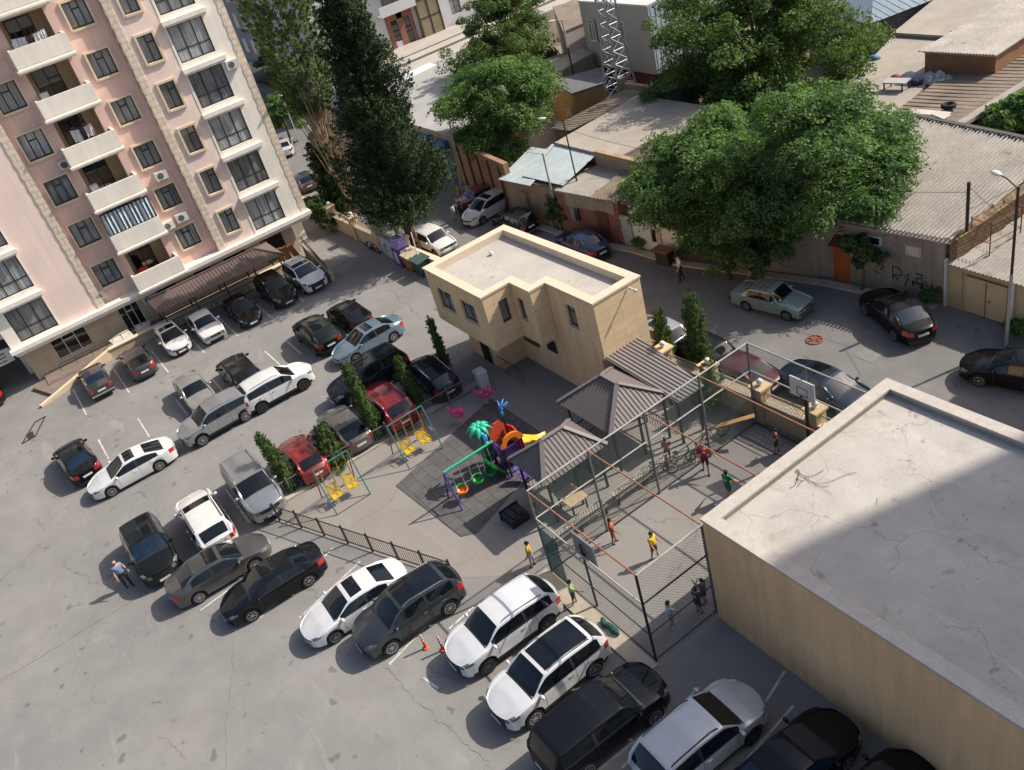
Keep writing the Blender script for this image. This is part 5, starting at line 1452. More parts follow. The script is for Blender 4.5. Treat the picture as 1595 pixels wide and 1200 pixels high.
def car_shapes(kind, sunroof=None):
    T = TYPES[kind]; L, W, H = T["L"], T["W"], T["H"]
    X = lambda d: L / 2 - d                           # d: distance from the nose
    top = pl(sorted([(X(-.02), T["nose"] - .06), (X(.10), T["nose"]), (X(T["cowl"][0] * .55), T["nose"] + (T["cowl"][1] - T["nose"]) * .66), (X(T["cowl"][0]), T["cowl"][1]),
                     (X(T["head"][0]), T["head"][1]), (X(T["head"][0] * .55 + T["rr"][0] * .45), H), (X(T["rr"][0]), T["rr"][1]), (X(T["gb"][0]), T["gb"][1]), (X(L - .06), T["tail"]), (X(L + .02), T["tail"] - .07)]))
    xw = [X(T["fo"]), X(T["fo"] + T["wb"])]
    Ra = T["R"] + .055
    ds = set()
    for d in (0, .015, .04, .08, .13, .2, .28, .36, .44): ds.add(round(d, 3)); ds.add(round(L - d, 3))
    for x in xw:
        for k in range(-8, 9):
            ds.add(round(L / 2 - (x + Ra * 1.02 * math.sin(k / 8 * PI / 2)), 3))
    for key in ("cowl", "head", "rr", "gb"): ds.add(T[key][0])
    ds.add(T["cowl"][0] - .06)
    dA = T["cowl"][0] + .22; dB = (T["head"][0] + T["rr"][0]) / 2 - .02; dC = T["sg"]
    gaps = [T["fo"] + Ra + .16, dB, T["fo"] + T["wb"] - Ra * .55 - .12]
    for d in (dA, dB - .05, dB + .05, dC): ds.add(round(d, 3))
    for gdx in gaps: ds.add(round(gdx, 3)); ds.add(round(gdx + .016, 3))
    d = .5
    while d < L - .4:
        if all(abs(d - e) > .05 for e in ds): ds.add(round(d, 3))
        d += .11
    ds = sorted(ds)
    ds = [d for i, d in enumerate(ds) if i == 0 or d - ds[i - 1] > .004]
    tp = T["taper"]
    def halfw(d):
        e = min(d / .95, 1); f = 1 - .27 * tp * (1 - e) ** 2.9
        e2 = min((L - d) / .85, 1); f *= 1 - .24 * tp * (1 - e2) ** 2.3
        e3 = min(min(d, L - d) / .10, 1); f *= 1 - .07 * (1 - e3) ** 2
        return W / 2 * f
    rings = []
    for d in ds:
        x = X(d); zt = top(x); hw = halfw(d)
        zl = T["sill"] - .02 * (1 - min(min(d, L - d) / .3, 1)) ** 2
        for xc in xw:
            u_ = x - xc
            if abs(u_) < Ra: zl = max(zl, T["R"] + math.sqrt(Ra * Ra - u_ * u_))
        zsh = min(T["belt"] + .05 * (d / L - .3), zt - .035)
        zl = min(zl, zsh - .06)
        hc = zt - zsh
        kk = smooth(.08, H - T["belt"] - .06, hc)
        wr = hw * .86 * (1 - kk) + min(hw, W / 2) * T["tum"] * 1.06 * kk
        yb = hw * .965
        def lerp(a, b, t): return a + (b - a) * t
        crown = .035 + .02 * (1 - kk)
        flare = 1.0
        pts = [(hw * .965, zl), (hw * 1.0, lerp(zl, zsh, .22)), (hw * 1.0, lerp(zl, zsh, .64)), (hw * .992, lerp(zl, zsh, .84)), (yb + .006, zsh),
               (lerp(yb, wr, .06), zsh + hc * .10), (lerp(yb, wr, .86), zsh + hc * .78), (lerp(yb, wr, 1.0), zsh + hc * .90), (wr - .05, zt - crown * 1.1), (wr - .12, zt - crown * .75), (wr * .5, zt - crown * .25), (0, zt)]
        rings.append((d, x, pts, kk, hc))
    NR = 12
    boxy_ = kind in ("boxy", "niva", "oldsedan")
    bF, bR = (.03, .02) if boxy_ else ((.12, .05) if kind == "bigsuv" else (.19, .11))
    def bx(x, d, y):
        wf = (1 - min(d / .50, 1)) ** 2; wr_ = (1 - min((L - d) / .40, 1)) ** 2
        yy = min(1, abs(y) / (W / 2 * .74))
        return x + (bF * wf - bR * wr_) * (1 - yy * yy) - bF * .5 * wf + bR * .5 * wr_
    parts = {k: MB() for k in ("body", "windscreen", "rear_window", "side_window_l", "side_window_r", "headlight_l", "headlight_r", "tail_light_l", "tail_light_r", "grille", "trim", "roof_glass")}
    sun = {"pan": (T["head"][0] + .12, T["rr"][0] - .12), "hatch": (T["head"][0] + .16, T["head"][0] + .72)}.get(sunroof)
    def put(key, q):
        mb = parts[key]; mb.add(q, [(0, 1, 2, 3)])
    for i in range(len(rings) - 1):
        d0, x0, p0, k0, h0 = rings[i]; d1, x1, p1, k1, h1 = rings[i + 1]
        dm = (d0 + d1) / 2
        gap = any(abs(dm - (g_ + .008)) < .007 for g_ in gaps)
        for sgn, sd_ in ((1, "l"), (-1, "r")):
            for j in range(NR - 1):
                a, b_, c, e = (bx(x0, d0, p0[j][0]), sgn * p0[j][0], p0[j][1]), (bx(x0, d0, p0[j + 1][0]), sgn * p0[j + 1][0], p0[j + 1][1]), (bx(x1, d1, p1[j + 1][0]), sgn * p1[j + 1][0], p1[j + 1][1]), (bx(x1, d1, p1[j][0]), sgn * p1[j][0], p1[j][1])
                q = [a, b_, c, e] if sgn < 0 else [a, e, c, b_]
                key = "body"
                if j == 5 and dA < dm < dC: key = "side_window_" + sd_ if not (dB - .05 < dm < dB + .05) else "trim"
                elif j == 4 and dA - .1 < dm < dC + .05: key = "trim"
                elif j >= 9 and T["cowl"][0] < dm < T["head"][0]: key = "windscreen"
                elif j == 8 and T["cowl"][0] + .02 < dm < T["head"][0] - .04: key = "windscreen"
                elif j >= 8 and T["cowl"][0] - .06 < dm < T["cowl"][0]: key = "trim"
                elif j >= 9 and T["rr"][0] + .03 < dm < T["gb"][0]: key = "rear_window"
                elif j == 0 and dm > .3 and dm < L - .3 and T["sill"] > .3: key = "trim"
                elif 3 <= j <= 6 and .04 < dm < (.44, .36, .30, .18)[j - 3] and kind not in ("boxy", "niva", "oldsedan"): key = "headlight_" + sd_
                elif j in (2, 3) and L - .34 < dm < L - .01: key = "tail_light_" + sd_ if kind not in ("boxy", "niva", "oldsedan") or dm > L - .14 else "body"
                elif sun and j >= 9 and sun[0] < dm < sun[1]: key = "roof_glass"
                elif gap and j in (1, 2, 3): key = "trim"
                put(key, q)
    # end caps
    cols = [-1, -.72, -.4, 0, .4, .72, 1]
    for end, (d, x, p, kk, hc) in ((1, rings[0]), (-1, rings[-1])):
        for j in range(NR - 1):
            for c in range(len(cols) - 1):
                def P(jj, cc):
                    y = p[jj][0] * cc
                    return (bx(x, d, y), y, p[jj][1])
                a, b_, c_, e = P(j, cols[c]), P(j, cols[c + 1]), P(j + 1, cols[c + 1]), P(j + 1, cols[c])
                q = [a, b_, c_, e] if end > 0 else [a, e, c_, b_]
                inner = 0 < c < len(cols) - 2
                key = "body"
                if end > 0:
                    if j == 2 and inner: key = "grille"
                    elif j == 1 and c in (1, 2, 3, 4) and kind in ("suv", "hatch", "fasthatch", "coupe"): key = "grille"
                    elif j == 3 and c in (1, 2, 3, 4) and kind in ("suv", "mpv"): key = "grille"
                    elif j == 0 and inner: key = "grille"
                    elif j == 3 and inner and kind in ("bigsuv", "niva", "boxy", "oldsedan"): key = "grille"
                    elif j in (2, 3) and not inner: key = "headlight_" + ("r" if c == 0 else "l")
                else:
                    if j == 0: key = "trim"
                    elif j in (2, 3) and not inner: key = "tail_light_" + ("r" if c == 0 else "l")
                put(key, q)
    # dark inside and floor
    un = MB()
    un.box(X(T["gb"][0] - .35), X(T["cowl"][0] + .15), -W / 2 + .30, W / 2 - .30, .19, T["belt"] - .16)
    un.box(-L / 2 + .25, L / 2 - .25, -W / 2 + .30, W / 2 - .30, .185, .40)
    un.box(-L / 2 + .22, L / 2 - .22, -W / 2 * .8, W / 2 * .8, .401, .44)
    for x in xw:
        un.box(x - Ra + .02, x + Ra - .02, -W / 2 + .12, W / 2 - .12, T["R"] + Ra - .10, T["R"] + Ra - .04)
    return dict(T=T, parts=parts, under=un, xw=xw, top=top, X=X, halfw=halfw, dA=dA, dB=dB, dC=dC, bF=bF, bR=bR)

def wheel_mesh(R_, Wd, style):
    t = MB(); r = R_
    t.lathe((0, 0, 0), [(r * .66, -Wd / 2), (r * .93, -Wd / 2), (r, -Wd / 2 + .03), (r, Wd / 2 - .03), (r * .93, Wd / 2), (r * .66, Wd / 2 - .005)], 22, 0, 'y')
    m = MB()
    m.lathe((0, 0, 0), [(r * .67, -Wd / 2 + .01), (r * .67, Wd / 2 + .002), (r * .61, Wd / 2 + .004), (r * .59, Wd / 2 - .05), (.05, Wd / 2 - .05)], 20, 1, 'y')
    m.lathe((0, 0, 0), [(r * .67, Wd / 2 - .02), (r * .675, Wd / 2 + .006), (r * .60, Wd / 2 + .008), (r * .59, Wd / 2 - .02)], 20, 0, 'y')
    m.lathe((0, 0, 0), [(.075, Wd / 2 - .06), (.07, Wd / 2 - .005), (.03, Wd / 2)], 10, 0, 'y')
    n = {5: 5, 7: 7, 10: 10, 0: 8}[style]
    for k in range(n):
        a = 2 * PI * k / n
        m.bar((.05 * math.cos(a), Wd / 2 - .018, .05 * math.sin(a)), (r * .62 * math.cos(a), Wd / 2 - .006, r * .62 * math.sin(a)), .055 if n < 9 else .032, .022)
    return t, m

def mesh_from(mb, name, mats, smooth_=True):
    me = bpy.data.meshes.new(name)
    me.from_pydata(mb.v, [], mb.f)
    for q in (mats if isinstance(mats, list) else [mats]): me.materials.append(q)
    if isinstance(mats, list) and len(mats) > 1: me.polygons.foreach_set("material_index", mb.m)
    if smooth_: me.polygons.foreach_set("use_smooth", [True] * len(mb.f))
    bm = bmesh.new(); bm.from_mesh(me)
    bmesh.ops.remove_doubles(bm, verts=bm.verts, dist=.0015)
    bm.to_mesh(me); bm.free()
    if smooth_:
        try: me.set_sharp_from_angle(angle=R(34))
        except Exception: pass
    return me

WHEELS = {}
def car(label, kind, col, x, y, heading, roof=None, rails=None, style=5, rimd=False, rack=False, glassb=False, group=None, metal=.35, plate=True, name="parked_car"):
    """heading: direction of the nose in degrees, counter-clockwise from +x"""
    key = (kind, roof)
    if key not in CAR_CACHE:
        S = car_shapes(kind, roof)
        S["me"] = {k: mesh_from(mb, k, M_trimk) for k, mb in S["parts"].items() if mb.f}
        S["me_under"] = mesh_from(S["under"], "underbody", M_under, False)
        CAR_CACHE[key] = S
    S = CAR_CACHE[key]; T = S["T"]; L, W, H = T["L"], T["W"], T["H"]
    pm_ = col if not isinstance(col, tuple) else paint("paint_%.3f_%.3f_%.3f" % col, col, metal)
    t = thing(name, label, "car", (x, y, 0), R(heading), group)
    g = M_cglassb if glassb else M_cglass
    def part(nm, me, m, par=t, loc=(0, 0, 0), rot=None):
        o = bpy.data.objects.new(nm, me); COL.objects.link(o); o.parent = par; o.location = loc
        if rot: o.rotation_euler = rot
        if not isinstance(m, list): m = [m]
        for i, q in enumerate(m):
            o.material_slots[i].link = 'OBJECT'; o.material_slots[i].material = q
        return o
    names = {"body": ("body", pm_), "windscreen": ("windscreen", g), "rear_window": ("rear_window", g), "side_window_l": ("side_window", g), "side_window_r": ("side_window", g),
             "headlight_l": ("headlight", M_head), "headlight_r": ("headlight", M_head), "tail_light_l": ("tail_light", M_tail), "tail_light_r": ("tail_light", M_tail),
             "grille": ("grille", M_trimk), "trim": ("black_trim", M_trimk), "roof_glass": ("sunroof", M_cglass)}
    for k, me in S["me"].items(): part(names[k][0], me, names[k][1])
    part("underbody", S["me_under"], M_under)
    wk = (T["R"], style)
    if wk not in WHEELS:
        a, b_ = wheel_mesh(T["R"], .215, style)
        WHEELS[wk] = (mesh_from(a, "tyre", M_tyre), mesh_from(b_, "rim", [M_rim, M_under], False))
    for xx in S["xw"]:
        for sg in (1, -1):
            wo = part("wheel", WHEELS[wk][0], M_tyre, t, (xx, sg * (W / 2 - .135), T["R"]), (0, 0, 0 if sg > 0 else PI))
            part("rim", WHEELS[wk][1], [M_rimd if rimd else M_rim, M_under], wo)
    ck = (kind, "extra")
    if ck not in CAR_CACHE:
        mm = MB(); mm.ball((0, .09, 0), .075, .115, .085, 8, 6); mm.obox((0, -.03, -.02), .05, .12, .04)
        pb = MB(); pb.box(-.012, .012, -.26, .26, -.055, .055)
        hb = MB(); hb.obox((0, 0, 0), .17, .03, .028)
        z0 = S["top"](S["X"](T["head"][0] + .15)); z1 = S["top"](S["X"](T["rr"][0] - .12))
        rl = MB(); xa, xb = S["X"](T["head"][0] + .15), S["X"](T["rr"][0] - .12)
        yr = W / 2 * T["tum"] * 1.0 - .02
        zz = lambda xx: S["top"](xx) + .0
        rl.tube([(xa, yr, zz(xa) - .06), (xa - .1, yr, zz(xa) + .02), (0, yr, H + .015), (xb + .1, yr, zz(xb) + .02), (xb, yr, zz(xb) - .06)], .020, 5)
        ex = MB()
        for i in range(5): ex.bar((xa - .25 - .3 * i, -yr, H + .07), (xa - .25 - .3 * i, yr, H + .07), .05, .03)
        for sy in (-1, 1): ex.bar((xa - .1, sy * yr, H + .1), (xa - 1.65, sy * yr, H + .1), .035, .03)
        CAR_CACHE[ck] = (mesh_from(mm, "mirror", M_trimk), mesh_from(pb, "number_plate", M_plate, False), mesh_from(hb, "door_handle", M_chrome, False), mesh_from(rl, "roof_rail", M_chrome), mesh_from(ex, "roof_rack", M_rust, False))
    mm, pb, hb, rl, ex = CAR_CACHE[ck]
    xm = S["X"](S["dA"] + .02)
    for sg in (1, -1):
        part("mirror", mm, pm_, t, (xm, sg * (W / 2 * .97 + .015), T["belt"] + .06), (0, 0, 0 if sg > 0 else PI))
        for dd in (S["dB"] - .22, min(S["dC"] + .05, T["fo"] + T["wb"] - .1)):
            part("door_handle", hb, M_chrome if rails else pm_, t, (S["X"](dd), sg * (S["halfw"](dd) + .008), T["belt"] - .13))
    if plate:
        part("number_plate", pb, M_plate, t, (L / 2 + S["bF"] * .5 + .004, 0, T["sill"] + .13)); part("number_plate", pb, M_plate, t, (-L / 2 - S["bR"] * .5 - .006, 0, T["sill"] + .42))
    if rails:
        rm = {"chrome": M_chrome, "black": M_trimk}[rails]
        part("roof_rail", rl, rm)
        o = part("roof_rail", rl, rm); o.scale = (1, -1, 1)
    if rack: part("roof_rack", ex, M_rust)
    if kind in ("boxy", "niva", "oldsedan"):
        rk = (kind, "round")
        if rk not in CAR_CACHE:
            hm = MB(); hm.lathe((0, 0, 0), [(.085, 0), (.085, .04), (.05, .06)], 12, 0, 'x')
            bmp_ = MB(); bmp_.box(-.05, .05, -W / 2 * .93, W / 2 * .93, -.06, .06)
            CAR_CACHE[rk] = (mesh_from(hm, "headlight", M_head), mesh_from(bmp_, "bumper", M_chrome, False))
        for yy in (.62, .42, -.42, -.62): part("headlight", CAR_CACHE[rk][0], M_head, t, (L / 2 + .03, yy * W / 1.7, T["nose"] - .17))
        part("bumper", CAR_CACHE[rk][1], M_chrome, t, (L / 2 + .06, 0, .46)); part("bumper", CAR_CACHE[rk][1], M_chrome, t, (-L / 2 - .06, 0, .48))
    return t

WHT, PEARL, BLK, NAVY, GRY, DGRY, SIL = (.72, .72, .71), (.70, .69, .65), (.012, .012, .013), (.012, .017, .035), (.10, .10, .105), (.035, .040, .045), (.36, .37, .38)
G1 = "cars parked along the pink block's terrace"
G2 = "cars in the middle of the yard"
G3 = "cars parked behind the playground railing"
G4 = "cars parked in the front row"
G5 = "cars along the road"
NX, PX, NY, PY = 180, 0, -90, 90
car("white suv with a black sunroof at the ramp end of the terrace row", "suv", WHT, -59.2, 15.05, PX + 1, "hatch", "black", 10, False, glassb=True, group=G1, metal=.2)
car("brown black suv with roof rails, second from the ramp in the terrace row", "suv", (.030, .022, .020), -59.2, 12.75, PX, None, "chrome", 10, group=G1)
car("black hatchback in the terrace row, half in the canopy's shadow", "hatch", BLK, -58.8, 9.95, PX, "hatch", None, 5, group=G1)
car("white old angular saloon with a wide grille, in front of the brown canopy", "oldsedan", (.70, .69, .66), -59.5, 7.35, PX, None, None, 7, group=G1, metal=.1)
car("white compact hatchback with a small sunroof, left end of the brown canopy", "hatch", WHT, -60.0, 5.05, PX + 1, "hatch", None, 5, group=G1, metal=.1)
car("dark grey hatchback with its tail to the yard, beside the old dark saloon", "fasthatch", (.055, .055, .057), -59.3, 2.35, NX, None, None, 5, group=G1)
car("old boxy dark violet grey saloon with chrome bumper, nose to the terrace", "boxy", (.040, .036, .042), -59.6, -.45, NX, None, None, 0, glassb=True, group=G1, metal=.2)
car("black saloon mostly hidden in the shaded car passage at the left edge", "sedan", BLK, -66.3, -6.9, NX + 4, None, None, 5, glassb=True, group=G1)
car("plain silver older saloon facing right, above the silver suv", "oldsedan", (.40, .40, .385), -51.2, 4.0, PX, None, None, 7, group=G2, metal=.6)
car("dark olive black suv with its tail towards the white suv's rear", "suv", (.018, .018, .015), -50.3, 6.75, NX, "pan", "black", 10, group=G2)
car("large white suv parked across behind the dark olive suv", "suv", WHT, -46.7, 7.7, PY - 1, None, "chrome", 7, True, group=G2, metal=.15)
car("dark green suv with roof glass, beside the black fastback", "suv", (.016, .030, .022), -50.2, 12.05, NX, "pan", None, 5, group=G2)
car("black fastback saloon between the dark green suv and pale blue saloon", "fasthatch", (.016, .013, .012), -50.4, 14.5, NX + 2, "hatch", None, 5, group=G2)
car("pale blue saloon with a sunroof in the middle of the yard", "sedan", (.20, .29, .36), -46.5, 13.9, NY + 1, "hatch", None, 10, group=G2, metal=.5)
car("silver grey suv with pale roof and black arches in the middle row", "suv", SIL, -46.8, 4.05, NY + 1, None, "chrome", 10, group=G2, metal=.6)
car("white coupe like saloon with black roof glass at the left of the middle row", "coupe", WHT, -46.7, -1.15, NY - 1, "hatch", None, 10, group=G2, metal=.15)
car("black saloon with red tail lights behind the white coupe like saloon", "sedan", BLK, -50.6, -3.5, NX + 5, "pan", None, 5, glassb=True, group=G2)
car("large navy black suv with roof glass, behind the red suv", "bigsuv", NAVY, -42.4, 11.9, NY + 1, "pan", "black", 10, group=G2)
car("navy black estate with chrome roof rails left of the tan building's entrance", "mpv", (.014, .016, .028), -39.3, 14.3, NX - 3, None, "chrome", 5, glassb=True, group=G3)
car("dark red suv with silver roof rails between two slim cypresses", "suv", (.22, .012, .016), -39.0, 11.25, NX, None, "chrome", 5, group=G3)
car("grey hatchback between the small red hatchback and the dark red suv", "fasthatch", (.12, .115, .105), -39.3, 8.75, NX, None, None, 5, group=G3)
car("small bright red hatchback behind the conifer bush", "hatch", (.26, .022, .022), -38.9, 6.1, NX, None, None, 5, group=G3)
car("silver off roader facing the railing, beside the leaning cypress", "bigsuv", (.33, .35, .36), -38.6, 3.25, PX, None, "chrome", 5, group=G3, metal=.6)
car("white off roader with a dark rear window and its tail to the grey saloon", "bigsuv", PEARL, -38.2, .55, NX, "hatch", "black", 5, group=G4, metal=.15)
car("black suv with chrome grille next to the man in the blue shirt", "suv", (.014, .016, .018), -38.6, -2.2, PX, "pan", "black", 10, group=G4, glassb=True)
car("grey saloon parked between the black suv and the black saloon", "sedan", (.085, .083, .080), -34.6, -.05, PY - 2, "hatch", None, 10, group=G4, metal=.5)
car("glossy black saloon beside the grey saloon in the front row", "sedan", (.010, .012, .018), -31.6, 1.5, NY - 2, "hatch", None, 7, group=G4)
car("white saloon with a small black sunroof in the front row", "sedan", WHT, -27.7, 3.7, NY - 2, "hatch", None, 10, group=G4, metal=.15)
car("dark slate grey suv with chrome roof rails and roof glass in the front row", "suv", (.045, .052, .060), -25.5, 5.1, NY - 1, "pan", "chrome", 10, group=G4, metal=.5)
car("white suv with plain white roof, right of the traffic cones", "suv", WHT, -22.0, 7.35, NY - 1, None, "chrome", 10, True, group=G4, metal=.15)
car("white suv with a full black glass roof in the front row", "suv", WHT, -19.1, 7.3, NY + 1, "pan", "chrome", 10, group=G4, metal=.15)
car("long black off roader with a small sunroof, parked beside the cage in shade", "bigsuv", (.009, .010, .014), -16.3, 7.35, PY - 1, "hatch", None, 10, group=G4)
car("silver white suv in the shade beside the flat roofed building's wall", "suv", (.52, .53, .54), -13.7, 9.2, PY - 2, None, "black", 10, True, group=G4, metal=.3)
car("black saloon in deep shade right of the silver white suv", "sedan", (.010, .012, .018), -11.2, 10.5, PY - 2, None, None, 5, glassb=True, group=G4)
car("black car at the bottom edge, under the flat roofed building's wall", "hatch", (.008, .008, .010), -8.9, 11.2, PY - 2, None, None, 5, glassb=True, group=G4)
car("dull red saloon with its tail to the road beside the white minivan", "oldsedan", (.16, .035, .040), -57.7, 30.0, PY - 8, None, None, 5, group=G5)
car("white estate car with a dark sunroof facing down the road, at the sandstone garage", "mpv", (.58, .56, .52), -55.3, 28.9, NY + 6, "hatch", None, 5, group=G5, metal=.2)
car("black boxy off roader at the sandstone garage wall", "niva", (.016, .015, .018), -50.9, 28.3, NX + 3, None, None, 0, group=G5)
car("white boxy three door off roader behind the yard wall by the bins", "niva", (.68, .68, .66), -54.2, 23.4, PX + 2, None, None, 0, group=G5, metal=.05)
car("dark blue saloon in front of the red brick house", "sedan", (.016, .026, .075), -43.9, 28.75, NX - 4, None, None, 5, glassb=True, group=G5, metal=.5)
car("pale silver hatchback half hidden behind the tan building's corner", "hatch", (.42, .43, .44), -31.9, 24.2, NX, "hatch", None, 5, group=G5, metal=.5)
car("old pale turquoise saloon with a rusty roof rack on the road", "boxy", (.20, .27, .25), -29.2, 29.9, PX + 9, None, None, 0, rack=True, group=G5, metal=.05)
car("black saloon with red tail lights at the graffiti wall", "sedan", (.009, .009, .011), -23.3, 32.0, 156, None, None, 5, glassb=True, group=G5)
car("black saloon cut by the right edge of the picture", "sedan", (.010, .010, .013), -16.5, 30.9, 195, None, None, 5, glassb=True, group=G5)
car("dark red saloon seen through the cage netting behind the widest cypress", "sedan", (.10, .022, .026), -26.2, 24.1, NX + 2, None, None, 5, group=G5)
car("navy saloon with a black roof behind the basketball hoop", "sedan", (.014, .020, .042), -22.0, 25.4, PX - 1, "pan", None, 5, group=G5, glassb=True)
car("black car behind the short cypress at the road wall", "hatch", (.012, .013, .016), -29.0, 24.4, NX, None, None, 5, group=G5)
car("light blue saloon in the back street at the top edge", "sedan", (.10, .17, .24), -46.6, 71.6, PX, None, None, 5, group="far cars")
car("white saloon under the road tree behind the pink block", "sedan", (.66, .66, .64), -91.2, 26.6, 160, None, None, 5, group="far cars")
car("dark car in the shade far up the road", "sedan", (.05, .06, .08), -108, 32.0, 170, None, None, 5, group="far cars")
car("dark hatchback beside the pink block's corner on the road", "hatch", (.04, .045, .05), -78.6, 23.4, 172, None, None, 5, group="far cars")
car("bright red van at the shop glass of the far grey block", "mpv", (.40, .02, .015), -104.5, 34.6, 175, None, None, 5, group="far cars")
# ================================================================ BALL COURT CAGE
M_net = mat("green_grey_wire", (.13, .185, .17), .6, .15)
M_netg = mat("green_shade_net", (.035, .15, .125), .8, .2)
M_post = mat("grey_painted_post", (.15, .155, .15), .6, .2, 3)
M_railg = mat("pale_grey_pipe", (.40, .38, .35), .6, .15, 2)
M_railr = mat("rust_red_pipe", (.34, .14, .085), .7, .2, 2)
cg = thing("sports_cage", "tall pipe frame cage with wire netting round the small concrete ball court", "sports cage", (-20.3, 16.4, 0))
CX0, CX1, CY0, CY1, CZ = -23.35, -17.2, 10.5, 22.25, 4.38
ys = [10.5, 13.45, 16.38, 19.4, 22.25]
def post(x, y, m=M_post):
    b = MB(); b.tube([(x, y, 0), (x, y, CZ)], .05, 8); obj("post", b, m, cg)
for y in ys: post(CX0, y); post(CX1, y, M_black if y < 11 else M_post)
for x in (-20.3,): post(x, CY1)
def rail(a, c, r=.035, m=M_railg):
    b = MB(); b.tube([a, c], r, 6); obj("rail", b, m, cg)
for z in (CZ, 2.95, 1.4, .08):
    m = M_railg if z > 2 else M_black
    rail((CX0, CY0, z), (CX0, CY1, z), .035 if z > 2 else .022, m); rail((CX1, CY0, z), (CX1, CY1, z), .035 if z > 2 else .022, M_railg if z > 4 else M_black)
    rail((CX0, CY0, z), (CX1, CY0, z), .035 if z > 2 else .022, (M_railr if z > 4 else m) if z > 2 else M_black); rail((CX0, CY1, z), (CX1, CY1, z), .035 if z > 2 else .022, m)
for y in ys[1:-1]: rail((CX0, y, CZ), (CX1, y, CZ), .035, M_railr)
def netting(a, c, z0, z1, s=.10, wd=.009, m=None):
    """two sets of crossing diagonal wires in the upright panel from a to c"""
    mb = MB(); A_ = Vector((*a, 0)); C_v = Vector((*c, 0)); d = (C_v - A_); L = d.length; d.normalize()
    n = Vector((-d.y, d.x, 0)) * wd * .5
    h = z1 - z0; k = -h
    while k < L:
        u0, v0 = (k, 0) if k >= 0 else (0, -k)
        u1, v1 = (k + h, h) if k + h <= L else (L, L - k)
        if u1 > u0 + .01:
            for fl in (0, 1):
                p0 = A_ + d * (u0 if not fl else L - u0) + Vector((0, 0, z0 + v0)); p1 = A_ + d * (u1 if not fl else L - u1) + Vector((0, 0, z0 + v1))
                t_ = (p1 - p0).normalized(); w_ = t_.cross(n.normalized()) * wd * .5
                mb.add([p0 - w_, p0 + w_, p1 + w_, p1 - w_], [(0, 1, 2, 3)])
        k += s
    o = obj("netting", mb, m or M_net, cg); return o
netting((CX0, CY0), (CX0, CY1), .1, CZ - .03)
netting((CX1, CY0), (CX0, CY0), .1, 2.92)
netting((CX1, CY0), (CX1, CY1), .1, CZ - .03, .14)
netting((CX0, CY1), (CX1, CY1), .1, CZ - .03, .10)
netting((CX0, CY0 - .03), (CX0 + 1.2, CY0 - .03), .1, 2.6, .05, .02, M_netg)
# roll of green netting at the foot of the cage
b = MB(); rnd = random.Random(2)
b.tube([(-19.9 + .25 * k, 10.25 + rnd.uniform(-.06, .06), .16 + rnd.uniform(-.03, .04)) for k in range(5)], [.07, .15, .12, .16, .05], 8)
tag(obj("net_bundle", b, mat("teal_net_bundle", (.03, .10, .095), .9, .3, 6), smooth=True, loc=(-19.5, 10.25, 0)), "bundle of teal netting lying at the foot of the cage", "net bundle")
def backboard(label, x0, x1, y, z0, z1, facing, m, square):
    t = thing("basketball_backboard", label, "backboard", ((x0 + x1) / 2, y, 0))
    b = MB(); b.box(x0, x1, y - .03, y + .03, z0, z1); bo = obj("board", b, m, t)
    if square:
        f = MB(); xm = (x0 + x1) / 2; yy = y + facing * .034; k = .27
        for (a, b_, c, d) in ((xm - k, xm + k, z0 + .1, z0 + .14), (xm - k, xm + k, z0 + .48, z0 + .52), (xm - k, xm - k + .04, z0 + .14, z0 + .48), (xm + k - .04, xm + k, z0 + .14, z0 + .48)):
            f.box(a, b_, min(yy, yy - facing * .003), max(yy, yy - facing * .003), c, d)
        obj("target_square", f, M_black, bo)
    r = MB(); xm = (x0 + x1) / 2
    r.tube([(xm + .225 * math.cos(a * PI / 8), y + facing * .38 + .225 * math.sin(a * PI / 8), z0 + .12) for a in range(17)], .012, 5)
    r.bar((xm, y, z0 + .12), (xm, y + facing * .16, z0 + .12), .12, .03)
    obj("hoop", r, M_rust, t)
    p = MB(); p.tube([(xm, y - facing * .12, 0), (xm, y - facing * .12, z1 - .2)], .05, 6); p.bar((xm, y - facing * .12, z0 + .3), (xm, y, z0 + .3), .06, .06)
    obj("support_pole", p, M_black, t)
backboard("white basketball backboard with a black target square at the far end of the court", -20.95, -19.72, 22.05, 2.95, 3.85, -1, mat("white_board_panel", (.62, .61, .58), .6, .08), True)
backboard("grey basketball backboard seen from behind at the near end of the court", -21.25, -20.0, 10.75, 2.42, 3.5, 1, mat("grey_board_back", (.20, .20, .195), .7, .12), False)

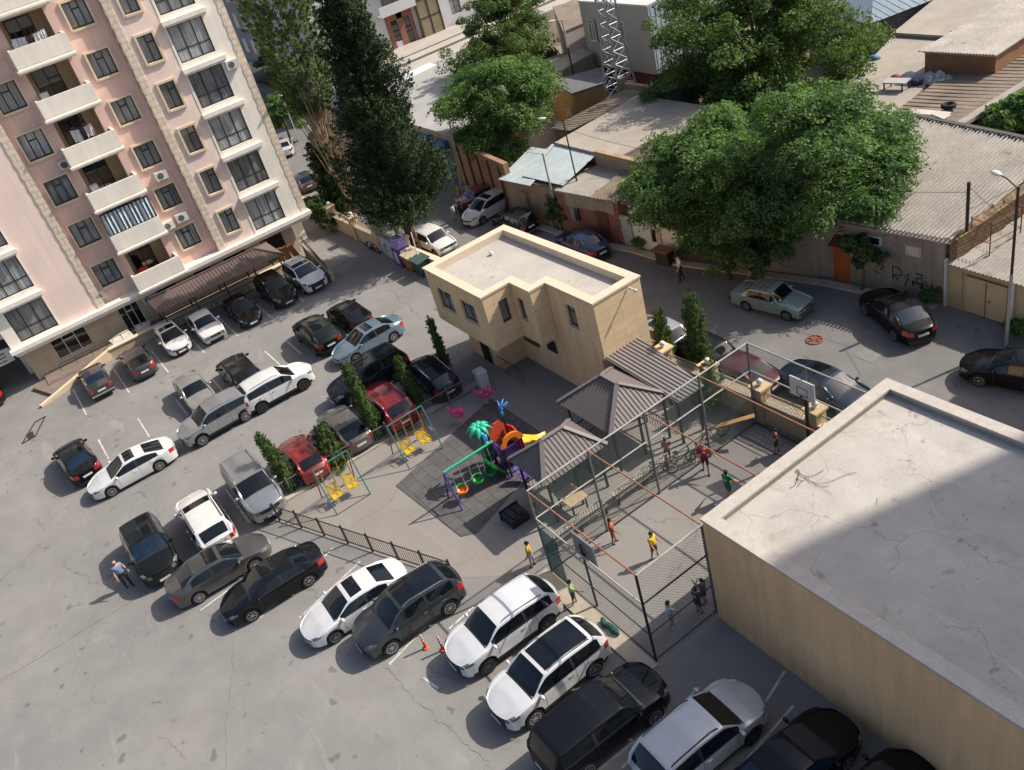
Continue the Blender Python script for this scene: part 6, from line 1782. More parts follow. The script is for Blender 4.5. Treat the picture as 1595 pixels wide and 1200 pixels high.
# ================================================================ GAZEBOS AND SHED ROOF
M_gaz = mat("grey_brown_profile_sheet", (.135, .112, .105), .5, .07, 1.2, 18, .05, spec=.5)
def gazebo(label, x0, x1, y0, y1, ze, zr, along, boards=True):
    t = thing("gazebo", label, "gazebo", ((x0 + x1) / 2, (y0 + y1) / 2, 0))
    b = MB()
    xm, ym = (x0 + x1) / 2, (y0 + y1) / 2; k = .55
    ra, rb_ = ((xm - k, ym, zr), (xm + k, ym, zr)) if along == 'x' else ((xm, ym - k, zr), (xm, ym + k, zr))
    c00, c10, c11, c01 = (x0, y0, ze), (x1, y0, ze), (x1, y1, ze), (x0, y1, ze)
    if along == 'x':
        F = [([c00, c10, rb_, ra], (0, 1, .6)), ([c10, c11, rb_], (-1, 0, .6)), ([c11, c01, ra, rb_], (0, -1, .6)), ([c01, c00, ra], (1, 0, .6))]
        H_ = [(c00, ra), (c01, ra), (c10, rb_), (c11, rb_), (ra, rb_)]
    else:
        F = [([c00, c10, ra], (0, 1, .6)), ([c10, c11, rb_, ra], (-1, 0, .6)), ([c11, c01, rb_], (0, -1, .6)), ([c01, c00, ra, rb_], (1, 0, .6))]
        H_ = [(c00, ra), (c10, ra), (c11, rb_), (c01, rb_), (ra, rb_)]
    for poly, al in F: ribbed(b, poly, al, .20, .10, .035)
    obj("roof", b, M_gaz, t)
    b = MB()
    for a, c in H_: b.bar((a[0], a[1], a[2] + .045), (c[0], c[1], c[2] + .045), .2, .05)
    obj("ridge_cap", b, mat("grey_ridge_flashing", (.19, .165, .155), .5, .06), t)
    for x in (x0 + .3, x1 - .3):
        for y in (y0 + .3, ym, y1 - .3):
            b = MB(); b.box(x - .045, x + .045, y - .045, y + .045, 0, ze + .1); obj("post", b, M_black, t)
    b = MB()
    n = int((y1 - y0 - .6) / .18)
    for j in range(n + 1):
        yy = y0 + .3 + j * .18
        b.box(x0 + .29, x0 + .31, yy - .01, yy + .01, .15, .95)
    b.box(x0 + .28, x0 + .32, y0 + .3, y1 - .3, .95, 1.0); b.box(x0 + .28, x0 + .32, y0 + .3, y1 - .3, .12, .16)
    n = int((x1 - x0 - .6) / .18)
    for j in range(n + 1):
        xx = x0 + .3 + j * .18
        b.box(xx - .01, xx + .01, y1 - .31, y1 - .29, .15, .95)
    b.box(x0 + .3, x1 - .3, y1 - .32, y1 - .28, .95, 1.0)
    obj("railing", b, M_black, t)
    f = MB(); f.box(x0 + .2, x1 - .2, y0 + .25, y0 + .33, ze - .04, ze + .06); f.box(x0 + .2, x1 - .2, y1 - .33, y1 - .25, ze - .04, ze + .06)
    f.box(x0 + .2, x0 + .28, y0 + .33, y1 - .33, ze - .04, ze + .06); f.box(x1 - .28, x1 - .2, y0 + .33, y1 - .33, ze - .04, ze + .06)
    obj("roof_beam", f, M_black, t)
    return t
gazebo("larger hipped gazebo with a grey brown ribbed roof, beside the tan building", -29.25, -25.4, 15.95, 19.5, 2.42, 3.5, 'x')
gazebo("smaller hipped gazebo with a grey brown ribbed roof, beside the play set", -27.8, -25.1, 12.1, 15.5, 2.4, 3.4, 'y')
t = thing("lean_to_roof", "sloping ribbed metal roof leaning on the tan building above the larger gazebo", "lean-to", (-27.4, 20.2, 0))
b = MB(); ribbed(b, [(-30.2, 19.15, 2.95), (-29.44, 19.15, 2.95), (-24.6, 19.15, 2.55), (-24.6, 20.7, 2.55), (-29.44, 21.3, 2.95), (-30.2, 21.3, 2.95)][1:5] , (1, 0, -.1), .21, .12, .05)
obj("roof", b, mat("pale_grey_profile_sheet", (.22, .195, .18), .5, .06, 1, 15, .05), t)
for (x, y) in ((-24.9, 19.3), (-24.9, 20.5), (-27.4, 19.3), (-27.4, 20.9)):
    b = MB(); b.box(x - .05, x + .05, y - .05, y + .05, 0, 2.6); obj("post", b, M_black, t)
tb = thing("gazebo_table", "square plywood topped table standing beside the smaller gazebo", "table", (-26.2, 13.7, 0))
tb.location = (-25.0, 13.0, 0)
b = MB(); b.obox((-25.45, 13.35, .80), 1.2, .95, .05, .0)
o = obj("table_top", b, mat("stained_plywood", (.48, .36, .22), .8, .2, 1.4, 9, .1, stain=((.25, .16, .08), 1.6, .6)), tb)
for sx in (-.5, .5):
    for sy in (-.36, .36):
        b = MB(); b.box(-25.45 + sx - .03, -25.45 + sx + .03, 13.35 + sy - .03, 13.35 + sy + .03, 0, .77); obj("leg", b, M_black, tb)
# slatted benches beside the cage
M_bench = mat("pale_slats_bench", (.55, .50, .42), .8, .15, 3)
for i, (ya, yb, lab) in enumerate(((11.3, 14.2, "long slatted bench along the cage at the smaller gazebo"), (14.7, 17.7, "long slatted bench along the cage between the two gazebos"))):
    t = thing("slatted_bench", lab, "bench", (-24.2, (ya + yb) / 2, 0), 0, "benches along the cage")
    x = -24.35
    b = MB()
    for k in range(5): b.box(x - .2 + .1 * k, x - .13 + .1 * k, ya, yb, .43, .46)
    obj("seat", b, M_bench, t)
    b = MB()
    for k in range(int((yb - ya) / .14)): b.box(x + .22, x + .24, ya + .14 * k, ya + .14 * k + .05, .5, .92)
    b.box(x + .215, x + .245, ya, yb, .92, .97); b.box(x + .215, x + .245, ya, yb, .48, .52)
    obj("backrest", b, M_bench, t)
    for yy in (ya + .1, (ya + yb) / 2, yb - .1):
        b = MB(); b.box(x - .2, x - .15, yy - .03, yy + .03, 0, .43); b.box(x + .15, x + .25, yy - .03, yy + .03, 0, .5); obj("leg", b, M_black, t)
# stack of dark planters and boards
b = MB(); b.box(-27.4, -26.5, 10.8, 11.7, 0, .42); b.box(-27.3, -26.6, 10.95, 11.15, .42, .5); b.box(-27.3, -26.6, 11.3, 11.5, .42, .5); b.box(-27.45, -27.4, 10.75, 11.75, 0, .5)
tag(obj("pallet_box", b, M_black, loc=(-27, 11.2, 0)), "low black slatted crate on the ground at the smaller gazebo's corner", "crate")

def bicycle(label, x, y, rz, col, group="bicycles beside the cage", lean=.15):
    t = thing("bicycle", label, "bicycle", (x, y, 0), rz, group)
    t.rotation_euler = (lean, 0, rz)
    M = mat("bike_paint_%.2f" % sum(col), col, .4)
    for xx in (-.5, .5):
        b = MB(); b.tube([(xx + .31 * math.cos(a * PI / 10), 0, .33 + .31 * math.sin(a * PI / 10)) for a in range(21)], .022, 6)
        wo = obj("wheel", b, M_tyre, t, True, False)
        b = MB()
        for a in range(8): b.tube([(xx, 0, .33), (xx + .3 * math.cos(a * PI / 4), 0, .33 + .3 * math.sin(a * PI / 4))], .004, 3)
        obj("spokes", b, M_chrome, wo, False, False)
    b = MB()
    for a, c in (((-.5, 0, .33), (-.05, 0, .30)), ((-.05, 0, .30), (-.22, 0, .80)), ((-.5, 0, .33), (-.19, 0, .72)), ((-.19, 0, .72), (.36, 0, .74)), ((-.05, 0, .30), (.36, 0, .68)), ((.5, 0, .33), (.33, 0, .85))): b.tube([a, c], .022, 6)
    obj("frame", b, M, t, True, False)
    b = MB(); b.tube([(.33, 0, .85), (.33, 0, .95)], .015, 5); b.tube([(.28, -.27, .97), (.34, -.15, .97), (.34, .15, .97), (.28, .27, .97)], .015, 5); obj("handlebar", b, M_black, t, True, False)
    b = MB(); b.ball((-.25, 0, .86), .13, .07, .04); obj("saddle", b, M_black, t, True, False)
for i, (x, y, rz, c, lab) in enumerate(((-24.0, 18.3, 1.2, (.03, .16, .16), "teal bicycle leaning on the cage left of the red shirted player"), (-23.9, 19.2, 1.9, (.04, .04, .05), "black bicycle on the cage beyond the teal one"), (-24.2, 17.2, .9, (.05, .07, .10), "dark blue bicycle nearest the slatted benches"), (-24.0, 20.3, 1.4, (.20, .20, .20), "grey bicycle farthest along the cage, under the lean-to roof"))):
    bicycle(lab, x, y, rz, c)
b = MB(); b.bar((-23.9, 20.0, .9), (-22.6, 21.5, 1.3), .25, .05)
tag(obj("orange_plank", b, mat("orange_plank_wood", (.45, .24, .10), .8, .2), loc=(-23.2, 20.7, .9)), "orange brown plank leaning on the far corner of the cage", "plank")
b = MB(); b.ball((-19.2, 20.2, .13), .12)
tag(obj("ball", b, mat("yellow_ball", (.55, .45, .12), .6), smooth=True, loc=(-19.2, 20.2, 0)), "pale yellow ball lying in the court's far corner", "ball")

# ================================================================ RAILINGS
def picket_fence(label, pts, h, m, sp=.13, zb=0.0):
    t = thing("railing_fence", label, "fence", (pts[0][0], pts[0][1], 0))
    for a, c in zip(pts[:-1], pts[1:]):
        va, vc = Vector((*a, zb)), Vector((*c, zb)); d = vc - va; L = d.length; d.normalize()
        b = MB()
        for z in (.12, h - .05): b.bar(va + Vector((0, 0, z)), vc + Vector((0, 0, z)), .035, .04)
        n = int(L / sp)
        for k in range(1, n):
            p = va + d * (L * k / n); b.bar(p + Vector((0, 0, .12)), p + Vector((0, 0, h - .05)), .018, .018)
        obj("railing_panel", b, m, t)
    for a in pts:
        b = MB(); b.box(a[0] - .04, a[0] + .04, a[1] - .04, a[1] + .04, 0, h + .1); obj("fence_post", b, m, t)
    return t
p0, p1 = Vector((-37.45, 2.8)), Vector((-26.15, 7.45))
picket_fence("dark brown iron railing running diagonally behind the front row of cars", [tuple(p0.lerp(p1, k / 8)) for k in range(9)], 1.02, M_brownmet)
p0, p1 = Vector((-37.45, 2.8)), Vector((-36.85, 15.8))
picket_fence("dark railing with slim cypresses between the parked cars and the bench swings", [tuple(p0.lerp(p1, k / 7)) for k in range(8)], 1.0, M_post)
b = MB(); b.box(-37.5, -37.0, 2.6, 15.9, .001, .14)
struct("planter_kerb", b, M_kerb)

# ================================================================ BENCH SWINGS
M_teal = mat("teal_paint", (.03, .17, .15), .5, .12, 4)
M_red = mat("faded_red_paint", (.30, .06, .05), .6, .15, 4)
M_yel = mat("yellow_paint", (.62, .42, .03), .5, .1, 4)
M_yrod = mat("ochre_rod", (.42, .26, .06), .6, .15)
def bench_swing(label, ya, yb):
    t = thing("bench_swing", label, "bench swing", (-34.9, (ya + yb) / 2, 0), 0, "bench swings in the yard")
    Z = 2.28; xa = -34.9
    for y in (ya, yb):
        b = MB(); b.tube([(-34.0, y, 0), (xa, y, Z)], .032, 6); obj("leg", b, M_teal, t)
        b = MB(); b.tube([(-35.8, y, 0), (xa, y, Z)], .032, 6); obj("leg", b, M_red, t)
    b = MB(); b.tube([(xa, ya, Z), (xa, yb, Z)], .035, 6); obj("top_bar", b, M_teal, t)
    b = MB(); b.tube([(-34.0, ya, .02), (-34.0, yb, .02)], .02, 5); b.tube([(-35.8, ya, .02), (-35.8, yb, .02)], .02, 5); obj("ground_bar", b, M_brownmet, t)
    for k in (.27, .74):
        yc = ya + (yb - ya) * k
        b = MB()
        for j in range(4): b.box(xa - .05 + .11 * j, xa + .04 + .11 * j, yc - .27, yc + .27, .46, .49)
        so = obj("seat", b, M_yel, t)
        b = MB()
        for j in range(4):
            z = .56 + .12 * j; b.obox((xa - .12 - .03 * j, yc, z), .025, .54, .085, 0, 0, 0, -.2)
        obj("backrest", b, M_yel, t)
        b = MB()
        for s_ in (-.27, .27):
            b.tube([(xa + .15, yc + s_, .70), (xa + .33, yc + s_, .70), (xa + .33, yc + s_, .47)], .02, 5); b.tube([(xa + .15, yc + s_, .70), (xa - .12, yc + s_, .72)], .02, 5)
        obj("armrest", b, M_yel, t)
        for s_ in (-.27, .27):
            b = MB(); b.tube([(xa + .08, yc + s_, .46), (xa, yc + s_ * .8, Z)], .016, 5); obj("hanger_rod", b, M_yrod, t)
            b = MB(); b.tube([(xa - .18, yc + s_, .9), (xa, yc + s_ * .8, Z)], .016, 5); obj("hanger_rod", b, M_yrod, t)
bench_swing("bench swing with two yellow seats nearest the diagonal brown railing", 5.6, 7.44)
bench_swing("bench swing with two yellow seats next to the pink spring rider", 9.68, 11.68)
b = MB(); b.box(-36.2, -35.75, 12.0, 12.2, 0, .06); b.box(-36.15, -35.8, 12.02, 12.18, .06, .09)
tag(obj("paper_box", b, mat("white_card", (.60, .58, .54), .8), loc=(-36, 12.1, 0)), "small white card box on the ground behind the far bench swing", "box")

# ================================================================ PLAY SET
P_or, P_ye, P_gr, P_bl, P_pu, P_re = [mat("play_" + n_, c, .35, .06, 2, 20, .03, spec=.5) for n_, c in (("orange", (.75, .20, .02)), ("yellow", (.72, .45, .03)), ("green", (.02, .28, .05)), ("blue", (.03, .20, .45)), ("purple", (.085, .035, .24)), ("red", (.62, .035, .02)))]
P_mint = mat("play_mint", (.03, .42, .25), .35, .06)
P_dk = mat("dark_violet_post", (.030, .015, .045), .4, .1)
ps = thing("play_set", "colourful play set with yellow slide, palm top, green climbing panel and red panels", "play set", (-30.0, 13.1, 0))
px = {0: -30.6, 1: -29.4}; py = {0: 12.75, 1: 13.75}
for i in (0, 1):
    for j in (0, 1):
        b = MB(); b.tube([(px[i], py[j], 0), (px[i], py[j], 2.35 if not (i == 0 and j == 1) else 2.75)], .055, 8); obj("post", b, P_dk, ps)
b = MB(); b.box(-30.65, -29.35, 12.7, 13.8, .95, 1.02); obj("platform", b, mat("dark_deck", (.06, .045, .045), .8, .2), ps)
b = MB()
for k in range(9): b.box(-30.5 + .125 * k, -30.47 + .125 * k, 12.72, 12.75, 1.02, 1.6)
b.box(-30.6, -29.4, 12.715, 12.755, 1.6, 1.66)
for k in range(7): b.box(-29.42, -29.39, 12.85 + .125 * k, 12.88 + .125 * k, 1.02, 1.6)
b.box(-29.425, -29.385, 12.8, 13.7, 1.6, 1.66)
obj("purple_railing", b, P_pu, ps)
def slab_shape(pts, axis, at, th):
    """outline polygon extruded: axis 'x' -> pts are (y,z), 'y' -> pts are (x,z)"""
    b = MB(); n = len(pts)
    if axis == 'x': vs = [(at - th / 2, p[0], p[1]) for p in pts] + [(at + th / 2, p[0], p[1]) for p in pts]
    else: vs = [(p[0], at - th / 2, p[1]) for p in pts] + [(p[0], at + th / 2, p[1]) for p in pts]
    b.add(vs, [tuple(range(n))[::-1], tuple(range(n, 2 * n))] + [(i, (i + 1) % n, n + (i + 1) % n, n + i) for i in range(n)])
    return b
wav = [(12.75 + .5 + (.52 + .06 * math.sin(6 * a)) * math.cos(a), 1.72 + (.62 + .06 * math.sin(7 * a)) * math.sin(a)) for a in [2 * PI * k / 36 for k in range(36)]]
obj("red_cloud_panel", slab_shape(wav, 'x', -30.62, .10), mat("play_coral", (.62, .09, .045), .35, .06), ps)
pan = [(-30.5, 1.02), (-29.5, 1.02), (-29.5, 1.95), (-30.0, 2.1), (-30.5, 1.95)]
obj("red_panel", slab_shape(pan, 'y', 13.76, .07), P_re, ps)
b = MB(); b.lathe((-30.0, 13.70, 1.5), [(.30, -.03), (.34, 0), (.30, .03)], 18, 0, 'y'); obj("orange_disc", b, P_or, ps)
arch = [(12.75 + .5 + r_ * math.cos(a), 1.75 + r_ * .9 * math.sin(a)) for r_, rng_ in ((.62, range(0, 13)), (.34, range(12, -1, -1))) for a in [PI * k / 12 for k in rng_]]
obj("orange_arch", slab_shape(arch, 'x', -29.38, .10), P_or, ps)
b = MB(); sl = []
n = 16
for k in range(n + 1):
    q = k / n; yy = 13.8 + 1.75 * q; z = 1.0 * (1 - q) + .18 * q + .10 * math.sin(q * 2 * PI)
    for (dx, dz) in ((-.33, .20), (-.30, .02), (-.12, -.03), (.12, -.03), (.30, .02), (.33, .20)): sl.append((-30.05 + .05 * math.sin(q * 5) + dx, yy, z + dz))
b.add(sl, [(6 * k + j, 6 * k + j + 1, 6 * k + j + 7, 6 * k + j + 6) for k in range(n) for j in range(5)])
o = obj("slide", b, P_ye, ps, True); md = o.modifiers.new("thick", 'SOLIDIFY'); md.thickness = .05
b = MB(); b.tube([(-30.6, 12.4, 0), (-30.6, 12.4, 2.5)], .05, 7); obj("palm_trunk", b, P_dk, ps)
b = MB()
for k in range(8):
    a = 2 * PI * k / 8 + .2; ca, sa = math.cos(a), math.sin(a); L = .62
    pts_ = []
    for j in range(6):
        q = j / 5; wdt = .17 * math.sin(PI * (q * .85 + .12)) + .02
        cx_, cy_, cz_ = -30.6 + ca * L * q, 12.4 + sa * L * q, 2.55 + .22 * math.sin(q * 2.4) - .32 * q * q
        pts_ += [(cx_ - sa * wdt, cy_ + ca * wdt, cz_ - .03), (cx_, cy_, cz_ + .05), (cx_ + sa * wdt, cy_ - ca * wdt, cz_ - .03), (cx_, cy_, cz_ - .06)]
    b.add(pts_, [(4 * j + m_, 4 * j + (m_ + 1) % 4, 4 * j + 4 + (m_ + 1) % 4, 4 * j + 4 + m_) for j in range(5) for m_ in range(4)])
b.ball((-30.6, 12.4, 2.6), .12)
obj("palm_leaf_top", b, P_mint, ps, True)
b = MB()
for k in range(5):
    a = -.2 + k * .75
    b.tube([(-30.6, 13.75, 2.7), (-30.6 + .16 * math.cos(a), 13.75 + .16 * math.sin(a), 2.95), (-30.6 + .42 * math.cos(a), 13.75 + .42 * math.sin(a), 3.02 + .05 * (k % 2))], [.05, .045, .02], 6)
b.tube([(-30.6, 13.75, 2.4), (-30.6, 13.75, 2.75)], .07, 7)
obj("blue_branch_top", b, mat("play_sky_blue", (.05, .22, .55), .35), ps, True)
b = MB(); vs = []
for k in range(7):
    q = k / 6
    for yy in (-.36, -.18, 0, .18, .36): vs.append((-30.62 - .75 * q + .0, 13.2 + yy * (1 - .15 * math.sin(q * PI)), 1.0 - .95 * q + .18 * math.sin(q * PI)))
b.add(vs, [(5 * k + j, 5 * k + j + 1, 5 * k + j + 6, 5 * k + j + 5) for k in range(6) for j in range(4)])
o = obj("blue_climber", b, P_bl, ps, True); md = o.modifiers.new("thick", 'SOLIDIFY'); md.thickness = .1
b = MB(); b.obox((-30.0, 12.35, .62), 1.0, .07, 1.15, 0, 0, .62); b.obox((-30.0, 12.30, .70), .9, .05, .08, 0, 0, .62); obj("green_ramp", b, P_gr, ps)
b = MB(); b.ball((-31.3, 12.9, 1.1), .16, .32, .42, 10, 8, 0, (.3, 0, 0)); b.ball((-31.35, 12.75, 1.5), .13, .2, .16); b.ball((-31.2, 13.1, .65), .1, .3, .14, 8, 6, 0, (-.5, 0, 0)); b.tube([(-31.3, 12.9, 0), (-31.3, 12.9, .9)], .05, 6)
obj("blue_fish_panel", b, mat("play_azure", (.04, .26, .55), .35), ps, True)
b = MB(); b.ball((-31.0, 12.7, .95), .16, .28, .36, 10, 8); b.ball((-30.95, 12.6, .55), .14, .2, .25); obj("green_shell_panel", b, P_gr, ps, True)
b = MB(); b.obox((-28.75, 13.0, .5), .9, .5, .05, .1, 0, .0, .75)
for k in range(5): b.obox((-29.05 + .15 * k, 13.0, .82 - .15 * k), .06, .5, .05, .1)
obj("purple_steps", b, P_pu, ps)
# chair swing attached in line
sw = thing("chain_swing", "swing with mint green top bar, purple legs and three basket seats", "swing", (-30.0, 11.2, 0))
b = MB(); b.tube([(-29.95, 9.88, 1.98), (-29.95, 12.6, 1.98)], .055, 8); obj("top_bar", b, P_mint, sw)
for xx in (-29.35, -30.62): b = MB(); b.tube([(xx, 9.9 + (.0), 0), (-29.95, 9.9, 1.96)], .04, 6); obj("leg", b, P_pu, sw)
for xx in (-29.35, -30.55): b = MB(); b.tube([(xx, 12.6, 0), (-29.95, 12.6, 1.96)], .04, 6); obj("leg", b, P_pu, sw)
b = MB(); b.bar((-29.6, 9.9, .9), (-30.35, 9.9, .9), .04, .04); obj("leg_brace", b, P_pu, sw)
for i, (yy, c1, c2) in enumerate(((10.42, P_or, P_gr), (11.3, P_gr, P_gr), (12.02, P_gr, P_gr))):
    b = MB(); b.lathe((-29.9, yy, .42), [(.10, 0), (.24, .05), (.29, .20), (.27, .22), (.22, .08), (.06, .04)], 14)
    obj("swing_seat", b, c1, sw, True)
    b = MB(); b.tube([(-29.9 - .27 * math.cos(a), yy + .27 * math.sin(a), .72) for a in [-1.4 + .35 * k for k in range(9)]], .05, 6); obj("seat_back", b, c2, sw, True)
    for s_ in (-.24, .24):
        b = MB(); b.tube([(-29.9, yy + s_, .6), (-29.95, yy + s_ * .8, 1.98)], .012, 4); obj("chain", b, M_railg, sw)
def rider(label, x, y, rz):
    t = thing("spring_rider", label, "spring rider", (x, y, 0), rz, "pink spring riders")
    M = mat("play_pink", (.72, .08, .24), .35, .08)
    b = MB(); b.tube([(.11 * math.cos(a * .6), .11 * math.sin(a * .6), .02 + .011 * a) for a in range(36)], .02, 5); obj("spring", b, mat("cream_spring", (.5, .42, .30), .6), t, True, False)
    b = MB(); b.ball((0, 0, .62), .42, .17, .20, 12, 8); b.ball((.38, 0, .86), .17, .14, .18, 10, 7); b.ball((.52, 0, .78), .10, .07, .07); b.ball((-.40, 0, .80), .10, .05, .20, 8, 6, 0, (0, -.5, 0)); b.ball((.3, .17, 1.0), .06, .1, .14); b.ball((.3, -.17, 1.0), .06, .1, .14); b.box(-.22, .05, -.19, .19, .74, .84)
    obj("rider_body", b, M, t, True, False)
    b = MB(); b.tube([(.2, -.28, .9), (.2, .28, .9)], .022, 6); obj("hand_bar", b, M_black, t, True, False)
rider("bright pink spring rider in the sun beside the far bench swing", -35.1, 13.35, .4)
rider("pink spring rider in the shade, nearer the tan building", -35.3, 15.2, .7)

# ================================================================ BINS, CONES, SIGNS, LAMPS
b = MB(); b.prism([(-58.0, 21.0), (-57.95, 20.85), (-55.55, 20.75), (-55.5, 20.9)], 0, 1.45)
t = thing("upright_board", "white upright panel with a round green ring mark left of the purple bin", "panel", (-56.7, 20.9, 0))
obj("panel", b, mat("dirty_white_panel", (.50, .50, .47), .7, .12), t)
b = MB(); b.tube([(-56.9 + .28 * math.cos(a * PI / 10), 20.79, .75 + .32 * math.sin(a * PI / 10)) for a in range(18)], .035, 5); obj("green_ring", b, mat("faded_green_ink", (.10, .28, .18), .7), t)
t = thing("clothes_bank", "tall purple bin with a sloped lilac lid and white notices, by the yard wall", "bin", (-54.6, 20.9, 0))
b = MB(); b.box(-55.3, -54.1, 20.5, 21.4, 0, 1.45); obj("bin_body", b, mat("purple_bin", (.10, .035, .19), .5, .1), t)
b = MB(); b.add([(-55.35, 20.45, 1.452), (-54.05, 20.45, 1.452), (-54.05, 21.45, 1.452), (-55.35, 21.45, 1.452), (-55.35, 20.75, 1.95), (-54.05, 20.75, 1.95), (-54.05, 21.3, 2.0), (-55.35, 21.3, 2.0)], [(0, 3, 2, 1), (4, 5, 6, 7), (0, 1, 5, 4), (1, 2, 6, 5), (2, 3, 7, 6), (3, 0, 4, 7)]); obj("bin_lid", b, mat("lilac_lid", (.32, .24, .50), .45, .06), t)
b = MB(); b.box(-54.095, -54.08, 20.6, 21.3, .35, 1.3); b.box(-55.0, -54.5, 20.48, 20.495, .2, 1.15); obj("notice", b, mat("notice_paper", (.55, .53, .58), .7, .15, 6), t)
def skip(label, x, col, lid):
    t = thing("wheeled_bin", label, "bin", (x, 20.9, 0), 0, "rubbish bins by the yard wall")
    b = MB(); b.add([(x - .45, 20.55, .15), (x + .45, 20.55, .15), (x + .45, 21.3, .15), (x - .45, 21.3, .15), (x - .6, 20.4, 1.1), (x + .6, 20.4, 1.1), (x + .6, 21.4, 1.1), (x - .6, 21.4, 1.1)], [(0, 3, 2, 1), (0, 1, 5, 4), (1, 2, 6, 5), (2, 3, 7, 6), (3, 0, 4, 7), (4, 5, 6, 7)]); obj("bin_body", b, col, t)
    b = MB(); b.obox((x, 20.9, 1.2), 1.25, 1.05, .06, 0, 0, .12); obj("bin_lid", b, lid, t)
    for dx in (-.4, .4):
        for dy in (20.6, 21.2):
            b = MB(); b.lathe((x + dx, dy, .08), [(.08, -.03), (.08, .03)], 10, 0, 'y'); obj("wheel", b, M_tyre, t)
skip("orange wheeled bin with a pale littered lid, right of the purple bin", -53.2, mat("orange_bin", (.36, .13, .03), .6, .2, 3), mat("littered_lid", (.50, .42, .30), .85, .3, 6))
skip("dark green wheeled bin next to the orange one", -51.8, mat("green_bin", (.03, .08, .055), .6, .2, 3), mat("green_bin_lid", (.06, .11, .09), .6, .2))
b = MB()
for k in range(9): b.ball((-60.3 + .28 * k + .1 * math.sin(k * 3), 20.75 + .12 * math.sin(k * 1.7), .18 + .05 * (k % 3)), .24, .2, .18, 7, 5, k % 3)
tag(obj("rubbish_bags", b, [mat("black_bag", (.02, .02, .022), .5, .2), mat("red_bag", (.26, .05, .05), .6, .2), mat("pale_bag", (.42, .40, .37), .6, .2)], smooth=True, loc=(-59.2, 20.8, 0)), "heap of black, red and pale rubbish bags left of the white panel", "rubbish bags")
def cone(label, x, y, r):
    t = thing("traffic_cone", label, "traffic cone", (x, y, 0), r, "orange traffic posts")
    b = MB(); b.lathe((0, 0, 0), [(.12, 0), (.13, .03), (.10, .05), (.045, .06)], 14); b.lathe((0, 0, .06), [(.045, 0), (.045, .70), (.03, .74)], 10); obj("cone_body", b, mat("orange_plastic", (.72, .10, .03), .5, .1), t, True, False)
    b = MB()
    for z in (.4, .56, .7): b.lathe((0, 0, z), [(.047, 0), (.049, .01), (.049, .06), (.047, .07)], 10)
    obj("reflective_band", b, M_alum, t, True, False)
cone("orange traffic post with pale bands between the slate suv and the white suv", -23.95, 4.75, .3)
cone("orange traffic post almost hidden at the white suv's nose", -23.35, 5.2, 1.3)
b = MB()
for a, c in (((-59.3, -4.2), (-57.3, -5.15)), ((-57.3, -5.15), (-57.2, -6.0)), ((-57.2, -6.0), (-59.2, -4.9)), ((-59.2, -4.9), (-59.3, -4.2))): b.bar((*a, .03), (*c, .03), .06, .04)
b.box(-58.2, -57.3, -5.6, -5.2, .012, .02)
struct("drain_frame", b, M_brownmet)
b = MB(); b.lathe((-25.5, 28.75, .012), [(.42, 0), (.42, .04), (.36, .05), (.36, .01), (.08, .01), (.08, .05), (.01, .05)], 20)
for k in range(6): b.bar((-25.5, 28.75, .045), (-25.5 + .4 * math.cos(k * PI / 3), 28.75 + .4 * math.sin(k * PI / 3), .045), .06, .03)
tag(obj("manhole_cover", b, M_rust, loc=(-25.5, 28.75, 0)), "rusty spoked wheel shaped grate lying on the sunlit road", "manhole cover")
b = MB(); b.box(-23.2, -22.2, 28.7, 29.7, .012, .02); struct("road_patch", b, mat("square_patch", (.20, .195, .185), .9, .15))
def lamp(name, label, x, y, h, arm, m_low, m_up, r=.07, head=True, split=.5, lean=(0, 0)):
    t = thing(name, label, "lamp post", (x, y, 0))
    zs = h * split
    b = MB(); b.tube([(x, y, 0), (x + lean[0] * split, y + lean[1] * split, zs)], r, 8); obj("lower_pole", b, m_low, t)
    b = MB(); b.tube([(x + lean[0] * split, y + lean[1] * split, zs), (x + lean[0], y + lean[1], h)], r * .8, 8); obj("upper_pole", b, m_up, t)
    if head:
        X_, Y_ = x + lean[0], y + lean[1]
        b = MB(); b.tube([(X_, Y_, h - .1), (X_ + arm[0] * .6, Y_ + arm[1] * .6, h + .1), (X_ + arm[0], Y_ + arm[1], h + .1)], .03, 5); obj("lamp_arm", b, m_up, t)
        b = MB(); b.ball((X_ + arm[0] * 1.15, Y_ + arm[1] * 1.15, h + .1), .34, .16, .08, 10, 6, 0, (0, 0, math.atan2(arm[1], arm[0]))); obj("lamp_head", b, M_ac, t, True)
lamp("street_lamp", "tall two tone street lamp in front of the yellow garage, right edge", -18.35, 32.9, 7.8, (-1.1, .5), M_railg, M_brownmet, .075, True, .48)
lamp("street_lamp", "dark leaning street lamp rising over the pale blue tin roofs", -47.0, 31.5, 7.2, (-1.3, -.5), M_brownmet, M_brownmet, .06, True, .5, (-.6, .3))
lamp("utility_pole", "bare grey pole in front of the sandstone garage", -48.2, 30.1, 5.5, (0, 0), M_railg, M_railg, .08, False)
lamp("utility_pole", "bent pale pole at the tall plaster wall behind the red saloon", -60.6, 29.7, 6.0, (0, 0), M_railg, M_railg, .08, False, .5, (.2, .6))
lamp("utility_pole", "brown leaning wooden pole at the lamp pillar beside the white off roader", -54.6, 22.4, 5.0, (0, 0), M_wood, M_wood, .09, False, .5, (-.9, .2))
lamp("utility_pole", "dark wooden pole standing on the graffiti house's corner", -22.0, 35.4, 6.2, (0, 0), M_brownmet, M_brownmet, .10, False)
lamp("street_lamp", "thin grey street lamp on the road behind the pink block", -82.5, 25.6, 7.0, (-1.0, .3), M_railg, M_railg, .06, True)
lamp("street_lamp", "dark street lamp with a bright head in front of the grey box building", -66.0, 46.2, 8.0, (-.4, -.7), M_brownmet, M_railg, .08, True, .7)
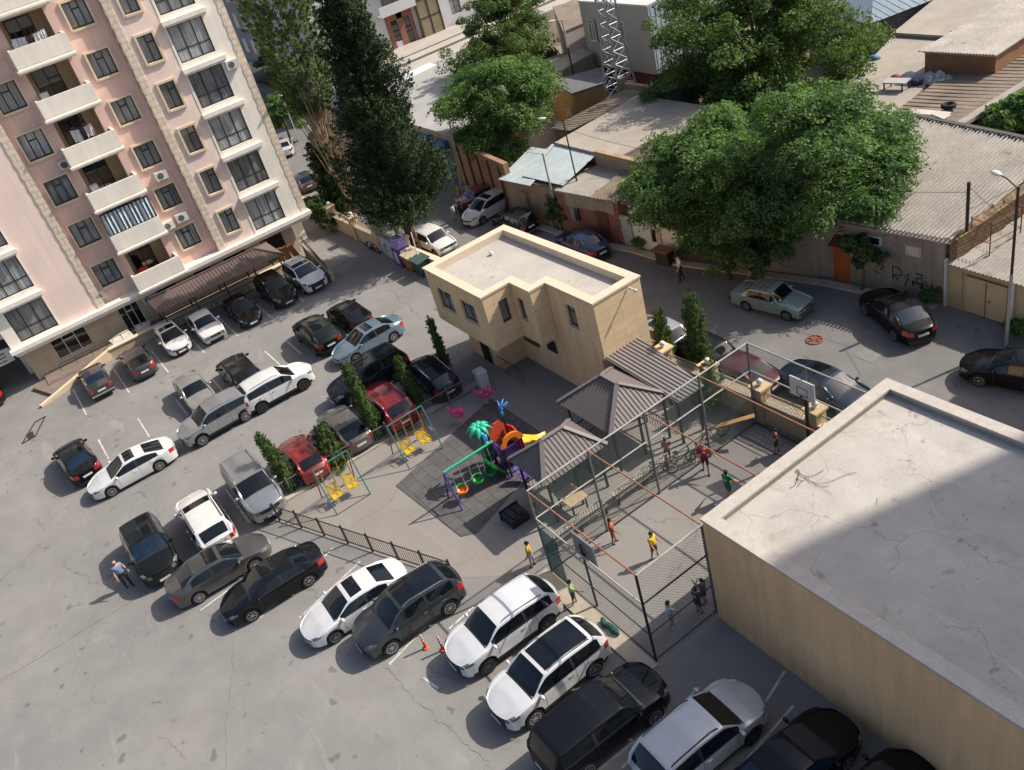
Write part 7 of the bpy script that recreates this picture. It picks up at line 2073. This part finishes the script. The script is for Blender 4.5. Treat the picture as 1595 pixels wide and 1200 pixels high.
b = MB(); b.tube([(-52.0, 20.9, 0), (-52.7, 21.3, 2.8)], .04, 6)
tag(obj("white_stick", b, M_alum, loc=(-52, 20.9, 0)), "thin white pole leaning over the orange bin", "pole")
wires = [((-22.0, 35.4, 6.0), (-18.35, 32.9, 6.2)), ((-22.0, 35.4, 5.7), (-33.0, 33.0, 5.6)), ((-48.2, 30.1, 5.4), (-60.5, 30.2, 5.8)), ((-48.2, 30.1, 5.2), (-47.6, 31.8, 6.4)), ((-47.6, 31.8, 6.6), (-33.0, 33.5, 6.0)), ((-22, 35.4, 4.8), (-20.5, 40.0, 5.6))]
for i, (a, c) in enumerate(wires):
    b = MB(); a, c = Vector(a), Vector(c); sag = (c - a).length * .03
    b.tube([a.lerp(c, k / 10) - Vector((0, 0, sag * 4 * (k / 10) * (1 - k / 10))) for k in range(11)], .014, 4)
    lab = ["wire from the dark wooden pole to the tall street lamp", "wire from the dark wooden pole towards the spreading tree", "wire crossing above the pale blue tin roofs to the bent pole", "short wire between the bare grey pole and the dark lamp", "wire from the dark leaning lamp into the feathery trees", "wire from the dark wooden pole over the stone gable"][i]
    tag(obj("overhead_wire", b, M_black, loc=tuple(a)), lab, "wire", "overhead wires")
t = thing("wire_cage_frame", "rusty pipe frame standing on the gap between graffiti house and garage", "frame", (-21.2, 36.4, 3))
b = MB()
for (x, y) in ((-21.9, 35.6), (-20.9, 35.5), (-21.6, 37.6), (-20.6, 37.4)): b.tube([(x, y, 2.6), (x, y, 4.4)], .03, 5)
for z in (3.3, 4.3):
    b.tube([(-21.9, 35.6, z), (-20.9, 35.5, z), (-20.6, 37.4, z), (-21.6, 37.6, z), (-21.9, 35.6, z)], .025, 5)
obj("pipe_frame", b, M_rust, t)
t = thing("small_table", "brown topped market stand at the white house, beside the walking man", "stand", (-37.9, 30.4, 0))
b = MB(); b.obox((-37.9, 30.35, 1.0), 1.3, .8, .06, .1); obj("table_top", b, mat("brown_top", (.26, .13, .08), .8, .15), t)
b = MB(); b.obox((-37.9, 30.4, .5), 1.0, .6, .94, .1); obj("cabinet_body", b, M_brownmet, t)
b = MB(); b.box(-37.05, -36.45, 15.75, 16.25, 0, 1.0); b.box(-37.08, -36.42, 15.72, 16.28, 1.0, 1.06)
tag(obj("white_cupboard", b, M_ac, loc=(-36.8, 16, 0)), "white boxy cupboard outside at the tan building's entrance", "cupboard")
b = MB()
for k, (x, y, s, c) in enumerate(((-61.6, 30.0, .35, 0), (-60.9, 29.8, .25, 1), (-61.1, 29.6, .2, 2), (-60.3, 29.9, .3, 1))): b.ball((x, y, s * .7), s, s * .8, s * .7, 8, 5, c)
tag(obj("market_goods", b, [mat("ochre_sack", (.45, .25, .04), .8), mat("dark_red_goods", (.16, .03, .025), .8), mat("pale_sack", (.40, .33, .30), .8)], smooth=True, loc=(-61, 29.8, 0)), "pile of ochre and dark red goods in front of the blue shop", "goods")
b = MB(); b.lathe((-63.3, 46.0, .2), [(.6, 0), (.62, .1), (.62, .9), (.5, 1.1)], 14); b.box(-62.6, -61.2, 40.9, 41.5, .2, 1.3)
tag(obj("water_tank", b, mat("pale_blue_tank", (.38, .43, .45), .6, .12), loc=(-62, 41.3, 0)), "pale blue water tank and box below the ochre house", "tank")

# ================================================================ PEOPLE
SKIN_A = mat("skin_tone", (.45, .26, .17), .6, .05, 6); SKIN_B = mat("tanned_skin", (.33, .175, .11), .6, .05, 6)
HAIR = mat("dark_hair", (.018, .013, .010), .6, .2, 20)
PEOPLE = []
def person(label, x, y, heading, h, shirt, legs, shoes=(.05, .05, .055), skin=None, short_sleeve=True, shorts=True, stride=.0, arms=((.25, -.1), (.25, -.1)), lean=0.0, hair=True, skirt=False, z=0.0, emblem=None, bareback=False):
    """arms: per side (raise forward radians, raise sideways radians), left then right"""
    S = h / 1.75
    V, RAD, TAG, E_ = [], [], [], []
    def v(p, r, t_):
        V.append((p[0] * S, p[1] * S, p[2] * S)); k_ = {'skin': 1.08, 'shirt': 1.34, 'legs': 1.22, 'shoe': 1.15}[t_]; RAD.append((r[0] * S * k_, r[1] * S * k_) if isinstance(r, tuple) else (r * S * k_, r * S * k_)); TAG.append(t_); return len(V) - 1
    lx = lean
    pel = v((0, 0, .95), (.145, .105), "legs"); spi = v((lx * .3, 0, 1.12), (.135, .10), "shirt"); che = v((lx * .7, 0, 1.33), (.165, .115), "shirt"); nec = v((lx, 0, 1.485), (.055, .055), "skin"); hd0 = v((lx + .02, 0, 1.58), (.078, .085), "skin"); hd1 = v((lx + .03, 0, 1.66), (.082, .098), "skin"); hd2 = v((lx + .015, 0, 1.725), (.06, .07), "skin")
    E_ += [(pel, spi), (spi, che), (che, nec), (nec, hd0), (hd0, hd1), (hd1, hd2)]
    hands = []
    for i, sg in enumerate((1, -1)):
        fr, sd_ = arms[i]
        sh = v((lx * .8, sg * .19, 1.40), .068, "shirt")
        d1 = Vector((math.sin(fr), sg * math.sin(sd_ + .12), -math.cos(fr) * math.cos(sd_))).normalized()
        el = Vector((lx * .8, sg * .20, 1.39)) + d1 * .285
        e_ = v(el, .046, "skin" if short_sleeve else "shirt")
        d2 = Vector((math.sin(fr + .45), sg * math.sin(sd_), -math.cos(fr + .45) * math.cos(sd_))).normalized()
        wr = el + d2 * .235; w_ = v(wr, .031, "skin")
        pm = wr + d2 * .08; p_ = v(pm, (.042, .022), "skin")
        E_ += [(che, sh), (sh, e_), (e_, w_), (w_, p_)]
        hands.append((pm, d2, sg))
    for sg in (1, -1):
        hp = v((0, sg * .092, .90), .095, "legs")
        st = stride * sg
        kn = v((.26 * st + .04 * abs(st), sg * .10, .50), .060, "skin" if shorts else "legs"); an = v((.42 * st - (.16 if st < 0 else 0) * abs(st), sg * .10, .095 + (.10 * abs(st) if st < 0 else 0)), .043, "skin" if shorts else "legs")
        fx = .42 * st - (.16 if st < 0 else 0) * abs(st)
        to = v((fx + .15, sg * .115, .045 + (.03 * abs(st) if st < 0 else 0)), (.048, .034), "shoe")
        he = v((fx - .03, sg * .10, .045 + (.08 * abs(st) if st < 0 else 0)), (.040, .036), "shoe")
        E_ += [(pel, hp), (hp, kn), (kn, an), (an, he), (he, to)]
    me = bpy.data.meshes.new("person_skeleton"); me.from_pydata(V, E_, [])
    o = bpy.data.objects.new("person_skeleton", me); COL.objects.link(o)
    md = o.modifiers.new("Skin", 'SKIN'); md.use_smooth_shade = True
    for i, sv in enumerate(me.skin_vertices[0].data):
        sv.radius = RAD[i]; sv.use_root = (i == pel)
    ss = o.modifiers.new("sub", 'SUBSURF'); ss.levels = 1; ss.render_levels = 1
    PEOPLE.append(dict(o=o, label=label, loc=(x, y, z), head=heading, S=S, V=V, TAG=TAG, E=E_, shirt=shirt, legs=legs, shoes=shoes, skin=skin or SKIN_A, hair=hair, hands=hands, lean=lean, skirt=skirt, emblem=emblem))

def cmat(c): return mat("cloth_%.3f_%.3f_%.3f" % c, c, .85, .12, 5, 30, .06)
def finish_people():
    dg = bpy.context.evaluated_depsgraph_get()
    res = [bpy.data.meshes.new_from_object(p["o"].evaluated_get(dg)) for p in PEOPLE]
    for p, me in zip(PEOPLE, res):
        o = p["o"]; bpy.data.objects.remove(o, do_unlink=True)
        S = p["S"]
        segs = [(Vector(p["V"][a]), Vector(p["V"][b]), p["TAG"][a], p["TAG"][b]) for a, b in p["E"]]
        mats = [p["skin"], cmat(p["shirt"]), cmat(p["legs"]), cmat(p["shoes"]), HAIR]
        idx = {"skin": 0, "shirt": 1, "legs": 2, "shoe": 3}
        vs = [tuple(v.co) for v in me.vertices]; fs = [tuple(f.vertices) for f in me.polygons]; mi = []
        for f in me.polygons:
            c = f.center; best = None
            for a, b, ta, tb_ in segs:
                d = b - a; t_ = max(0, min(1, (c - a).dot(d) / max(d.length_squared, 1e-9)))
                q = (c - a - d * t_).length
                if best is None or q < best[0]:
                    if ta == tb_: tg = ta
                    elif "legs" in (ta, tb_) and "skin" in (ta, tb_): tg = "legs" if t_ < .8 else "skin"        # shorts to the knee
                    elif "shirt" in (ta, tb_) and "skin" in (ta, tb_): tg = "shirt" if t_ < .55 else "skin"     # sleeve
                    elif ta == "legs" and tb_ == "shirt": tg = "legs" if t_ < .45 else "shirt"
                    else: tg = tb_
                    best = (q, tg)
            mi.append(idx[best[1]])
        mb = MB(); mb.v = vs; mb.f = fs; mb.m = mi
        for pm, d2, sg in p["hands"]:
            base = Vector(pm) * S; d2 = d2.normalized(); side = Vector((0, 0, 1)).cross(d2); side = side.normalized() if side.length > .1 else Vector((1, 0, 0)); nrm_ = d2.cross(side)
            for k, (off_, L) in enumerate(((-.030, .068), (-.010, .080), (.010, .075), (.029, .058))):
                a = base + side * off_ * S + d2 * .02 * S; m_ = a + d2 * L * .55 * S; e = m_ + (d2 * .8 + nrm_ * .6 * sg).normalized() * L * .5 * S
                mb.tube([a, m_, e], [.0095 * S, .0085 * S, .006 * S], 5, 0)
            a = base - side * .03 * S - d2 * .03 * S; mb.tube([a, a + (d2 * .6 - side) .normalized() * .045 * S, a + (d2 * 1.1 - side * .9).normalized() * .075 * S], [.012 * S, .010 * S, .007 * S], 5, 0)
        lx = p["lean"]
        mb.ball(((lx + .125) * S, 0, 1.60 * S), .018 * S, .014 * S, .026 * S, 6, 5, 0)              # nose
        for sg in (1, -1):
            mb.ball(((lx + .01) * S, sg * .092 * S, 1.61 * S), .022 * S, .012 * S, .034 * S, 6, 5, 0)  # ears
            mb.ball(((lx + .108) * S, sg * .034 * S, 1.635 * S), .010 * S, .014 * S, .008 * S, 6, 4, 4)
        mb.box((lx + .098) * S, (lx + .108) * S, -.022 * S, .022 * S, 1.553 * S, 1.560 * S, 4)
        bo = obj("person", mb, mats, None, True, True)
        bo.location = p["loc"]; bo.rotation_euler = (0, 0, R(p["head"])); tag(bo, p["label"], "person")
        if p["hair"]:
            hb = MB(); hb.ball(((lx + .005) * S, 0, 1.672 * S), .105 * S, .098 * S, .092 * S, 12, 8); hb.ball(((lx - .03) * S, 0, 1.62 * S), .078 * S, .088 * S, .095 * S, 10, 7)
            obj("hair", hb, HAIR, bo, True, False)
        if p["skirt"]:
            kb = MB(); kb.lathe((0, 0, 0), [(.27 * S, .08 * S), (.24 * S, .5 * S), (.16 * S, .98 * S), (.17 * S, 1.2 * S)], 12); obj("robe", kb, cmat(p["legs"]), bo, True, False)
            sb_ = MB(); sb_.ball(((lx - .005) * S, 0, 1.65 * S), .12 * S, .11 * S, .13 * S, 10, 7); sb_.ball((-.02 * S, 0, 1.46 * S), .16 * S, .2 * S, .1 * S, 10, 6); obj("headscarf", sb_, cmat(p["legs"]), bo, True, False)
        if p["emblem"]:
            kind, c, back = p["emblem"]; sx = -1 if back else 1
            eb = MB(); xx = sx * .128 * S + lx * .6 * S
            if kind == "ring": eb.tube([(xx, .07 * S * math.cos(a * PI / 6), (1.27 + .075 * math.sin(a * PI / 6)) * S) for a in range(13)], .012 * S, 5)
            else: eb.box(min(xx, xx + sx * .012), max(xx, xx + sx * .012), -.08 * S, .08 * S, 1.20 * S, 1.29 * S)
            obj("shirt_print", eb, cmat(c), bo, False, False)

person("bald man in a blue shirt and dark trousers walking beside the black suv", -37.75, -3.75, 20, 1.74, (.14, .20, .33), (.03, .03, .035), hair=False, shorts=False, stride=.25, arms=((.2, .1), (.1, .15)))
person("woman in a long black robe and headscarf on the road by the red saloon", -56.4, 27.2, 200, 1.64, (.012, .012, .014), (.012, .012, .014), shorts=False, short_sleeve=False, skirt=True)
person("small person in a pale coat beside the woman in the black robe", -57.2, 26.9, 200, 1.35, (.42, .38, .30), (.35, .32, .27), shorts=False, short_sleeve=False, stride=.2)
person("man in a white shirt and black trousers walking on the shaded road", -35.5, 29.4, 250, 1.75, (.58, .58, .58), (.02, .02, .025), shorts=False, stride=.35, arms=((.3, .05), (-.3, .05)))
person("man in dark clothes standing under the low tree on the road's far side", -33.2, 31.0, 240, 1.72, (.10, .10, .10), (.03, .03, .03), shorts=False)
person("person in black clothes in deep shade beside the turquoise car", -31.4, 30.9, 230, 1.72, (.02, .02, .022), (.02, .02, .02), shorts=False)
person("boy in a yellow shirt and white shorts outside the cage's left corner", -24.15, 10.15, 230, 1.42, (.62, .43, .02), (.50, .50, .56), shoes=(.06, .05, .06), stride=.15, arms=((.1, .15), (.15, .2)))
person("boy in an orange red shirt walking inside the cage near its left side", -22.6, 13.2, 60, 1.40, (.42, .10, .05), (.36, .08, .05), skin=SKIN_B, stride=.2, arms=((.8, .5), (.4, .2)))
person("boy in a yellow shirt and dark shorts in the middle of the court", -20.75, 13.75, 20, 1.45, (.60, .42, .02), (.09, .075, .05), shoes=(.5, .5, .5), stride=.25, arms=((.3, .1), (.3, .1)))
person("player in a crimson shirt with a round white emblem, legs apart on the court", -22.75, 18.55, -40, 1.62, (.44, .012, .03), (.06, .02, .035), stride=.45, arms=((.4, .7), (.5, .3)), emblem=("ring", (.6, .6, .6), False))
person("player in a green sleeveless shirt with a pale back print, by the flat roof's edge", -20.9, 18.0, 100, 1.55, (.015, .16, .08), (.02, .12, .07), stride=.2, arms=((.5, .4), (.5, .2)), emblem=("box", (.30, .50, .40), True))
person("child in a lime bib over dark clothes outside the cage's near side", -21.3, 10.1, 60, 1.36, (.25, .55, .16), (.05, .05, .05), shoes=(.5, .5, .5), stride=.2, arms=((.2, .1), (1.2, .6)))
person("boy in a white shirt and socks at the near right corner of the cage", -17.85, 11.9, 80, 1.40, (.52, .55, .60), (.28, .28, .30), shoes=(.55, .55, .55), stride=.3, arms=((.2, .2), (1.0, .7)))
person("child in dark shirt with white print holding the cage by the tan wall", -17.6, 13.0, 100, 1.38, (.025, .035, .045), (.02, .025, .03), arms=((1.6, .1), (.3, .1)), emblem=("box", (.45, .45, .45), True))
person("child with raised arm behind the child in the dark shirt", -17.75, 13.45, 200, 1.34, (.12, .09, .08), (.05, .05, .05), arms=((2.4, .2), (.2, .1)))
person("child in dull red clothes in the shade at the far end of the court", -21.3, 21.3, 220, 1.36, (.14, .03, .035), (.05, .03, .03), stride=.2)
person("barefoot boy in brown shorts sheltering behind the smaller gazebo's corner", -26.5, 12.0, 200, 1.38, (.36, .19, .12), (.10, .06, .05), skin=SKIN_B)
person("pink topped cyclist's companion standing by the bicycles at the cage", -24.5, 18.0, 150, 1.40, (.42, .10, .12), (.06, .06, .07))
person("person in a pale dress by the white flats' wall on the shop block roof", -94.6, 56.3, 300, 1.65, (.55, .60, .66), (.50, .56, .62), shorts=False)
finish_people()
